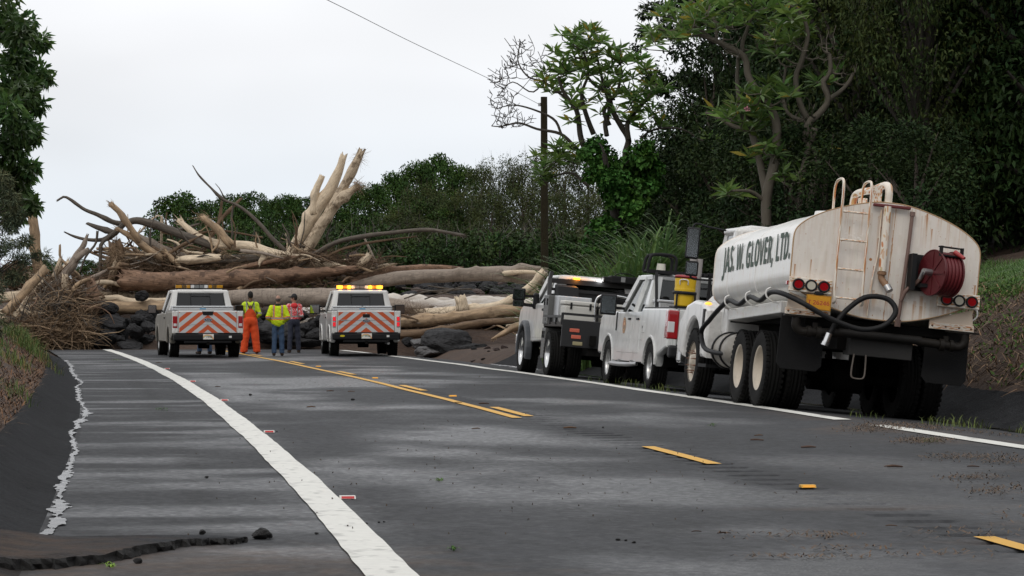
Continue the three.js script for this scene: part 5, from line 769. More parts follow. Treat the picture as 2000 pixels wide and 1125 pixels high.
// a tree stem given as [px, py, radius in px] at a distance; branches are further stems of the same tree
function stemGeo(list, Z, base, o = {}) {
  const Zs = Array.isArray(Z) ? Z : [Z, Z], n = list.length;
  const pts = list.map(([x, y], i) => P(x, y, lerp(Zs[0], Zs[1], i / (n - 1))).sub(base)), rad = list.map(([, , r], i) => (r || 3) * lerp(Zs[0], Zs[1], i / (n - 1)) / F);
  return limb(pts, rad, { seed: woodSeed++, seg: Math.max(...rad) > 0.12 ? 22 : 9, step: Math.max(...rad) > 0.12 ? 0.11 : 0.16, jag: o.jag ?? Math.max(...rad) * (Math.max(...rad) > 0.12 ? 0.7 : 1.2), groove: Math.max(...rad) > 0.07 ? 0.09 : 0.05, knots: Math.max(...rad) > 0.07 ? 5 : 2, rough: o.rough ?? 0.13, ...o });
}
function log(name, label, list, Z, m, { branches = [], splinter = 0, group, ...o } = {}) {
  const base = P(list[0][0], list[0][1], Array.isArray(Z) ? Z[0] : Z), t = thing(name, label, name.includes('log') ? 'log' : name.includes('tree') ? 'fallen tree' : name.includes('branch') || name.includes('limb') ? 'branch' : name.includes('root') ? 'root' : 'tree trunk', base, group);
  mesh('trunk', stemGeo(list, Z, base, o), m, t);
  for (const [bl, bz, bm] of branches) mesh('branch', stemGeo(bl, bz || Z, base, { rough: 0.1 }), bm || m, t);
  if (splinter) {   // torn fibres standing off a broken end: [index of end, count]
    const R = rng(woodSeed * 31), g = [];
    for (const e of splinter) {
      const a = list[e === 0 ? 0 : list.length - 1], b = list[e === 0 ? 1 : list.length - 2], Zc = Array.isArray(Z) ? (e === 0 ? Z[0] : Z[1]) : Z, pa = P(a[0], a[1], Zc).sub(base), pb = P(b[0], b[1], Zc).sub(base), d = pa.clone().sub(pb).normalize(), rr = (a[2] || 3) * Zc / F;
      for (let i = 0; i < 16; i++) { const off = rdir(R).multiplyScalar(rr * 0.9), s = pa.clone().addScaledVector(d, -0.1).add(off), e2 = s.clone().addScaledVector(d, 0.12 + rr * 2.4 * R()).addScaledVector(rdir(R), 0.08 + rr * 0.7); g.push(rod(s, e2, 0.012 + rr * 0.14 * R(), 0.002, 5)); }
    }
    mesh('splinters', g, m, t).userData.kind = 'stuff';
  }
  return t;
}
const W = wood;
log('fallen_log', 'thick smooth grey log lying behind the three standing workers', [[425, 583, 14], [480, 581, 16], [560, 582, 18], [654, 583, 18], [760, 596, 15], [838, 606, 11]], [103.2, 102.6], W.grey, { rough: 0.07 });
log('fallen_log', 'long grey log arching over the foaming stream with a split end', [[660, 566, 7], [700, 558, 10], [775, 544, 14], [884, 537, 13], [962, 535, 14], [1020, 537, 17], [1058, 541, 18]], [105, 104.4], W.grey, { rough: 0.07, branches: [[[[985, 532, 9], [1022, 524, 7], [1052, 525, 5]], 104.2, W.grey], [[[985, 534, 5], [1025, 531, 4], [1056, 533, 3]], 103.9, W.pale]] });
log('fallen_log', 'massive red brown log with a frayed butt lying above the first pickup', [[243, 546, 20], [300, 549, 19], [380, 548, 18], [480, 543, 16], [580, 536, 12], [640, 530, 9], [690, 524, 5]], [103.9, 104.3], W.red, { rough: 0.14, splinter: [0] });
log('fallen_log', 'tan log wedged between boulders left of the first pickup', [[186, 600, 12], [230, 601, 13], [290, 601, 13], [345, 600, 12]], 103.2, W.tan, { rough: 0.08 });
log('fallen_log', 'slim pale knotty log resting on the tan log', [[186, 584, 6], [225, 583, 7], [255, 588, 6], [330, 586, 5]], 103.6, W.pale);
log('fallen_log', 'pale speckled log lying behind the angular black boulder', [[183, 575, 8], [240, 578, 7], [300, 580, 7], [352, 580, 6]], 104.4, W.cream);
log('fallen_log', 'pale log running into the root tangle at the left', [[-30, 588, 10], [0, 582, 10], [50, 574, 9], [118, 562, 7]], 103, W.pale);
log('fallen_log', 'broad pale log end with a flat cut lying under the leaning poles', [[-25, 622, 15], [15, 618, 15], [70, 609, 14]], 101.5, W.pale, { rough: 0.06 });
log('leaning_trunk', 'tall forked cream trunk stripped of bark leaning against the sky', [[555, 524, 12], [579, 480, 13], [607, 428, 13.5], [622, 400, 14], [642, 376, 12], [654, 351, 10], [663, 329, 8], [671, 306, 6]], [105.6, 105.2], W.pale, { rough: 0.06, branches: [[[[612, 415, 8], [614, 392, 7], [619, 370, 6], [628, 346, 5]], 105.3, W.pale]] });
log('leaning_trunk', 'tall rough barked trunk leaning beside the cream one with shaggy tips', [[585, 512, 11], [603, 480, 11], [626, 441, 11], [646, 411, 11], [662, 386, 12], [673, 362, 9], [687, 335, 9], [706, 296, 7]], [105.2, 104.7], W.cream, { rough: 0.16, branches: [[[[656, 398, 9], [668, 385, 9], [683, 374, 7], [698, 363, 4]], 104.7, W.cream]] });
log('fallen_tree', 'forked pale trunk with torn ends sprawling across the top of the pile', [[675, 521, 2], [640, 516, 8], [600, 511, 11], [560, 504, 11], [520, 493, 11], [485, 481, 10], [445, 479, 10], [412, 474, 9], [388, 462, 7], [368, 447, 6], [352, 433, 5]], [104.6, 105.6], W.pale, { rough: 0.08, splinter: [1], branches: [[[[452, 478, 8], [436, 462, 7], [420, 444, 7], [396, 425, 6]], 105, W.tan], [[[520, 497, 6], [512, 507, 5], [506, 516, 3]], 104.5, W.pale]] });
log('fallen_branch', 'long grey bough reaching out over the sky at the left', [[432, 491, 8], [400, 475, 8], [345, 455, 8], [300, 438, 8], [265, 431, 7], [240, 437, 6], [222, 434, 5], [190, 419, 4], [165, 409, 3.5], [138, 390, 3], [125, 384, 2.5], [113, 391, 2]], [105.3, 104.6], W.slate, { rough: 0.07, branches: [[[[243, 436, 6], [230, 450, 6], [218, 460, 5], [200, 468, 4], [165, 467, 3], [143, 461, 2.5], [130, 455, 1.5]], 104.8, W.slate], [[[226, 455, 5], [200, 447, 4], [182, 441, 4], [172, 437, 3]], 104.8, W.slate], [[[216, 461, 3.5], [198, 476, 4], [196, 505, 3.5], [195, 540, 3]], 104.7, W.slate], [[[190, 453, 2.5], [187, 475, 2.5], [168, 500, 2.2], [156, 530, 2]], 104.6, W.slate]] });
log('fallen_branch', 'stout tan broken bough pointing up left across the grey bough', [[270, 466, 6], [258, 450, 6], [246, 432, 6.5], [232, 412, 5], [218, 400, 4]], [104.4, 104.1], W.tan, { splinter: [1] });
log('fallen_branch', 'splintered reddish bough sloping down beneath the long grey bough', [[228, 447, 3], [255, 460, 6], [275, 477, 7], [298, 493, 7], [322, 506, 6]], [104.3, 104.8], W.tan, { splinter: [0, 1] });
log('fallen_tree', 'grey trunk sloping down behind the splintered bough', [[262, 456, 6], [290, 474, 8], [325, 491, 9], [360, 506, 10], [385, 514, 9]], [105, 105.6], W.grey, { rough: 0.08 });
log('fallen_log', 'short pale trunk with a bright broken face beside the grey trunk', [[352, 508, 5], [378, 507, 8], [402, 505, 8], [428, 503, 6]], 104.6, W.pale, { splinter: [0] });
log('fallen_branch', 'thin crooked bough rising highest at the left of the pile', [[560, 492, 4], [530, 464, 4], [508, 438, 3.8], [480, 412, 3.2], [458, 398, 2.8], [437, 390, 2.5], [410, 365, 2], [388, 342, 1.6], [378, 326, 1]], [105.6, 106], W.slate, { rough: 0.06, branches: [[[[455, 402, 1.6], [452, 430, 1.8], [454, 455, 1.6], [451, 472, 1.4]], 105.9], [[[437, 386, 1], [430, 370, 0.9], [421, 359, 0.6]], 105.9]] });
log('fallen_branch', 'straight brown pole slanting up to the right beyond the forked trunk', [[393, 498, 4.5], [412, 462, 4], [432, 428, 3.5], [452, 407, 3], [470, 389, 2.5]], [106, 106.5], W.root, { branches: [[[[428, 435, 3], [431, 412, 3], [433, 394, 2.5]], 106.3]] });
log('fallen_branch', 'thin horizontal stick hanging behind the forked trunk', [[430, 450, 2], [470, 456, 2], [512, 464, 1.6]], 106.6, W.root);
log('fallen_branch', 'long dark bowed bough arching right towards the river trees', [[598, 503, 4], [625, 491, 4.5], [655, 474, 4.5], [700, 463, 4.5], [760, 455, 4.2], [835, 449, 4], [868, 453, 3], [905, 460, 2]], [104.6, 104.2], W.slate, { rough: 0.05, splinter: [1] });
log('fallen_branch', 'thin brown bough curving below the dark bowed bough', [[640, 500, 3], [668, 487, 2.6], [710, 476, 2.4], [760, 468, 2], [812, 462, 1.3]], 104.5, W.root);
log('fallen_branch', 'short grey stick leaning right beside the red log end', [[738, 528, 3], [728, 500, 2.6], [712, 466, 2.2]], 105.4, W.grey);
log('fallen_log', 'broken pale stub pointing up right by the dark rubble', [[700, 518, 4], [712, 508, 5], [720, 500, 5]], 104.9, W.pale, { splinter: [1] });
log('fallen_log', 'rust brown log half buried in the rubble behind the arching grey log', [[686, 550, 9], [715, 540, 9], [745, 532, 8], [800, 525, 8], [860, 523, 6], [900, 525, 4]], [105.2, 106], W.red, { rough: 0.14 });
log('fallen_log', 'straight brown log with torn bark lying beyond the stream mud', [[772, 631, 10], [847, 625, 12], [911, 617, 11], [975, 609, 12], [1050, 604, 12]], [100.7, 99.2], W.tan, { rough: 0.13 });
log('fallen_log', 'pale debarked trunk with an upright stub at the edge of the foam', [[815, 614, 9], [860, 611, 10], [905, 606, 10], [950, 601, 8], [985, 592, 7], [1015, 579, 8], [1048, 567, 8]], [102, 101], W.pale, { rough: 0.08, branches: [[[[905, 605, 12], [903, 594, 10], [899, 583, 8]], 101.4, W.pale]] });
log('fallen_log', 'dark brown log lying lowest above the wet mud', [[776, 655, 8], [830, 650, 8], [880, 642, 8], [940, 631, 7], [1030, 624, 6]], [100.2, 98.8], W.root, { rough: 0.14 });
log('fallen_log', 'short splintered tan log poking from the mud by the flatbed', [[964, 661, 2], [985, 650, 5], [1005, 640, 7], [1035, 630, 8]], [97.4, 97.8], W.tan, { splinter: [0] });
log('fallen_log', 'pale trunk leaning up by the tall grass beside the arching log', [[1015, 575, 8], [1040, 558, 8], [1062, 532, 8]], 100.5, W.pale);
log('fallen_branch', 'bent tan bough resting on the grey log behind the orange worker', [[466, 566, 5], [478, 556, 5], [503, 545, 4.5], [540, 546, 4.5], [580, 541, 4], [600, 539, 3.5], [624, 547, 3]], [104, 104.6], W.tan);
log('fallen_log', 'dark rotten log under the bent tan bough', [[440, 568, 6], [480, 563, 7], [520, 553, 5]], 104.2, W.red, { rough: 0.2 });
log('fallen_log', 'brown log in the rubble beneath the massive red log', [[560, 551, 5], [600, 547, 6], [650, 538, 5], [690, 528, 3]], 105.6, W.red, { rough: 0.2 });
log('fallen_log', 'grey log lying flat behind the forked pale trunk', [[330, 505, 6], [400, 507, 7], [470, 505, 7], [520, 501, 6]], 106.2, W.slate);
log('fallen_branch', 'slim slate pole lying along the top of the massive red log', [[345, 517, 4], [390, 513, 4.5], [440, 511, 4], [512, 506, 3.5]], 105.3, W.slate);
log('fallen_branch', 'long reddish pole crossing under the forked trunk to the pickup roof', [[420, 534, 4], [470, 523, 5], [520, 512, 5], [570, 503, 4], [590, 498, 3]], [104.8, 104.2], W.red);
log('fallen_branch', 'pale bent bough lying left on top of the massive red log', [[228, 523, 5], [262, 519, 5], [290, 516, 5.5], [312, 510, 5.5], [328, 509, 5]], 105.4, W.pale);
log('fallen_branch', 'short tan stake jammed upright in the twigs above the red log', [[322, 492, 4], [336, 506, 4.5], [350, 518, 4]], 104.7, W.tan, { splinter: [0] });
log('dead_snag', 'bare brown snag standing behind the root tangle under the leafy tree', [[78, 560, 11], [74, 525, 11], [70, 490, 10], [68, 455, 9], [63, 415, 8]], [104, 103.6], W.tan, { rough: 0.16 });
log('leaning_trunk', 'forked grey brown pole leaning right above the root tangle', [[96, 578, 9], [118, 547, 9], [140, 518, 8], [152, 497, 7], [162, 480, 4.5], [170, 461, 2]], [102.3, 102], W.grey, { branches: [[[[148, 505, 5], [158, 497, 4.5], [171, 488, 4]], 102]] });
log('leaning_trunk', 'tan pole leaning on the pale log at the left edge', [[10, 610, 9], [40, 580, 9], [65, 552, 9], [90, 525, 8]], [101.2, 101.8], W.tan, { rough: 0.07 });
log('leaning_trunk', 'second tan pole lying behind the leaning tan pole', [[28, 610, 8], [55, 582, 8], [84, 552, 7]], [101.9, 102.5], W.cream);
log('fallen_branch', 'thin pale crooked stick standing by the forked pole', [[153, 537, 3], [135, 521, 3], [118, 503, 2.6], [117, 480, 2]], 102.6, W.tan);
log('fallen_branch', 'pale pointed stake standing in the root tangle', [[104, 545, 5], [112, 525, 5], [117, 508, 2]], 102.2, W.cream);
log('torn_stump', 'torn orange brown stump with a peeled root curling over it', [[182, 620, 13], [179, 598, 14], [181, 572, 11], [176, 548, 8]], [101.4, 101.4], W.red, { rough: 0.4, splinter: [1], branches: [[[[138, 575, 3], [146, 560, 4], [160, 550, 4], [176, 545, 3.5]], 101.1, W.tan], [[[152, 600, 3], [165, 602, 6], [180, 606, 8]], 101.1, W.red]] });
log('torn_stump', 'pale stump standing in the middle of the root tangle', [[128, 580, 6], [126, 560, 7], [127, 540, 5]], 101.8, W.cream, { rough: 0.25 });
log('dead_snag', 'upright root column of shaggy fibres below the long grey bough', [[232, 566, 12], [230, 545, 14], [232, 520, 13], [229, 498, 11], [224, 476, 9]], [104.6, 104.4], W.root, { rough: 0.5, splinter: [1], branches: [[[[214, 560, 4], [216, 535, 4], [226, 512, 4]], 104.1, W.cream], [[[205, 560, 4], [222, 535, 5], [234, 515, 4]], 104.0, W.tan]] });
log('fallen_branch', 'thin dead tree limb standing with a hooked top before the round tree', [[316, 505, 2.5], [315, 470, 3], [316, 435, 3], [314, 420, 2], [296, 429, 2], [278, 448, 2], [268, 458, 2]], 105.7, W.cream);
log('fallen_branch', 'white twisted stick above the grey trunk at the pile top', [[328, 468, 1.5], [345, 474, 2.2], [362, 490, 2.2], [395, 495, 2.4]], 105, W.pale);
for (const [l, z] of [[[[790, 583, 1.2], [830, 570, 1.6], [870, 567, 1.8], [920, 564, 1.2]], 108], [[[786, 562, 1.2], [840, 568, 1.6], [885, 576, 1.2]], 108.5], [[[830, 584, 1.2], [870, 570, 1.6], [905, 558, 1]], 107.8], [[[836, 558, 1], [870, 563, 1.5], [925, 566, 1.2]], 109]]) log('fallen_branch', 'thin green brown branch trailing above the foaming water', l, z, W.slate, { group: 'thin branches trailing over the stream' });

log('fallen_log', 'pale barkless log standing askew behind the leaning tan poles', [[-20, 560, 8], [20, 548, 8], [55, 540, 7], [95, 545, 5]], 103.4, W.cream);
log('fallen_log', 'short pale log thrust out of the root heap towards the road', [[40, 640, 6], [75, 634, 7], [112, 640, 5]], [100.9, 100.5], W.cream, { splinter: [1] });
log('leaning_trunk', 'pale slanting trunk behind the forked grey brown pole', [[70, 585, 7], [100, 560, 7], [122, 530, 6], [134, 512, 4]], [102.8, 103], W.pale, { splinter: [1] });
log('leaning_trunk', 'thin brown trunk crossing behind the torn orange stump', [[200, 580, 4], [175, 555, 5], [150, 540, 5], [120, 522, 3]], [102.6, 102.9], W.root);
log('fallen_log', 'bare pale limb bridging the gap above the tan log', [[170, 556, 4], [210, 552, 4.5], [250, 560, 3.5]], [103.4, 103.8], W.cream);
// root plates: mud-caked hearts of the heap
for (const [px, py, rx, ry, Z, l] of [[110, 640, 48, 34, 102.2, 'dark mud caked root plate inside the root tangle'], [150, 615, 30, 36, 102.3, 'smaller mud caked root plate behind the torn stump'], [55, 655, 50, 24, 102.2, 'low mud caked root plate at the foot of the leaning poles'], [30, 545, 36, 26, 104.6, 'shaggy root plate behind the pale logs at the left']]) {
  const k = Z / F, o = mesh('root_plate', surfaceNets((x, y, z) => Math.hypot(x, y, z) - 0.8 - 0.3 * fbm3(x * 2.2 + px, y * 2.2, z * 2.2, 4), [-1.3, -1.3, -1.3], [1.3, 1.3, 1.3], 0.1), M(0.05, 0.03, 0.019, 0.95, { bumpMap: woodBump, bumpScale: 0.1 })); o.position.copy(P(px, py, Z)); o.scale.set(rx * k * 1.1, ry * k * 1.1, 0.6); tag(o, l, 'root plate');
}
// thick crooked roots over the heap
{
  const R = rng(777);
  for (let i = 0; i < 46; i++) { const px = 30 + R() * 145, py = 585 + R() * 85, Z = 100.5 + R() * 0.9, a = -0.9 + R() * 1.5, L = 25 + R() * 60, pts = []; let x = px, y = py, d = a; for (let k = 0; k < 5; k++) { pts.push([x, Math.min(y, 678), (1.4 + 2.6 * R() * R()) * (1 - k * 0.15)]); x += L / 4 * Math.cos(d); y += L / 4 * Math.sin(d); d += (R() - 0.5) * 1.3; } log('crooked_root', 'crooked broken root sprawling over the root tangle', pts, [Z, Z + 0.5 * (R() - 0.5)], [W.root, W.tan, W.cream, W.root, W.red][Math.floor(R() * 5)], { group: 'crooked roots over the root tangle' }); }
  for (let i = 0; i < 40; i++) { const px = 220 + R() * 420, py = 470 + R() * 40, Z = 104.6 + R() * 1.4, L = 30 + R() * 70, pts = []; let x = px, y = py, d = -Math.PI / 2 + (R() - 0.5) * 2.6; for (let k = 0; k < 5; k++) { pts.push([x, y, (1.1 + 1.6 * R()) * (1 - k * 0.16)]); x += L / 5 * Math.cos(d); y += L / 5 * Math.sin(d); d += (R() - 0.5) * 0.9; } log('thin_limb', 'thin crooked limb sticking up out of the debris pile', pts, [Z, Z + 0.4 * (R() - 0.5)], [W.slate, W.root, W.cream, W.tan][Math.floor(R() * 4)], { group: 'thin limbs sticking out of the debris pile' }); }
}
// loose branches jammed in everywhere
{
  const R = rng(4242), prox = [];
  const zones = [[200, 420, 480, 530, 104.4, 106.5, 44], [420, 690, 495, 560, 103.6, 106.5, 44], [260, 420, 440, 505, 104.8, 106.2, 16], [60, 190, 560, 650, 100.9, 103, 22], [190, 250, 510, 570, 103.6, 105, 10], [585, 760, 500, 535, 104.2, 106, 12], [790, 1030, 612, 650, 99.4, 101.5, 10]];
  for (const [x0, x1, y0, y1, z0, z1, n] of zones) for (let i = 0; i < n; i++) {
    const Z = lerp(z0, z1, R()), px = lerp(x0, x1, R()), py = lerp(y0, y1, Math.pow(R(), 0.8)), L = 22 + R() * 62, a = (R() - 0.5) * 1.1, c = (R() - 0.5) * 14, r0 = 1.2 + R() * R() * 4.2, dz = (R() - 0.5) * 1.6;
    const ls = [[px - L / 2 * Math.cos(a), py - L / 2 * Math.sin(a), r0], [px, py + c, r0 * 0.95], [px + L / 2 * Math.cos(a), py + L / 2 * Math.sin(a), r0 * 0.45]];
    const t = log('loose_branch', 'broken branch jammed among the logs of the debris pile', ls, [Z, Z + dz], [W.tan, W.root, W.cream, W.slate, W.root, W.grey][Math.floor(R() * 6)], { group: 'broken branches jammed in the debris pile' });
    prox.push(t);
  }
}
// tangles of roots, fibres and twigs: nobody could count them
function tangle(name, label, zones, m, seed) {
  const R = rng(seed), pos = [], nor = [], uv = [], idx = [];
  for (const [px, py, rx, ry, Z, rz, n, len, th, up = 0] of zones) for (let i = 0; i < n; i++) {
    const d = rdir(R).multiplyScalar(Math.cbrt(R())), Zc = Z + d.z * rz; let p = P(px + d.x * rx, py + d.y * ry, Zc); const v = rdir(R); v.y = v.y * 0.55 + up * (R() - 0.3); v.normalize();
    const cur = rdir(R).multiplyScalar(0.55), L = len * (0.35 + R()), r0 = th * (0.35 + 1.2 * R() * R()), K = 5; let b0 = pos.length / 3;
    for (let k = 0; k <= K; k++) {
      const s1 = V(v.z, 0.2, -v.x).normalize(), s2 = V().crossVectors(v, s1).normalize(), rr = r0 * (1 - 0.75 * k / K);
      for (let j = 0; j < 4; j++) { const a = j * Math.PI / 2, cx = Math.cos(a), sy = Math.sin(a), nx = s1.x * cx + s2.x * sy, ny = s1.y * cx + s2.y * sy, nz = s1.z * cx + s2.z * sy; pos.push(p.x + nx * rr, p.y + ny * rr, p.z + nz * rr); nor.push(nx, ny, nz); uv.push(j * 0.1 + i * 0.13, k * 0.2); }
      if (k) for (let j = 0; j < 4; j++) { const a = b0 + (k - 1) * 4 + j, b = b0 + (k - 1) * 4 + (j + 1) % 4; idx.push(a, b, a + 4, a + 4, b, b + 4); }
      p = p.clone().addScaledVector(v, L / K); v.addScaledVector(cur, 0.32).addScaledVector(rdir(R), 0.22).normalize();
    }
  }
  const g = new THREE.BufferGeometry(); g.setAttribute('position', new THREE.Float32BufferAttribute(pos, 3)); g.setAttribute('normal', new THREE.Float32BufferAttribute(nor, 3)); g.setAttribute('uv', new THREE.Float32BufferAttribute(uv, 2)); g.setIndex(idx);
  const o = mesh(name, g, m); o.userData.kind = 'stuff'; return tag(o, label, 'driftwood');
}
tangle('thick_roots', 'thick dark roots knotted through the heap at the road edge', [[115, 615, 55, 48, 101.2, 0.8, 420, 1.1, 0.04], [60, 650, 60, 25, 100.9, 0.5, 160, 1.2, 0.034]], W.slate, 15);
tangle('root_tangle', 'heap of tangled brown roots and fibres spilling onto the road edge', [[120, 630, 55, 45, 101.1, 0.8, 260, 0.8, 0.018], [100, 655, 75, 26, 100.9, 0.6, 500, 1.3, 0.026], [150, 600, 34, 46, 101.4, 0.7, 320, 0.8, 0.03], [30, 540, 40, 30, 103.5, 0.8, 320, 0.9, 0.026], [110, 560, 50, 30, 102.3, 0.8, 300, 0.7, 0.022]], W.root, 11);
tangle('straw_mat', 'pale dry fibres and sticks caught on the front of the root heap', [[110, 650, 60, 28, 100.5, 0.5, 260, 1.5, 0.024], [160, 645, 16, 36, 100.6, 0.4, 300, 0.9, 0.012, -1], [60, 660, 55, 20, 100.7, 0.5, 150, 1.4, 0.024], [125, 600, 45, 40, 100.6, 0.5, 120, 0.9, 0.02]], W.tan, 12);
tangle('twig_mass', 'brown twigs packed between the logs of the pile', [[300, 525, 70, 16, 105.4, 1.2, 1000, 0.9, 0.016], [470, 525, 120, 18, 105.6, 1.2, 900, 0.8, 0.014], [225, 545, 28, 40, 104.6, 0.8, 800, 0.7, 0.012], [600, 505, 70, 14, 104.9, 0.9, 620, 0.8, 0.015], [700, 515, 60, 14, 105.4, 1, 400, 0.7, 0.014], [370, 560, 150, 16, 105, 1.2, 700, 0.8, 0.014], [560, 560, 130, 14, 104.6, 1, 420, 0.7, 0.013], [850, 625, 80, 14, 101, 0.8, 420, 0.6, 0.012], [800, 612, 40, 12, 101.8, 0.6, 320, 0.4, 0.01], [560, 612, 140, 18, 102.4, 0.6, 420, 0.5, 0.011]], W.root, 13);
tangle('fibre_tufts', 'shaggy bark fibres hanging from the torn trunk ends', [[697, 362, 10, 10, 104.7, 0.2, 150, 0.4, 0.008, -1.4], [703, 305, 7, 14, 104.7, 0.12, 90, 0.35, 0.007, -1.4], [612, 455, 4, 24, 105, 0.15, 40, 0.3, 0.007], [398, 425, 12, 8, 105.2, 0.2, 60, 0.45, 0.01], [440, 492, 16, 10, 105, 0.3, 80, 0.4, 0.009, -1], [224, 505, 14, 30, 104.3, 0.3, 300, 0.5, 0.008, -1.2]], W.tan, 14);

// ---------------------------------------------------------------- boulders of dark lava
const rockTex = dtex(256, 256, (u, v) => { const a = pfbm(u * 5, v * 5, 5, 5, 5, 3), b = pfbm(u * 40, v * 40, 40, 40, 2, 9), k = 0.018 + 0.05 * a + 0.02 * (b - 0.5); return S3(k, k * 0.99, k * 1.02); }, true), rockBump = dtex(256, 256, (u, v) => pfbm(u * 12, v * 12, 12, 12, 5, 5));
const rockMat = M(0.75, 0.75, 0.76, 0.8, { specularIntensity: 0.45, map: rockTex, bumpMap: rockBump, bumpScale: 0.09 }), rockBrown = M(1.7, 1.15, 0.95, 0.8, { map: rockTex, bumpMap: rockBump, bumpScale: 0.05 }), rockLight = M(2.4, 2.35, 2.3, 0.7, { map: rockTex, bumpMap: rockBump, bumpScale: 0.05 });
const rockShapes = Array.from({ length: 8 }, (_, s) => {
  const g = mergeVertices(new THREE.IcosahedronGeometry(1, 12).deleteAttribute('normal').deleteAttribute('uv')), R = rng(900 + s), pl = Array.from({ length: 13 }, () => [rdir(R), 0.55 + 0.35 * R()]), p = g.attributes.position, uv = [];
  for (let i = 0; i < p.count; i++) { const v = V().fromBufferAttribute(p, i); let r = 1; for (const [n, d] of pl) { const k = v.dot(n); if (k > 0.01) r = Math.min(r, d / k); } r *= 1 + 0.16 * fbm3(v.x * 2 + s, v.y * 2, v.z * 2, 3) + 0.10 * fbm3(v.x * 6, v.y * 6 + s, v.z * 6, 3); v.multiplyScalar(r); p.setXYZ(i, v.x, v.y * 0.82, v.z); uv.push(v.x * 0.7 + v.z * 0.4, v.y * 0.7 + v.z * 0.35); }
  g.setAttribute('uv', new THREE.Float32BufferAttribute(uv, 2)); g.computeVertexNormals(); return g;
});
const RR = rng(555);
function rock(px, py, rx, ry, Z, label, group, m = rockMat, name = 'boulder') {
  const k = Z / F, o = mesh(name, rockShapes[Math.floor(RR() * 8)], m); o.position.copy(P(px, py, Z)); o.rotation.set((RR() - 0.5) * 0.5, RR() * 6.28, (RR() - 0.5) * 0.5); const s = rx * k * 1.18; o.scale.set(s, ry * k * 1.35, s * (0.85 + 0.3 * RR())); return tag(o, label, 'boulder', group);
}
const WALL = 'lava boulders lining the washed out road edge', wl = 'rough black lava boulder in the heap along the road end';
rock(176, 637, 20, 23, 101, 'large rounded black boulder beside the root tangle'); rock(215, 602, 21, 13, 101.6, 'angular black boulder sitting on the tan log'); rock(223, 630, 29, 16, 101.2, 'widest flat black boulder in the wall beside first pickup');
rock(275, 577, 14, 11, 102.9, 'small pointed black boulder lodged among the pale logs');
for (const [x, y, a, b, z] of [[213, 645, 14, 12, 100.9], [210, 661, 19, 14, 100.7], [266, 648, 17, 16, 100.9], [256, 673, 23, 8, 100.6], [238, 664, 10, 9, 100.6], [269, 624, 17, 11, 101.4], [288, 640, 14, 13, 101], [190, 668, 14, 9, 100.8], [195, 620, 13, 10, 101.5], [540, 645, 46, 24, 100.9], [500, 632, 22, 18, 101.1], [480, 660, 20, 16, 100.7], [575, 655, 22, 17, 100.8], [600, 640, 17, 15, 101], [620, 655, 20, 18, 100.7], [600, 670, 26, 10, 100.6], [470, 625, 16, 14, 101.5], [560, 625, 17, 12, 101.6], [628, 628, 18, 14, 101.4], [520, 617, 15, 11, 102], [585, 617, 16, 11, 102]]) rock(x, y, a, b, z, wl, WALL);
for (let i = 0; i < 90; i++) { const py = 608 + RR() * 70, px = 158 + RR() * 490, s = 8 + RR() * 9; rock(px, py, s, s * 0.85, 101.1 + (680 - py) / 72 * 1.9 + RR() * 0.4, wl, WALL, RR() < 0.18 ? rockBrown : rockMat); }
rock(878, 672, 48, 26, 98.4, 'biggest dark boulder on the muddy verge right of second pickup'); rock(925, 683, 32, 16, 98, 'low dark boulder leaning on the biggest boulder by the mud'); rock(822, 672, 24, 14, 98.8, 'pale grey boulder on the mud beside second pickup', undefined, rockLight); rock(835, 688, 25, 13, 97.8, 'grey wet boulder in front of the pale boulder', undefined, rockLight);
rock(858, 682, 20, 17, 98, 'dark rounded boulder between the pale boulder and the biggest', undefined); rock(797, 668, 10, 9, 99, 'small black boulder beside the second pickup wheel');
for (let i = 0; i < 46; i++) rock(600 + RR() * 125, 498 + RR() * 70, 5 + RR() * 8, 5 + RR() * 6, 106.2 + RR() * 1.6, 'black lava rock in the rubble between the red logs', 'lava rubble between the red logs', RR() < 0.25 ? rockBrown : rockMat, 'rubble_rock');
for (let i = 0; i < 60; i++) { const px = 770 + RR() * 270, py = 545 + RR() * 34; rock(px, py, 9 + RR() * 12, 8 + RR() * 7, 121 + (575 - py) * 0.1 + RR() * 2, 'dark boulder on the far bank above the foaming water', 'boulders on the far bank of the stream', RR() < 0.12 ? rockBrown : rockMat, 'river_boulder'); }
for (let i = 0; i < 50; i++) { const px = 440 + RR() * 290, py = 560 + RR() * 40; rock(px, py, 6 + RR() * 8, 5 + RR() * 7, 104 + RR() * 2, 'black lava rock half hidden beneath the smooth grey log', 'lava rubble beneath the logs', rockMat, 'rubble_rock'); }

for (let i = 0; i < 44; i++) { const py = 686 + RR() * 16, px = 782 + RR() * 215 * (1 - (py - 686) / 40), s = 2 + RR() * RR() * 6, Z = F * CH / (py - HZ); const p = P(px, py, Z), gy = ground(p.x, Z); rock(px, HZ - (gy + 0.02 - CH) * F / Z, s, s * 0.7, Z, 'small dark stone lying on the wet mud of the right verge', 'small stones on the muddy verge', RR() < 0.4 ? rockBrown : rockMat, 'verge_stone'); }
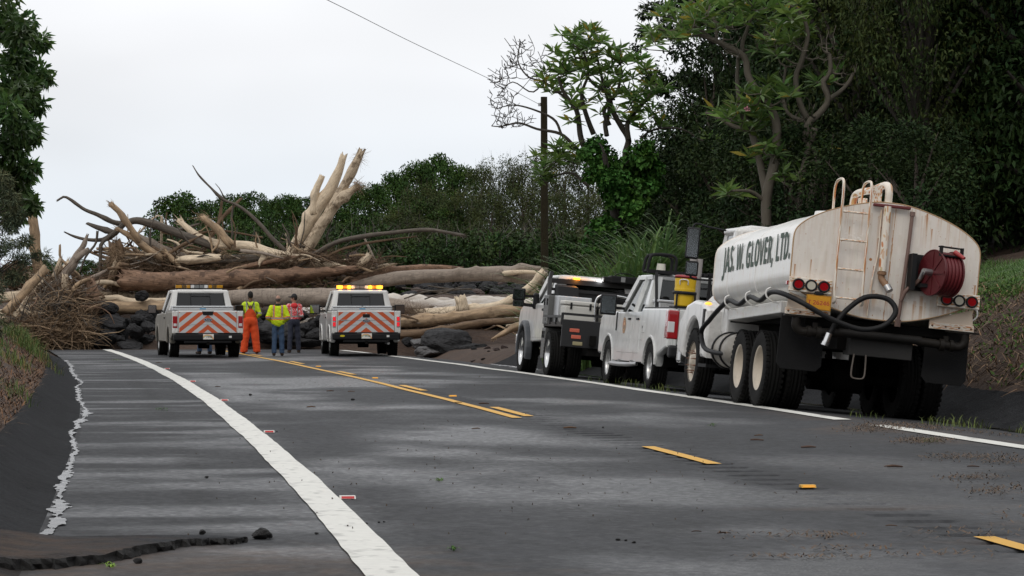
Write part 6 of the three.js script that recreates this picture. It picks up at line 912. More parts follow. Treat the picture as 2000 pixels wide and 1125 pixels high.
// ---------------------------------------------------------------- brown flood water
{
  const nx = 220, nz = 130, pos = [], col = [], idx = [], uv = [];
  // whitewater: standing waves across the flow with ragged crests
  const sh = (x, Z) => { const wx = x + 0.7 * fbm3(x * 0.5, 2, Z * 0.5, 2), ph = Z * 1.15 + wx * 0.75 + 1.6 * noise3(x * 0.4, 9, Z * 0.3), c = Math.pow(0.5 + 0.5 * Math.sin(ph), 2.2), rag = smooth(-9, -4, x), b = fbm3(wx * 1.1, 4, Z * 1.6, 4), t = fbm3(wx * 2.6, 6, Z * 3.4, 3); return [rag * (0.34 * c * (0.55 + 0.45 * noise3(x * 0.8, 3, Z * 0.5)) + 0.2 * b + 0.10 * t), 0.75 * c + 0.9 * b + 0.55 * t - 0.28]; };
  for (let j = 0; j <= nz; j++) for (let i = 0; i <= nx; i++) {
    const x = lerp(-10, 5, i / nx), Z = lerp(102.6, 113.5, j / nz), [h, f] = sh(x, Z), k = clamp(0.35 + 0.9 * f, 0, 1);
    pos.push(x, 0.84 + (Z - 103) * 0.078 + h, -Z); col.push(lerp(0.15, 0.56, k), lerp(0.108, 0.505, k), lerp(0.073, 0.435, k)); uv.push(x, Z);
  }
  for (let j = 0; j < nz; j++) for (let i = 0; i < nx; i++) { const a = j * (nx + 1) + i, b = a + nx + 1; idx.push(a, a + 1, b, b, a + 1, b + 1); }
  const g = new THREE.BufferGeometry(); g.setAttribute('position', new THREE.Float32BufferAttribute(pos, 3)); g.setAttribute('color', new THREE.Float32BufferAttribute(col, 3)); g.setAttribute('uv', new THREE.Float32BufferAttribute(uv, 2)); g.setIndex(idx); g.computeVertexNormals();
  struct('flood_water', g, M(1, 1, 1, 0.4, { vertexColors: true, bumpMap: rep(dtex(256, 256, (u, v) => pfbm(u * 14, v * 14, 14, 14, 4)), 0.6, 0.4), bumpScale: 0.035 }));
  // spray thrown off the crests
  const L = new Leaves(), R = rng(8); for (let i = 0; i < 9000; i++) { const x = lerp(-4.6, 1.4, R()), Z = lerp(103.5, 111, R()), [h, f] = sh(x, Z); if (f < 0.35) continue; const o = V(x, 0.84 + (Z - 103) * 0.078 + h + R() * R() * 0.16, -Z), s = 0.012 + 0.022 * R(); L.leaf(o, rdir(R), rdir(R), s, s, [0.62, 0.57, 0.5]); }
  const sp = mesh('spray', L.geo(), M(1, 1, 1, 0.7, { vertexColors: true })); sp.userData.kind = 'stuff'; tag(sp, 'pale brown spray flying off the rushing flood water', 'spray');
}
// ---------------------------------------------------------------- trees, shrubs and grass
const barkMat = M(0.075, 0.06, 0.047, 0.85, { bumpMap: woodBump, bumpScale: 0.02 }), darkBark = M(0.030, 0.025, 0.02, 0.9, { bumpMap: woodBump, bumpScale: 0.02 }), leafMat = M(1, 1, 1, 0.62, { vertexColors: true, specularIntensity: 0.3 }), thinLeaf = M(1, 1, 1, 0.8, { vertexColors: true, transmission: 0.5, thickness: 0, specularIntensity: 0.5 }), dryMat = M(1, 1, 1, 0.85, { vertexColors: true });
const vary = (R, c, k = 0.35) => { const a = 1 + (R() - 0.5) * k, b = (R() - 0.5) * 0.25; return [c[0] * a * (1 + b), c[1] * a, c[2] * a * (1 - b)]; };
// leaves spread through a set of clumps; each clump [x, y, z, rx, ry, rz, number]
function fillLeaves(L, R, clumps, { len, wid, tint, droop = 0.15, shell = 0.55 }) {
  for (const [x, y, z, rx, ry, rz, n] of clumps) {
    const ct = vary(R, tint, 0.5);
    for (let i = 0; i < n; i++) {
      const d = rdir(R), k = shell + (1 - shell) * Math.cbrt(R()) - (R() < 0.3 ? shell * R() : 0), o = V(x + d.x * rx * k, y + d.y * ry * k, z + d.z * rz * k);
      const dir = d.clone().multiplyScalar(0.8).add(rdir(R)).add(V(0, -droop + 0.35 * (R() - 0.5), 0)).normalize(), up = rdir(R).add(V(0, 1.1, 0)), side = V().crossVectors(dir, up).normalize();
      L.leaf(o, dir, side, len * (0.65 + 0.7 * R()), wid * (0.7 + 0.6 * R()), vary(R, ct, 0.4));
    }
  }
}
// a reusable tree: trunk at the origin, about h high and 2r wide
function treeKind(seed, { h, r, base, clumps, per, len, wid, tint, twigs = 0, flat = 0.8, lean = 0 }) {
  const R = rng(seed), list = [], limbs = [];
  limbs.push(limb([V(0, -0.4, 0), V(0.05 * r, h * 0.3, 0.03 * r), V(lean * r, h * 0.72, 0)], [h * 0.03, h * 0.022, h * 0.008], { seed, seg: 8, step: 0.5 }));
  for (let i = 0; i < clumps; i++) {
    const a = R() * 6.283, t = R(), yy = lerp(base, h * 0.93, t), prof = Math.sqrt(Math.max(0.05, Math.sin(Math.PI * clamp(0.12 + 0.8 * t, 0, 1)))), q = Math.sqrt(R()) * r * prof * 0.86, cr = r * (0.2 + 0.2 * R()) * (1 - 0.25 * t);
    list.push([q * Math.cos(a) + lean * r * t, yy, q * Math.sin(a), cr * (0.9 + 0.4 * R()), cr * flat * (0.7 + 0.5 * R()), cr * (0.9 + 0.4 * R()), per]);
    if (i % 3 === 0) limbs.push(limb([V(0, yy * 0.55, 0), V(q * 0.5 * Math.cos(a), yy * 0.8, q * 0.5 * Math.sin(a)), V(q * 0.95 * Math.cos(a) + lean * r * t, yy, q * 0.95 * Math.sin(a))], [h * 0.010, h * 0.006, h * 0.002], { seed: seed + i, seg: 5, step: 0.6 }));
  }
  const L = new Leaves(); fillLeaves(L, R, list, { len, wid, tint });
  const tw = new Leaves(); for (let i = 0; i < twigs; i++) { const c = list[Math.floor(R() * list.length)], o = V(c[0] + (R() - 0.5) * c[3] * 1.6, c[1] + (R() - 0.3) * c[4], c[2] + (R() - 0.5) * c[5] * 1.6), d = rdir(R); d.y = Math.abs(d.y) + 0.5; d.normalize(); tw.blade([o, o.clone().addScaledVector(d, 0.5), o.clone().addScaledVector(d, 0.8 + R() * 0.7).add(V(0.15 * (R() - 0.5), 0, 0.15 * (R() - 0.5)))], 0.028, vary(R, [0.06, 0.052, 0.04], 0.4)); }
  return { crown: L.geo(), trunk: merge(limbs), twigs: twigs ? tw.geo() : null, h, r };
}
function plant(kind, name, label, x, Z, height, wide, group, { turn = 0, bark = barkMat, sink = 0.1, category = 'tree' } = {}) {
  const t = thing(name, label, category, V(x, ground(x, Z) - sink, -Z), group); t.rotation.y = turn; t.scale.set(wide / (2 * kind.r), height / kind.h, wide / (2 * kind.r));
  const c = mesh('crown', kind.crown, leafMat, t); c.userData.kind = 'stuff'; mesh('trunk', kind.trunk, bark, t); if (kind.twigs) mesh('bare_twigs', kind.twigs, dryMat, t).userData.kind = 'stuff'; return t;
}
const PR = rng(31337);
// far bank trees: [kinds]
const farGreen = [1, 2, 3].map((s) => treeKind(100 + s, { h: 6, r: 2.6, base: 0.5, clumps: 70, per: 120, len: 0.24, wid: 0.13, tint: [0.043, 0.086, 0.018], flat: 0.75 }));
const farOlive = [1, 2, 3].map((s) => treeKind(200 + s, { h: 6, r: 2.6, base: 0.4, clumps: 64, per: 105, len: 0.19, wid: 0.075, tint: [0.054, 0.070, 0.022], twigs: 150, flat: 1.0 }));
const putFar = (kinds, name, label, px, top, Z, wpx, group) => { const x = (px - 1000) * Z / F, y1 = CH + (HZ - top) * Z / F, g0 = ground(x, Z); plant(kinds[Math.floor(PR() * kinds.length)], name, label, x, Z, Math.max(1.5, y1 - g0), wpx * Z / F, group, { turn: PR() * 6.28 }); };
putFar(farGreen, 'round_tree', 'rounded dark green tree standing alone at the left of the river woods', 345, 368, 150, 135); putFar(farGreen, 'round_tree', 'second rounded green tree behind the tip of the forked trunk', 410, 388, 158, 100);
const FG = 'green trees on the far side of the river', fgl = 'dark green leafy tree in the wood beyond the debris pile';
for (const [px, top, Z, w] of [[455, 376, 160, 95], [490, 368, 152, 90], [530, 382, 160, 90], [565, 374, 156, 90], [605, 378, 162, 90], [650, 372, 158, 100], [695, 362, 164, 90], [735, 352, 158, 95], [775, 330, 166, 95], [815, 308, 160, 100], [858, 296, 166, 110], [905, 315, 160, 90], [640, 420, 146, 110], [560, 430, 144, 110], [480, 425, 146, 110], [410, 440, 146, 90], [720, 410, 146, 110], [310, 455, 146, 60], [800, 385, 150, 110], [880, 400, 148, 110]]) putFar(farGreen, 'river_tree', fgl, px, top, Z, w, FG);
for (const [px, top, Z, w] of [[165, 505, 190, 60], [120, 512, 195, 50], [205, 515, 190, 60], [250, 505, 180, 50], [40, 520, 190, 70], [85, 518, 188, 60]]) putFar(farGreen, 'distant_tree', 'small green tree far behind the root tangle', px, top, Z, w, 'distant trees behind the root tangle');
const OG = 'olive scrub trees with bare twigs across the river', ogl = 'olive grey scrub tree with bare twigs on the far river bank';
for (const [px, top, Z, w] of [[940, 318, 158, 100], [975, 305, 162, 110], [1020, 300, 160, 110], [1060, 296, 164, 110], [1105, 288, 160, 120], [1150, 292, 162, 120], [1200, 300, 158, 120], [1250, 310, 160, 130], [830, 350, 150, 110], [900, 365, 148, 110], [960, 370, 146, 120], [1020, 362, 146, 120], [1085, 372, 144, 120], [1150, 375, 146, 120], [1210, 385, 144, 120], [780, 400, 142, 110], [850, 430, 138, 110], [930, 440, 138, 110], [1000, 436, 138, 120], [1070, 440, 136, 120], [1140, 440, 136, 120], [1230, 430, 136, 130]]) putFar(farOlive, 'scrub_tree', ogl, px, top, Z, w, OG);
const shrubKind = [1, 2].map((s) => treeKind(300 + s, { h: 2.4, r: 1.5, base: 0.15, clumps: 34, per: 90, len: 0.17, wid: 0.08, tint: [0.036, 0.068, 0.018], flat: 0.9, twigs: 60 }));
for (let i = 0; i < 46; i++) { const px = lerp(300, 1080, (i + PR()) / 46), Z = 126 + PR() * 8, x = (px - 1000) * Z / F; plant(shrubKind[i % 2], 'bank_shrub', 'low dark shrub at the foot of the river woods', x, Z, 1.6 + PR() * 1.2, 2.6 + PR() * 1.2, 'shrubs at the foot of the river woods', { turn: PR() * 6, category: 'shrub' }); }

// the tall dark wood on the right bank
const bigDark = [1, 2, 3].map((s) => treeKind(400 + s, { h: 12, r: 3.4, base: 0.6, clumps: 150, per: 210, len: 0.17, wid: 0.07, tint: [0.017, 0.036, 0.009], flat: 0.9 }));
const bigOlive = treeKind(450, { h: 12, r: 3.2, base: 1.0, clumps: 130, per: 210, len: 0.16, wid: 0.06, tint: [0.034, 0.050, 0.013], flat: 0.85 });
const DG = 'tall dark evergreens behind the tanker', dgl = 'tall dense dark evergreen in the wood behind the tanker';
for (const [px, Z, h, w, k] of [[1500, 84, 10, 3.6, 0], [1530, 80, 13.5, 4.4, 1], [1610, 76, 14, 5, 2], [1670, 72, 14, 5.5, 0], [1745, 70, 14.5, 7, 1], [1830, 68, 14, 7, 2], [1915, 66, 14, 7, 0], [2000, 64, 14, 7, 1], [2090, 62, 14, 7, 2], [1590, 90, 16, 4.6, 1], [1720, 88, 16, 7, 2], [1850, 84, 16, 8, 0], [1980, 80, 16, 8, 1], [2200, 62, 14, 7, 0]]) plant(k === 3 ? bigOlive : bigDark[k], 'evergreen_tree', dgl, (px - 1000) * Z / F, Z, h, w, DG, { turn: PR() * 6, bark: darkBark });
plant(bigOlive, 'evergreen_tree', 'tall olive tinted tree between the frangipani and the dark evergreens', (1690 - 1000) * 66 / F, 66, 13, 4.4, undefined, { turn: 1.2, bark: darkBark });
plant(bigOlive, 'evergreen_tree', 'olive tinted tree rising directly above the water tanker', (1800 - 1000) * 62 / F, 62, 11.5, 3.4, undefined, { turn: 2.9, bark: darkBark });
const bushKind = [1, 2].map((s) => treeKind(330 + s, { h: 4.5, r: 1.7, base: 0.2, clumps: 60, per: 150, len: 0.12, wid: 0.055, tint: [0.020, 0.038, 0.011], flat: 0.9 }));
const UG = 'dark bushes under the trees behind the parked trucks'; 
for (const [px, Z, h, w] of [[1320, 80, 3.6, 3], [1370, 78, 4.2, 3], [1420, 74, 4.4, 3], [1300, 92, 5, 3.4], [1360, 92, 6, 4], [1470, 70, 4, 3], [1540, 66, 4, 3], [1610, 62, 3.6, 3], [1700, 60, 3.4, 3], [1790, 58, 3.2, 2.8], [1290, 100, 5, 4], [1390, 88, 7, 4]]) plant(bushKind[Math.floor(PR() * 2)], 'dark_bush', 'dark bush under the trees behind the parked trucks', (px - 1000) * Z / F, Z, h, w, UG, { turn: PR() * 6, category: 'bush' });

// trees drawn clump by clump from where their leaves stand
function clumpTree(name, label, trunk, Z, clumps, opt) {
  const base = P(trunk[0][0], trunk[0][1], Z), t = thing(name, label, 'tree', base), R = rng(opt.seed), L = new Leaves(), list = [], limbs = [limb(trunk.map(([x, y]) => P(x, y, Z).sub(base)), trunk.map((q) => q[2] * Z / F), { seed: opt.seed, seg: 10, step: 0.3 })];
  const tp = trunk.map(([x, y]) => P(x, y, Z).sub(base));
  for (const [px, py, rp, n] of clumps) {
    const dz = (R() - 0.5) * (opt.deep || 2), c = P(px, py, Z + dz).sub(base), r = rp * Z / F, nn = Math.ceil(n / 5);
    for (let k = 0; k < 5; k++) { const q = rdir(R); list.push([c.x + q.x * r * 0.6, c.y + q.y * r * 0.5, c.z + q.z * r * 0.6, r * 0.55, r * 0.42, r * 0.55, nn]); }
    let b = tp[0]; for (const q of tp) if (q.y < c.y - 0.1 && q.distanceTo(c) < b.distanceTo(c)) b = q;
    limbs.push(limb([b, b.clone().lerp(c, 0.5).add(V(0, 0.15, 0)), c], [0.035, 0.024, 0.008].map((v) => v * (opt.limb || 1)), { seed: R() * 99, seg: 5, step: 0.4 }));
    for (let k = 0; k < (opt.twigs || 0); k++) { const q = rdir(R).multiplyScalar(r * 1.25); limbs.push(limb([c, c.clone().addScaledVector(q, 0.5).add(V(0, 0.05, 0)), c.clone().add(q)], [0.009, 0.006, 0.002], { seed: k, seg: 4, step: 0.3 })); }
  }
  fillLeaves(L, R, list, opt); mesh('trunk', limbs, opt.bark || darkBark, t); const c = mesh('crown', L.geo(), opt.leaf ? thinLeaf : leafMat, t); c.userData.kind = 'stuff'; return t;
}
clumpTree('spreading_tree', 'dark spreading tree with see through boughs against the sky', [[1425, 520, 16], [1420, 380, 13], [1415, 240, 11], [1400, 130, 9], [1385, 40, 6], [1380, -60, 4]], 92, [[1270, 20, 26, 240], [1300, 55, 26, 240], [1330, 18, 34, 420], [1375, 40, 38, 600], [1255, 60, 16, 90], [1420, 20, 44, 800], [1440, 85, 40, 800], [1395, 100, 26, 360], [1270, 150, 22, 240], [1300, 160, 30, 420], [1340, 150, 28, 400], [1380, 165, 34, 620], [1420, 155, 40, 800], [1460, 200, 44, 900], [1400, 215, 40, 800], [1370, 240, 30, 500], [1430, 270, 44, 900], [1380, 300, 40, 700], [1340, 270, 26, 340], [1470, 300, 44, 900], [1240, 95, 18, 60], [1340, -20, 40, 500], [1430, -40, 50, 800], [1310, 300, 34, 500], [1350, 350, 40, 700], [1420, 360, 44, 900], [1290, 350, 30, 400]], { seed: 61, len: 0.17, wid: 0.07, tint: [0.017, 0.033, 0.010], twigs: 5, deep: 2.2 });
clumpTree('roadside_tree', 'dense leafy green tree overhanging the left edge of the road', [[-160, 690, 22], [-150, 500, 18], [-130, 300, 14], [-120, 100, 10], [-110, -60, 6]], 62, [[10, 30, 34, 320], [45, 60, 34, 340], [70, 75, 24, 200], [20, 100, 46, 560], [62, 130, 32, 320], [80, 150, 18, 130], [30, 170, 48, 600], [60, 200, 28, 260], [15, 235, 48, 620], [50, 250, 30, 300], [70, 262, 14, 80], [20, 300, 44, 520], [55, 330, 26, 240], [10, 350, 44, 520], [45, 385, 30, 300], [60, 395, 20, 150], [15, 410, 34, 320], [-30, 60, 60, 700], [-40, 160, 60, 700], [-40, 260, 60, 700], [-40, 360, 60, 700], [-20, -20, 60, 600], [-90, 100, 60, 500], [-90, 220, 60, 500], [-90, 340, 60, 500], [-120, 0, 60, 400], [-170, 150, 60, 400], [-190, 280, 60, 400]], { seed: 62, len: 0.2, wid: 0.085, tint: [0.072, 0.145, 0.032], droop: 0.5, leaf: 'thin', deep: 2.6 });
clumpTree('feathery_tree', 'grey green feathery tree in front of the leafy roadside tree', [[-40, 690, 9], [-30, 560, 7], [-20, 460, 5], [-10, 380, 3]], 58, [[10, 350, 20, 420], [20, 390, 24, 560], [30, 430, 24, 560], [10, 440, 30, 700], [40, 470, 20, 420], [5, 490, 34, 800], [90, 500, 12, 130], [70, 498, 13, 160], [45, 505, 16, 240], [20, 530, 30, 600], [-5, 570, 26, 560], [-20, 620, 26, 500], [-10, 650, 20, 300], [-30, 430, 40, 800], [-40, 530, 40, 800]], { seed: 63, len: 0.11, wid: 0.018, tint: [0.10, 0.12, 0.07], droop: 0.4, deep: 1.2, limb: 0.5 });
clumpTree('vine_tree', 'heart shaped mass of green vines smothering a stump', [[1215, 540, 14], [1205, 450, 10], [1190, 360, 7], [1180, 300, 5]], 75.8, [[1165, 285, 24, 320], [1140, 305, 22, 260], [1180, 310, 34, 620], [1200, 340, 36, 720], [1255, 300, 30, 560], [1265, 335, 32, 640], [1235, 330, 34, 640], [1250, 375, 36, 700], [1210, 385, 38, 700], [1235, 410, 32, 520], [1205, 430, 30, 440], [1160, 335, 22, 260], [1275, 365, 20, 280], [1180, 455, 34, 420], [1215, 475, 34, 420], [1160, 480, 26, 300]], { seed: 64, len: 0.115, wid: 0.105, tint: [0.052, 0.135, 0.026], droop: 0.6, deep: 1.2 });

// frangipani: thick forking limbs with rosettes of leaves at the tips
function frangipani(name, label, Z, skeleton, targets, seed, barkM) {
  const R = rng(seed), base = P(skeleton[0][0][0], skeleton[0][0][1], Z), t = thing(name, label, 'tree', base), limbs = [], nodes = [], L = new Leaves(), k = Z / F;
  for (const s of skeleton) {
    const dz = (R() - 0.5) * 1.6, pts = s.map(([x, y], i) => P(x, y, Z + dz * i / s.length).sub(base)), rad = s.map((q) => q[2] * k * 0.8);
    limbs.push(limb(pts, rad, { seed: R() * 999, seg: 8, step: 0.12, rough: 0.1 })); const c = new THREE.CatmullRomCurve3(pts, false, 'centripetal'); for (let i = 2; i <= 14; i++) nodes.push([c.getPointAt(i / 14), rad[rad.length - 1]]);
  }
  const all = [];
  for (const [px, py, rx, ry, n, leafy] of targets) for (let i = 0; i < n; i++) { const a = R() * 6.283, q = Math.sqrt(R()); all.push([P(px + rx * q * Math.cos(a), py + ry * q * Math.sin(a), Z + (R() - 0.5) * 2.0).sub(base), leafy]); }
  const near = (p) => { let b = nodes[0], bd = 1e9; for (const q of nodes) { const d = q[0].distanceTo(p) + Math.max(0, q[0].y - p.y) * 0.9; if (d < bd) { bd = d; b = q; } } return [b, bd]; };
  all.sort((a, b) => near(a[0])[1] - near(b[0])[1]);
  for (const [p, leafy] of all) {
    const [[q, r]] = near(p), d = p.clone().sub(q), mid = q.clone().addScaledVector(d, 0.5).add(V((R() - 0.5) * 0.2, -0.12 * d.length(), (R() - 0.5) * 0.2)), r0 = Math.min(r, 0.032), r1 = leafy ? 0.013 : 0.008, c = new THREE.CatmullRomCurve3([q, mid, p]);
    limbs.push(limb([q, mid, p], [r0, lerp(r0, r1, 0.5), r1], { seed: R() * 999, seg: 5, step: 0.15, rough: 0.08 })); for (let i = 1; i <= 5; i++) nodes.push([c.getPointAt(i / 5), lerp(r0, r1, i / 5)]);
    const dir = p.clone().sub(mid).normalize().add(V(0, 0.6, 0)).normalize();
    if (leafy) { const nl = 7 + Math.floor(R() * 5), tint = vary(R, [0.13, 0.225, 0.045], 0.45); for (let i = 0; i < nl; i++) { const a = i * 2.4 + R(), out = rdir(R); out.set(Math.cos(a), -0.45 + 1.5 * R(), Math.sin(a)).addScaledVector(dir, 0.5 * R()).normalize(); const side = V().crossVectors(out, V(0, 1, 0).addScaledVector(rdir(R), 0.9)).normalize(); L.leaf(p.clone().addScaledVector(dir, -0.03 * R()), out, side, 0.28 + 0.17 * R(), 0.075 + 0.035 * R(), R() < 0.04 ? [0.42, 0.33, 0.05] : vary(R, tint, 0.3), 0.18); } }
    else for (let i = 0; i < 2; i++) { const e = p.clone().addScaledVector(dir, 0.08 + 0.08 * R()).addScaledVector(rdir(R), 0.12); limbs.push(limb([p, p.clone().lerp(e, 0.5), e], [0.008, 0.008, 0.007], { seed: i, seg: 4, step: 0.1 })); }
  }
  mesh('trunk', limbs, barkM, t); const c = mesh('crown', L.geo(), thinLeaf, t); c.userData.kind = 'stuff'; return t;
}
const frangiBark = M(0.095, 0.082, 0.062, 0.8, { bumpMap: woodBump, bumpScale: 0.015 }), frangiDark = M(0.046, 0.038, 0.029, 0.85, { bumpMap: woodBump, bumpScale: 0.02 });
frangipani('frangipani_tree', 'frangipani with half bare crown standing over the tall grass', 77, [
  [[1222, 560, 10], [1226, 450, 9], [1226, 430, 9], [1237, 400, 9], [1224, 352, 8.5], [1222, 300, 8], [1228, 272, 7.5], [1214, 248, 7], [1196, 215, 6.5], [1186, 182, 5.5], [1160, 164, 4], [1140, 140, 3]],
  [[1228, 272, 6], [1226, 240, 6], [1250, 208, 5.5], [1272, 182, 4], [1290, 150, 2.5]], [[1190, 245, 6], [1180, 215, 5], [1205, 180, 4], [1215, 140, 3]],
  [[1210, 550, 9], [1190, 380, 8], [1160, 322, 7.5], [1136, 275, 7], [1126, 216, 6], [1102, 182, 4.5], [1090, 150, 3]], [[1160, 262, 6.5], [1150, 238, 6.5], [1138, 200, 5.5], [1136, 182, 4.5], [1150, 140, 3], [1140, 100, 2.5]], [[1185, 265, 6], [1182, 240, 6], [1190, 215, 5], [1175, 150, 3.5], [1165, 105, 2.5]],
  [[1160, 325, 6], [1124, 288, 5], [1096, 262, 4.2], [1050, 252, 3], [1012, 240, 2.4], [978, 247, 1.6], [960, 246, 1.2]], [[1096, 262, 3.4], [1084, 235, 3.2], [1042, 214, 2.4], [1004, 205, 1.8], [975, 210, 1.2]], [[1106, 192, 3.2], [1062, 160, 2.8], [1032, 150, 2], [1012, 120, 1.6], [1016, 80, 1.2]], [[1062, 160, 2], [1040, 180, 1.8], [1000, 160, 1.4], [975, 185, 1]],
  [[1150, 365, 3.5], [1116, 338, 3], [1080, 345, 2.5], [1058, 352, 2]], [[1250, 272, 3], [1272, 255, 2.6], [1330, 252, 2.2], [1372, 275, 2], [1398, 288, 1.5]],
], [[1145, 75, 55, 26, 20, 1], [1110, 115, 45, 30, 18, 1], [1180, 110, 50, 35, 18, 1], [1150, 150, 70, 30, 20, 1], [1080, 160, 25, 25, 8, 1], [1225, 150, 45, 45, 18, 1], [1200, 200, 60, 30, 12, 1], [1270, 185, 35, 30, 12, 1], [1265, 235, 45, 22, 10, 1], [1115, 215, 24, 24, 7, 1], [1072, 310, 28, 26, 11, 1], [1060, 350, 22, 12, 6, 1], [1118, 300, 28, 22, 7, 1], [1392, 288, 24, 18, 7, 1], [1020, 105, 35, 30, 26, 0], [990, 150, 30, 30, 24, 0], [985, 200, 30, 30, 26, 0], [1000, 235, 40, 18, 22, 0], [1050, 130, 25, 35, 14, 0]], 71, frangiDark);
frangipani('frangipani_tree', 'frangipani with pruned limbs standing behind the tanker cab', 62, [
  [[1502, 560, 14], [1497, 400, 13], [1500, 370, 13], [1512, 320, 12], [1518, 262, 11], [1512, 225, 10], [1488, 190, 9], [1462, 150, 8.5], [1455, 112, 8], [1430, 95, 7], [1395, 78, 6], [1370, 68, 5]], [[1455, 115, 6], [1450, 90, 5], [1462, 50, 4], [1475, 10, 3], [1470, -30, 2.5]], [[1395, 78, 4], [1350, 50, 3.5], [1310, 60, 2.6], [1280, 55, 1.8]], [[1400, 80, 4], [1395, 40, 3.4], [1370, 15, 2.6], [1340, -5, 2]],
  [[1497, 380, 10], [1480, 300, 9], [1465, 250, 8], [1448, 215, 6.5], [1440, 160, 5], [1442, 110, 4]], [[1465, 255, 6], [1430, 245, 5], [1400, 228, 4], [1378, 220, 3]],
  [[1578, 560, 12], [1582, 400, 11], [1597, 320, 11], [1575, 272, 10], [1580, 240, 9], [1600, 222, 8], [1618, 195, 7.5], [1608, 160, 7], [1622, 140, 6], [1620, 105, 5]], [[1580, 238, 8], [1562, 200, 7], [1555, 150, 6.5], [1565, 120, 6], [1578, 70, 5.5], [1572, 40, 4.5], [1556, 15, 3.5]], [[1618, 195, 6], [1640, 180, 5.5], [1655, 165, 5], [1668, 142, 4]], [[1580, 240, 6], [1540, 222, 4.5], [1530, 190, 4], [1535, 130, 3]], [[1560, 410, 8], [1570, 330, 8], [1592, 250, 8]],
  [[1500, 400, 5], [1470, 375, 4], [1430, 372, 2.5]], [[1560, 400, 5], [1545, 380, 4], [1555, 345, 3], [1600, 300, 2.4]],
], [[1330, 45, 60, 30, 20, 1], [1400, 30, 50, 30, 16, 1], [1460, 20, 50, 30, 16, 1], [1530, 30, 45, 35, 15, 1], [1500, 90, 40, 30, 10, 1], [1455, 195, 40, 30, 11, 1], [1470, 230, 45, 28, 13, 1], [1535, 165, 40, 25, 11, 1], [1420, 215, 22, 20, 5, 1], [1425, 375, 22, 14, 5, 1], [1545, 345, 32, 20, 7, 1], [1590, 290, 28, 20, 6, 1], [1605, 150, 30, 20, 4, 1], [1480, 300, 40, 22, 7, 1], [1620, 100, 30, 40, 14, 0], [1650, 150, 25, 25, 10, 0], [1540, 100, 40, 50, 20, 0], [1450, 60, 60, 50, 26, 0], [1380, 40, 60, 30, 20, 0], [1560, 230, 40, 40, 12, 0], [1290, 75, 30, 20, 8, 1], [1560, 60, 30, 30, 7, 1]], 72, frangiBark);
// pink flower cluster
{ const L = new Leaves(), R = rng(5), o = P(1458, 214, 61); for (let i = 0; i < 22; i++) L.leaf(o.clone().addScaledVector(rdir(R), 0.06), rdir(R), rdir(R), 0.05, 0.035, [0.5, 0.22, 0.26]); const f = mesh('flower_cluster', L.geo(), leafMat); tag(f, 'small pink flower cluster among frangipani leaves', 'flowers'); }
// tall arching grass
function grassClump(name, label, zones, seed, kind) {
  const L = new Leaves(), R = rng(seed);
  for (const [px, Z, spread, n, h, w, tint] of zones) for (let i = 0; i < n; i++) {
    const x0 = (px - 1000) * Z / F + (R() + R() - 1) * spread, z0 = Z + (R() - 0.5) * 1.6; if (name === 'bank_grass' && toU(x0, z0)[0] < 12.5) continue; const o = V(x0, ground(x0, z0) - 0.05, -z0), a = R() * 6.283, hh = h * (kind === 'stuff' && h > 1.4 ? 1.32 : 1) * (0.5 + 0.6 * R()), out = hh * (0.15 + (h > 1.4 ? 0.85 : 0.5) * R()), d = V(Math.cos(a), 0, Math.sin(a)), pts = [];
    for (let k = 0; k <= 6; k++) { const t = k / 6; pts.push(o.clone().addScaledVector(d, out * Math.pow(t, 1.7)).add(V(0, hh * (t - 0.42 * Math.pow(t, 3.2)), 0))); }
    L.blade(pts, w * (0.7 + 0.6 * R()), vary(R, tint, 0.5));
  }
  const o = mesh(name, L.geo(), thinLeaf); if (kind) o.userData.kind = kind; return tag(o, label, 'grass');
}
grassClump('tall_grass', 'tall arching green grass clump below the frangipani', [[1115, 74, 0.5, 190, 2.6, 0.06, [0.17, 0.27, 0.085]], [1160, 74, 0.55, 270, 2.9, 0.06, [0.16, 0.265, 0.08]], [1210, 73.5, 0.55, 270, 2.9, 0.06, [0.15, 0.26, 0.08]], [1260, 73.5, 0.55, 240, 2.8, 0.06, [0.16, 0.265, 0.085]], [1300, 74, 0.45, 150, 2.4, 0.055, [0.14, 0.24, 0.08]], [1085, 74, 0.3, 110, 1.9, 0.05, [0.17, 0.28, 0.085]], [1340, 82, 0.5, 130, 1.8, 0.03, [0.045, 0.09, 0.025]], [1395, 76, 0.3, 60, 2.4, 0.034, [0.05, 0.1, 0.028]]], 81, 'stuff');
grassClump('bank_grass', 'bright green grass covering the top of the right bank', [...Array.from({ length: 26 }, (_, i) => [1930 + (i % 7) * 22, 48.5 + (i * 0.61) % 9, 0.7, 420, 0.3, 0.012, [0.11, 0.21, 0.045]]), [1960, 47, 0.5, 90, 0.8, 0.02, [0.06, 0.12, 0.03]], [1998, 46, 0.5, 90, 0.9, 0.022, [0.06, 0.12, 0.03]]], 82, 'stuff');
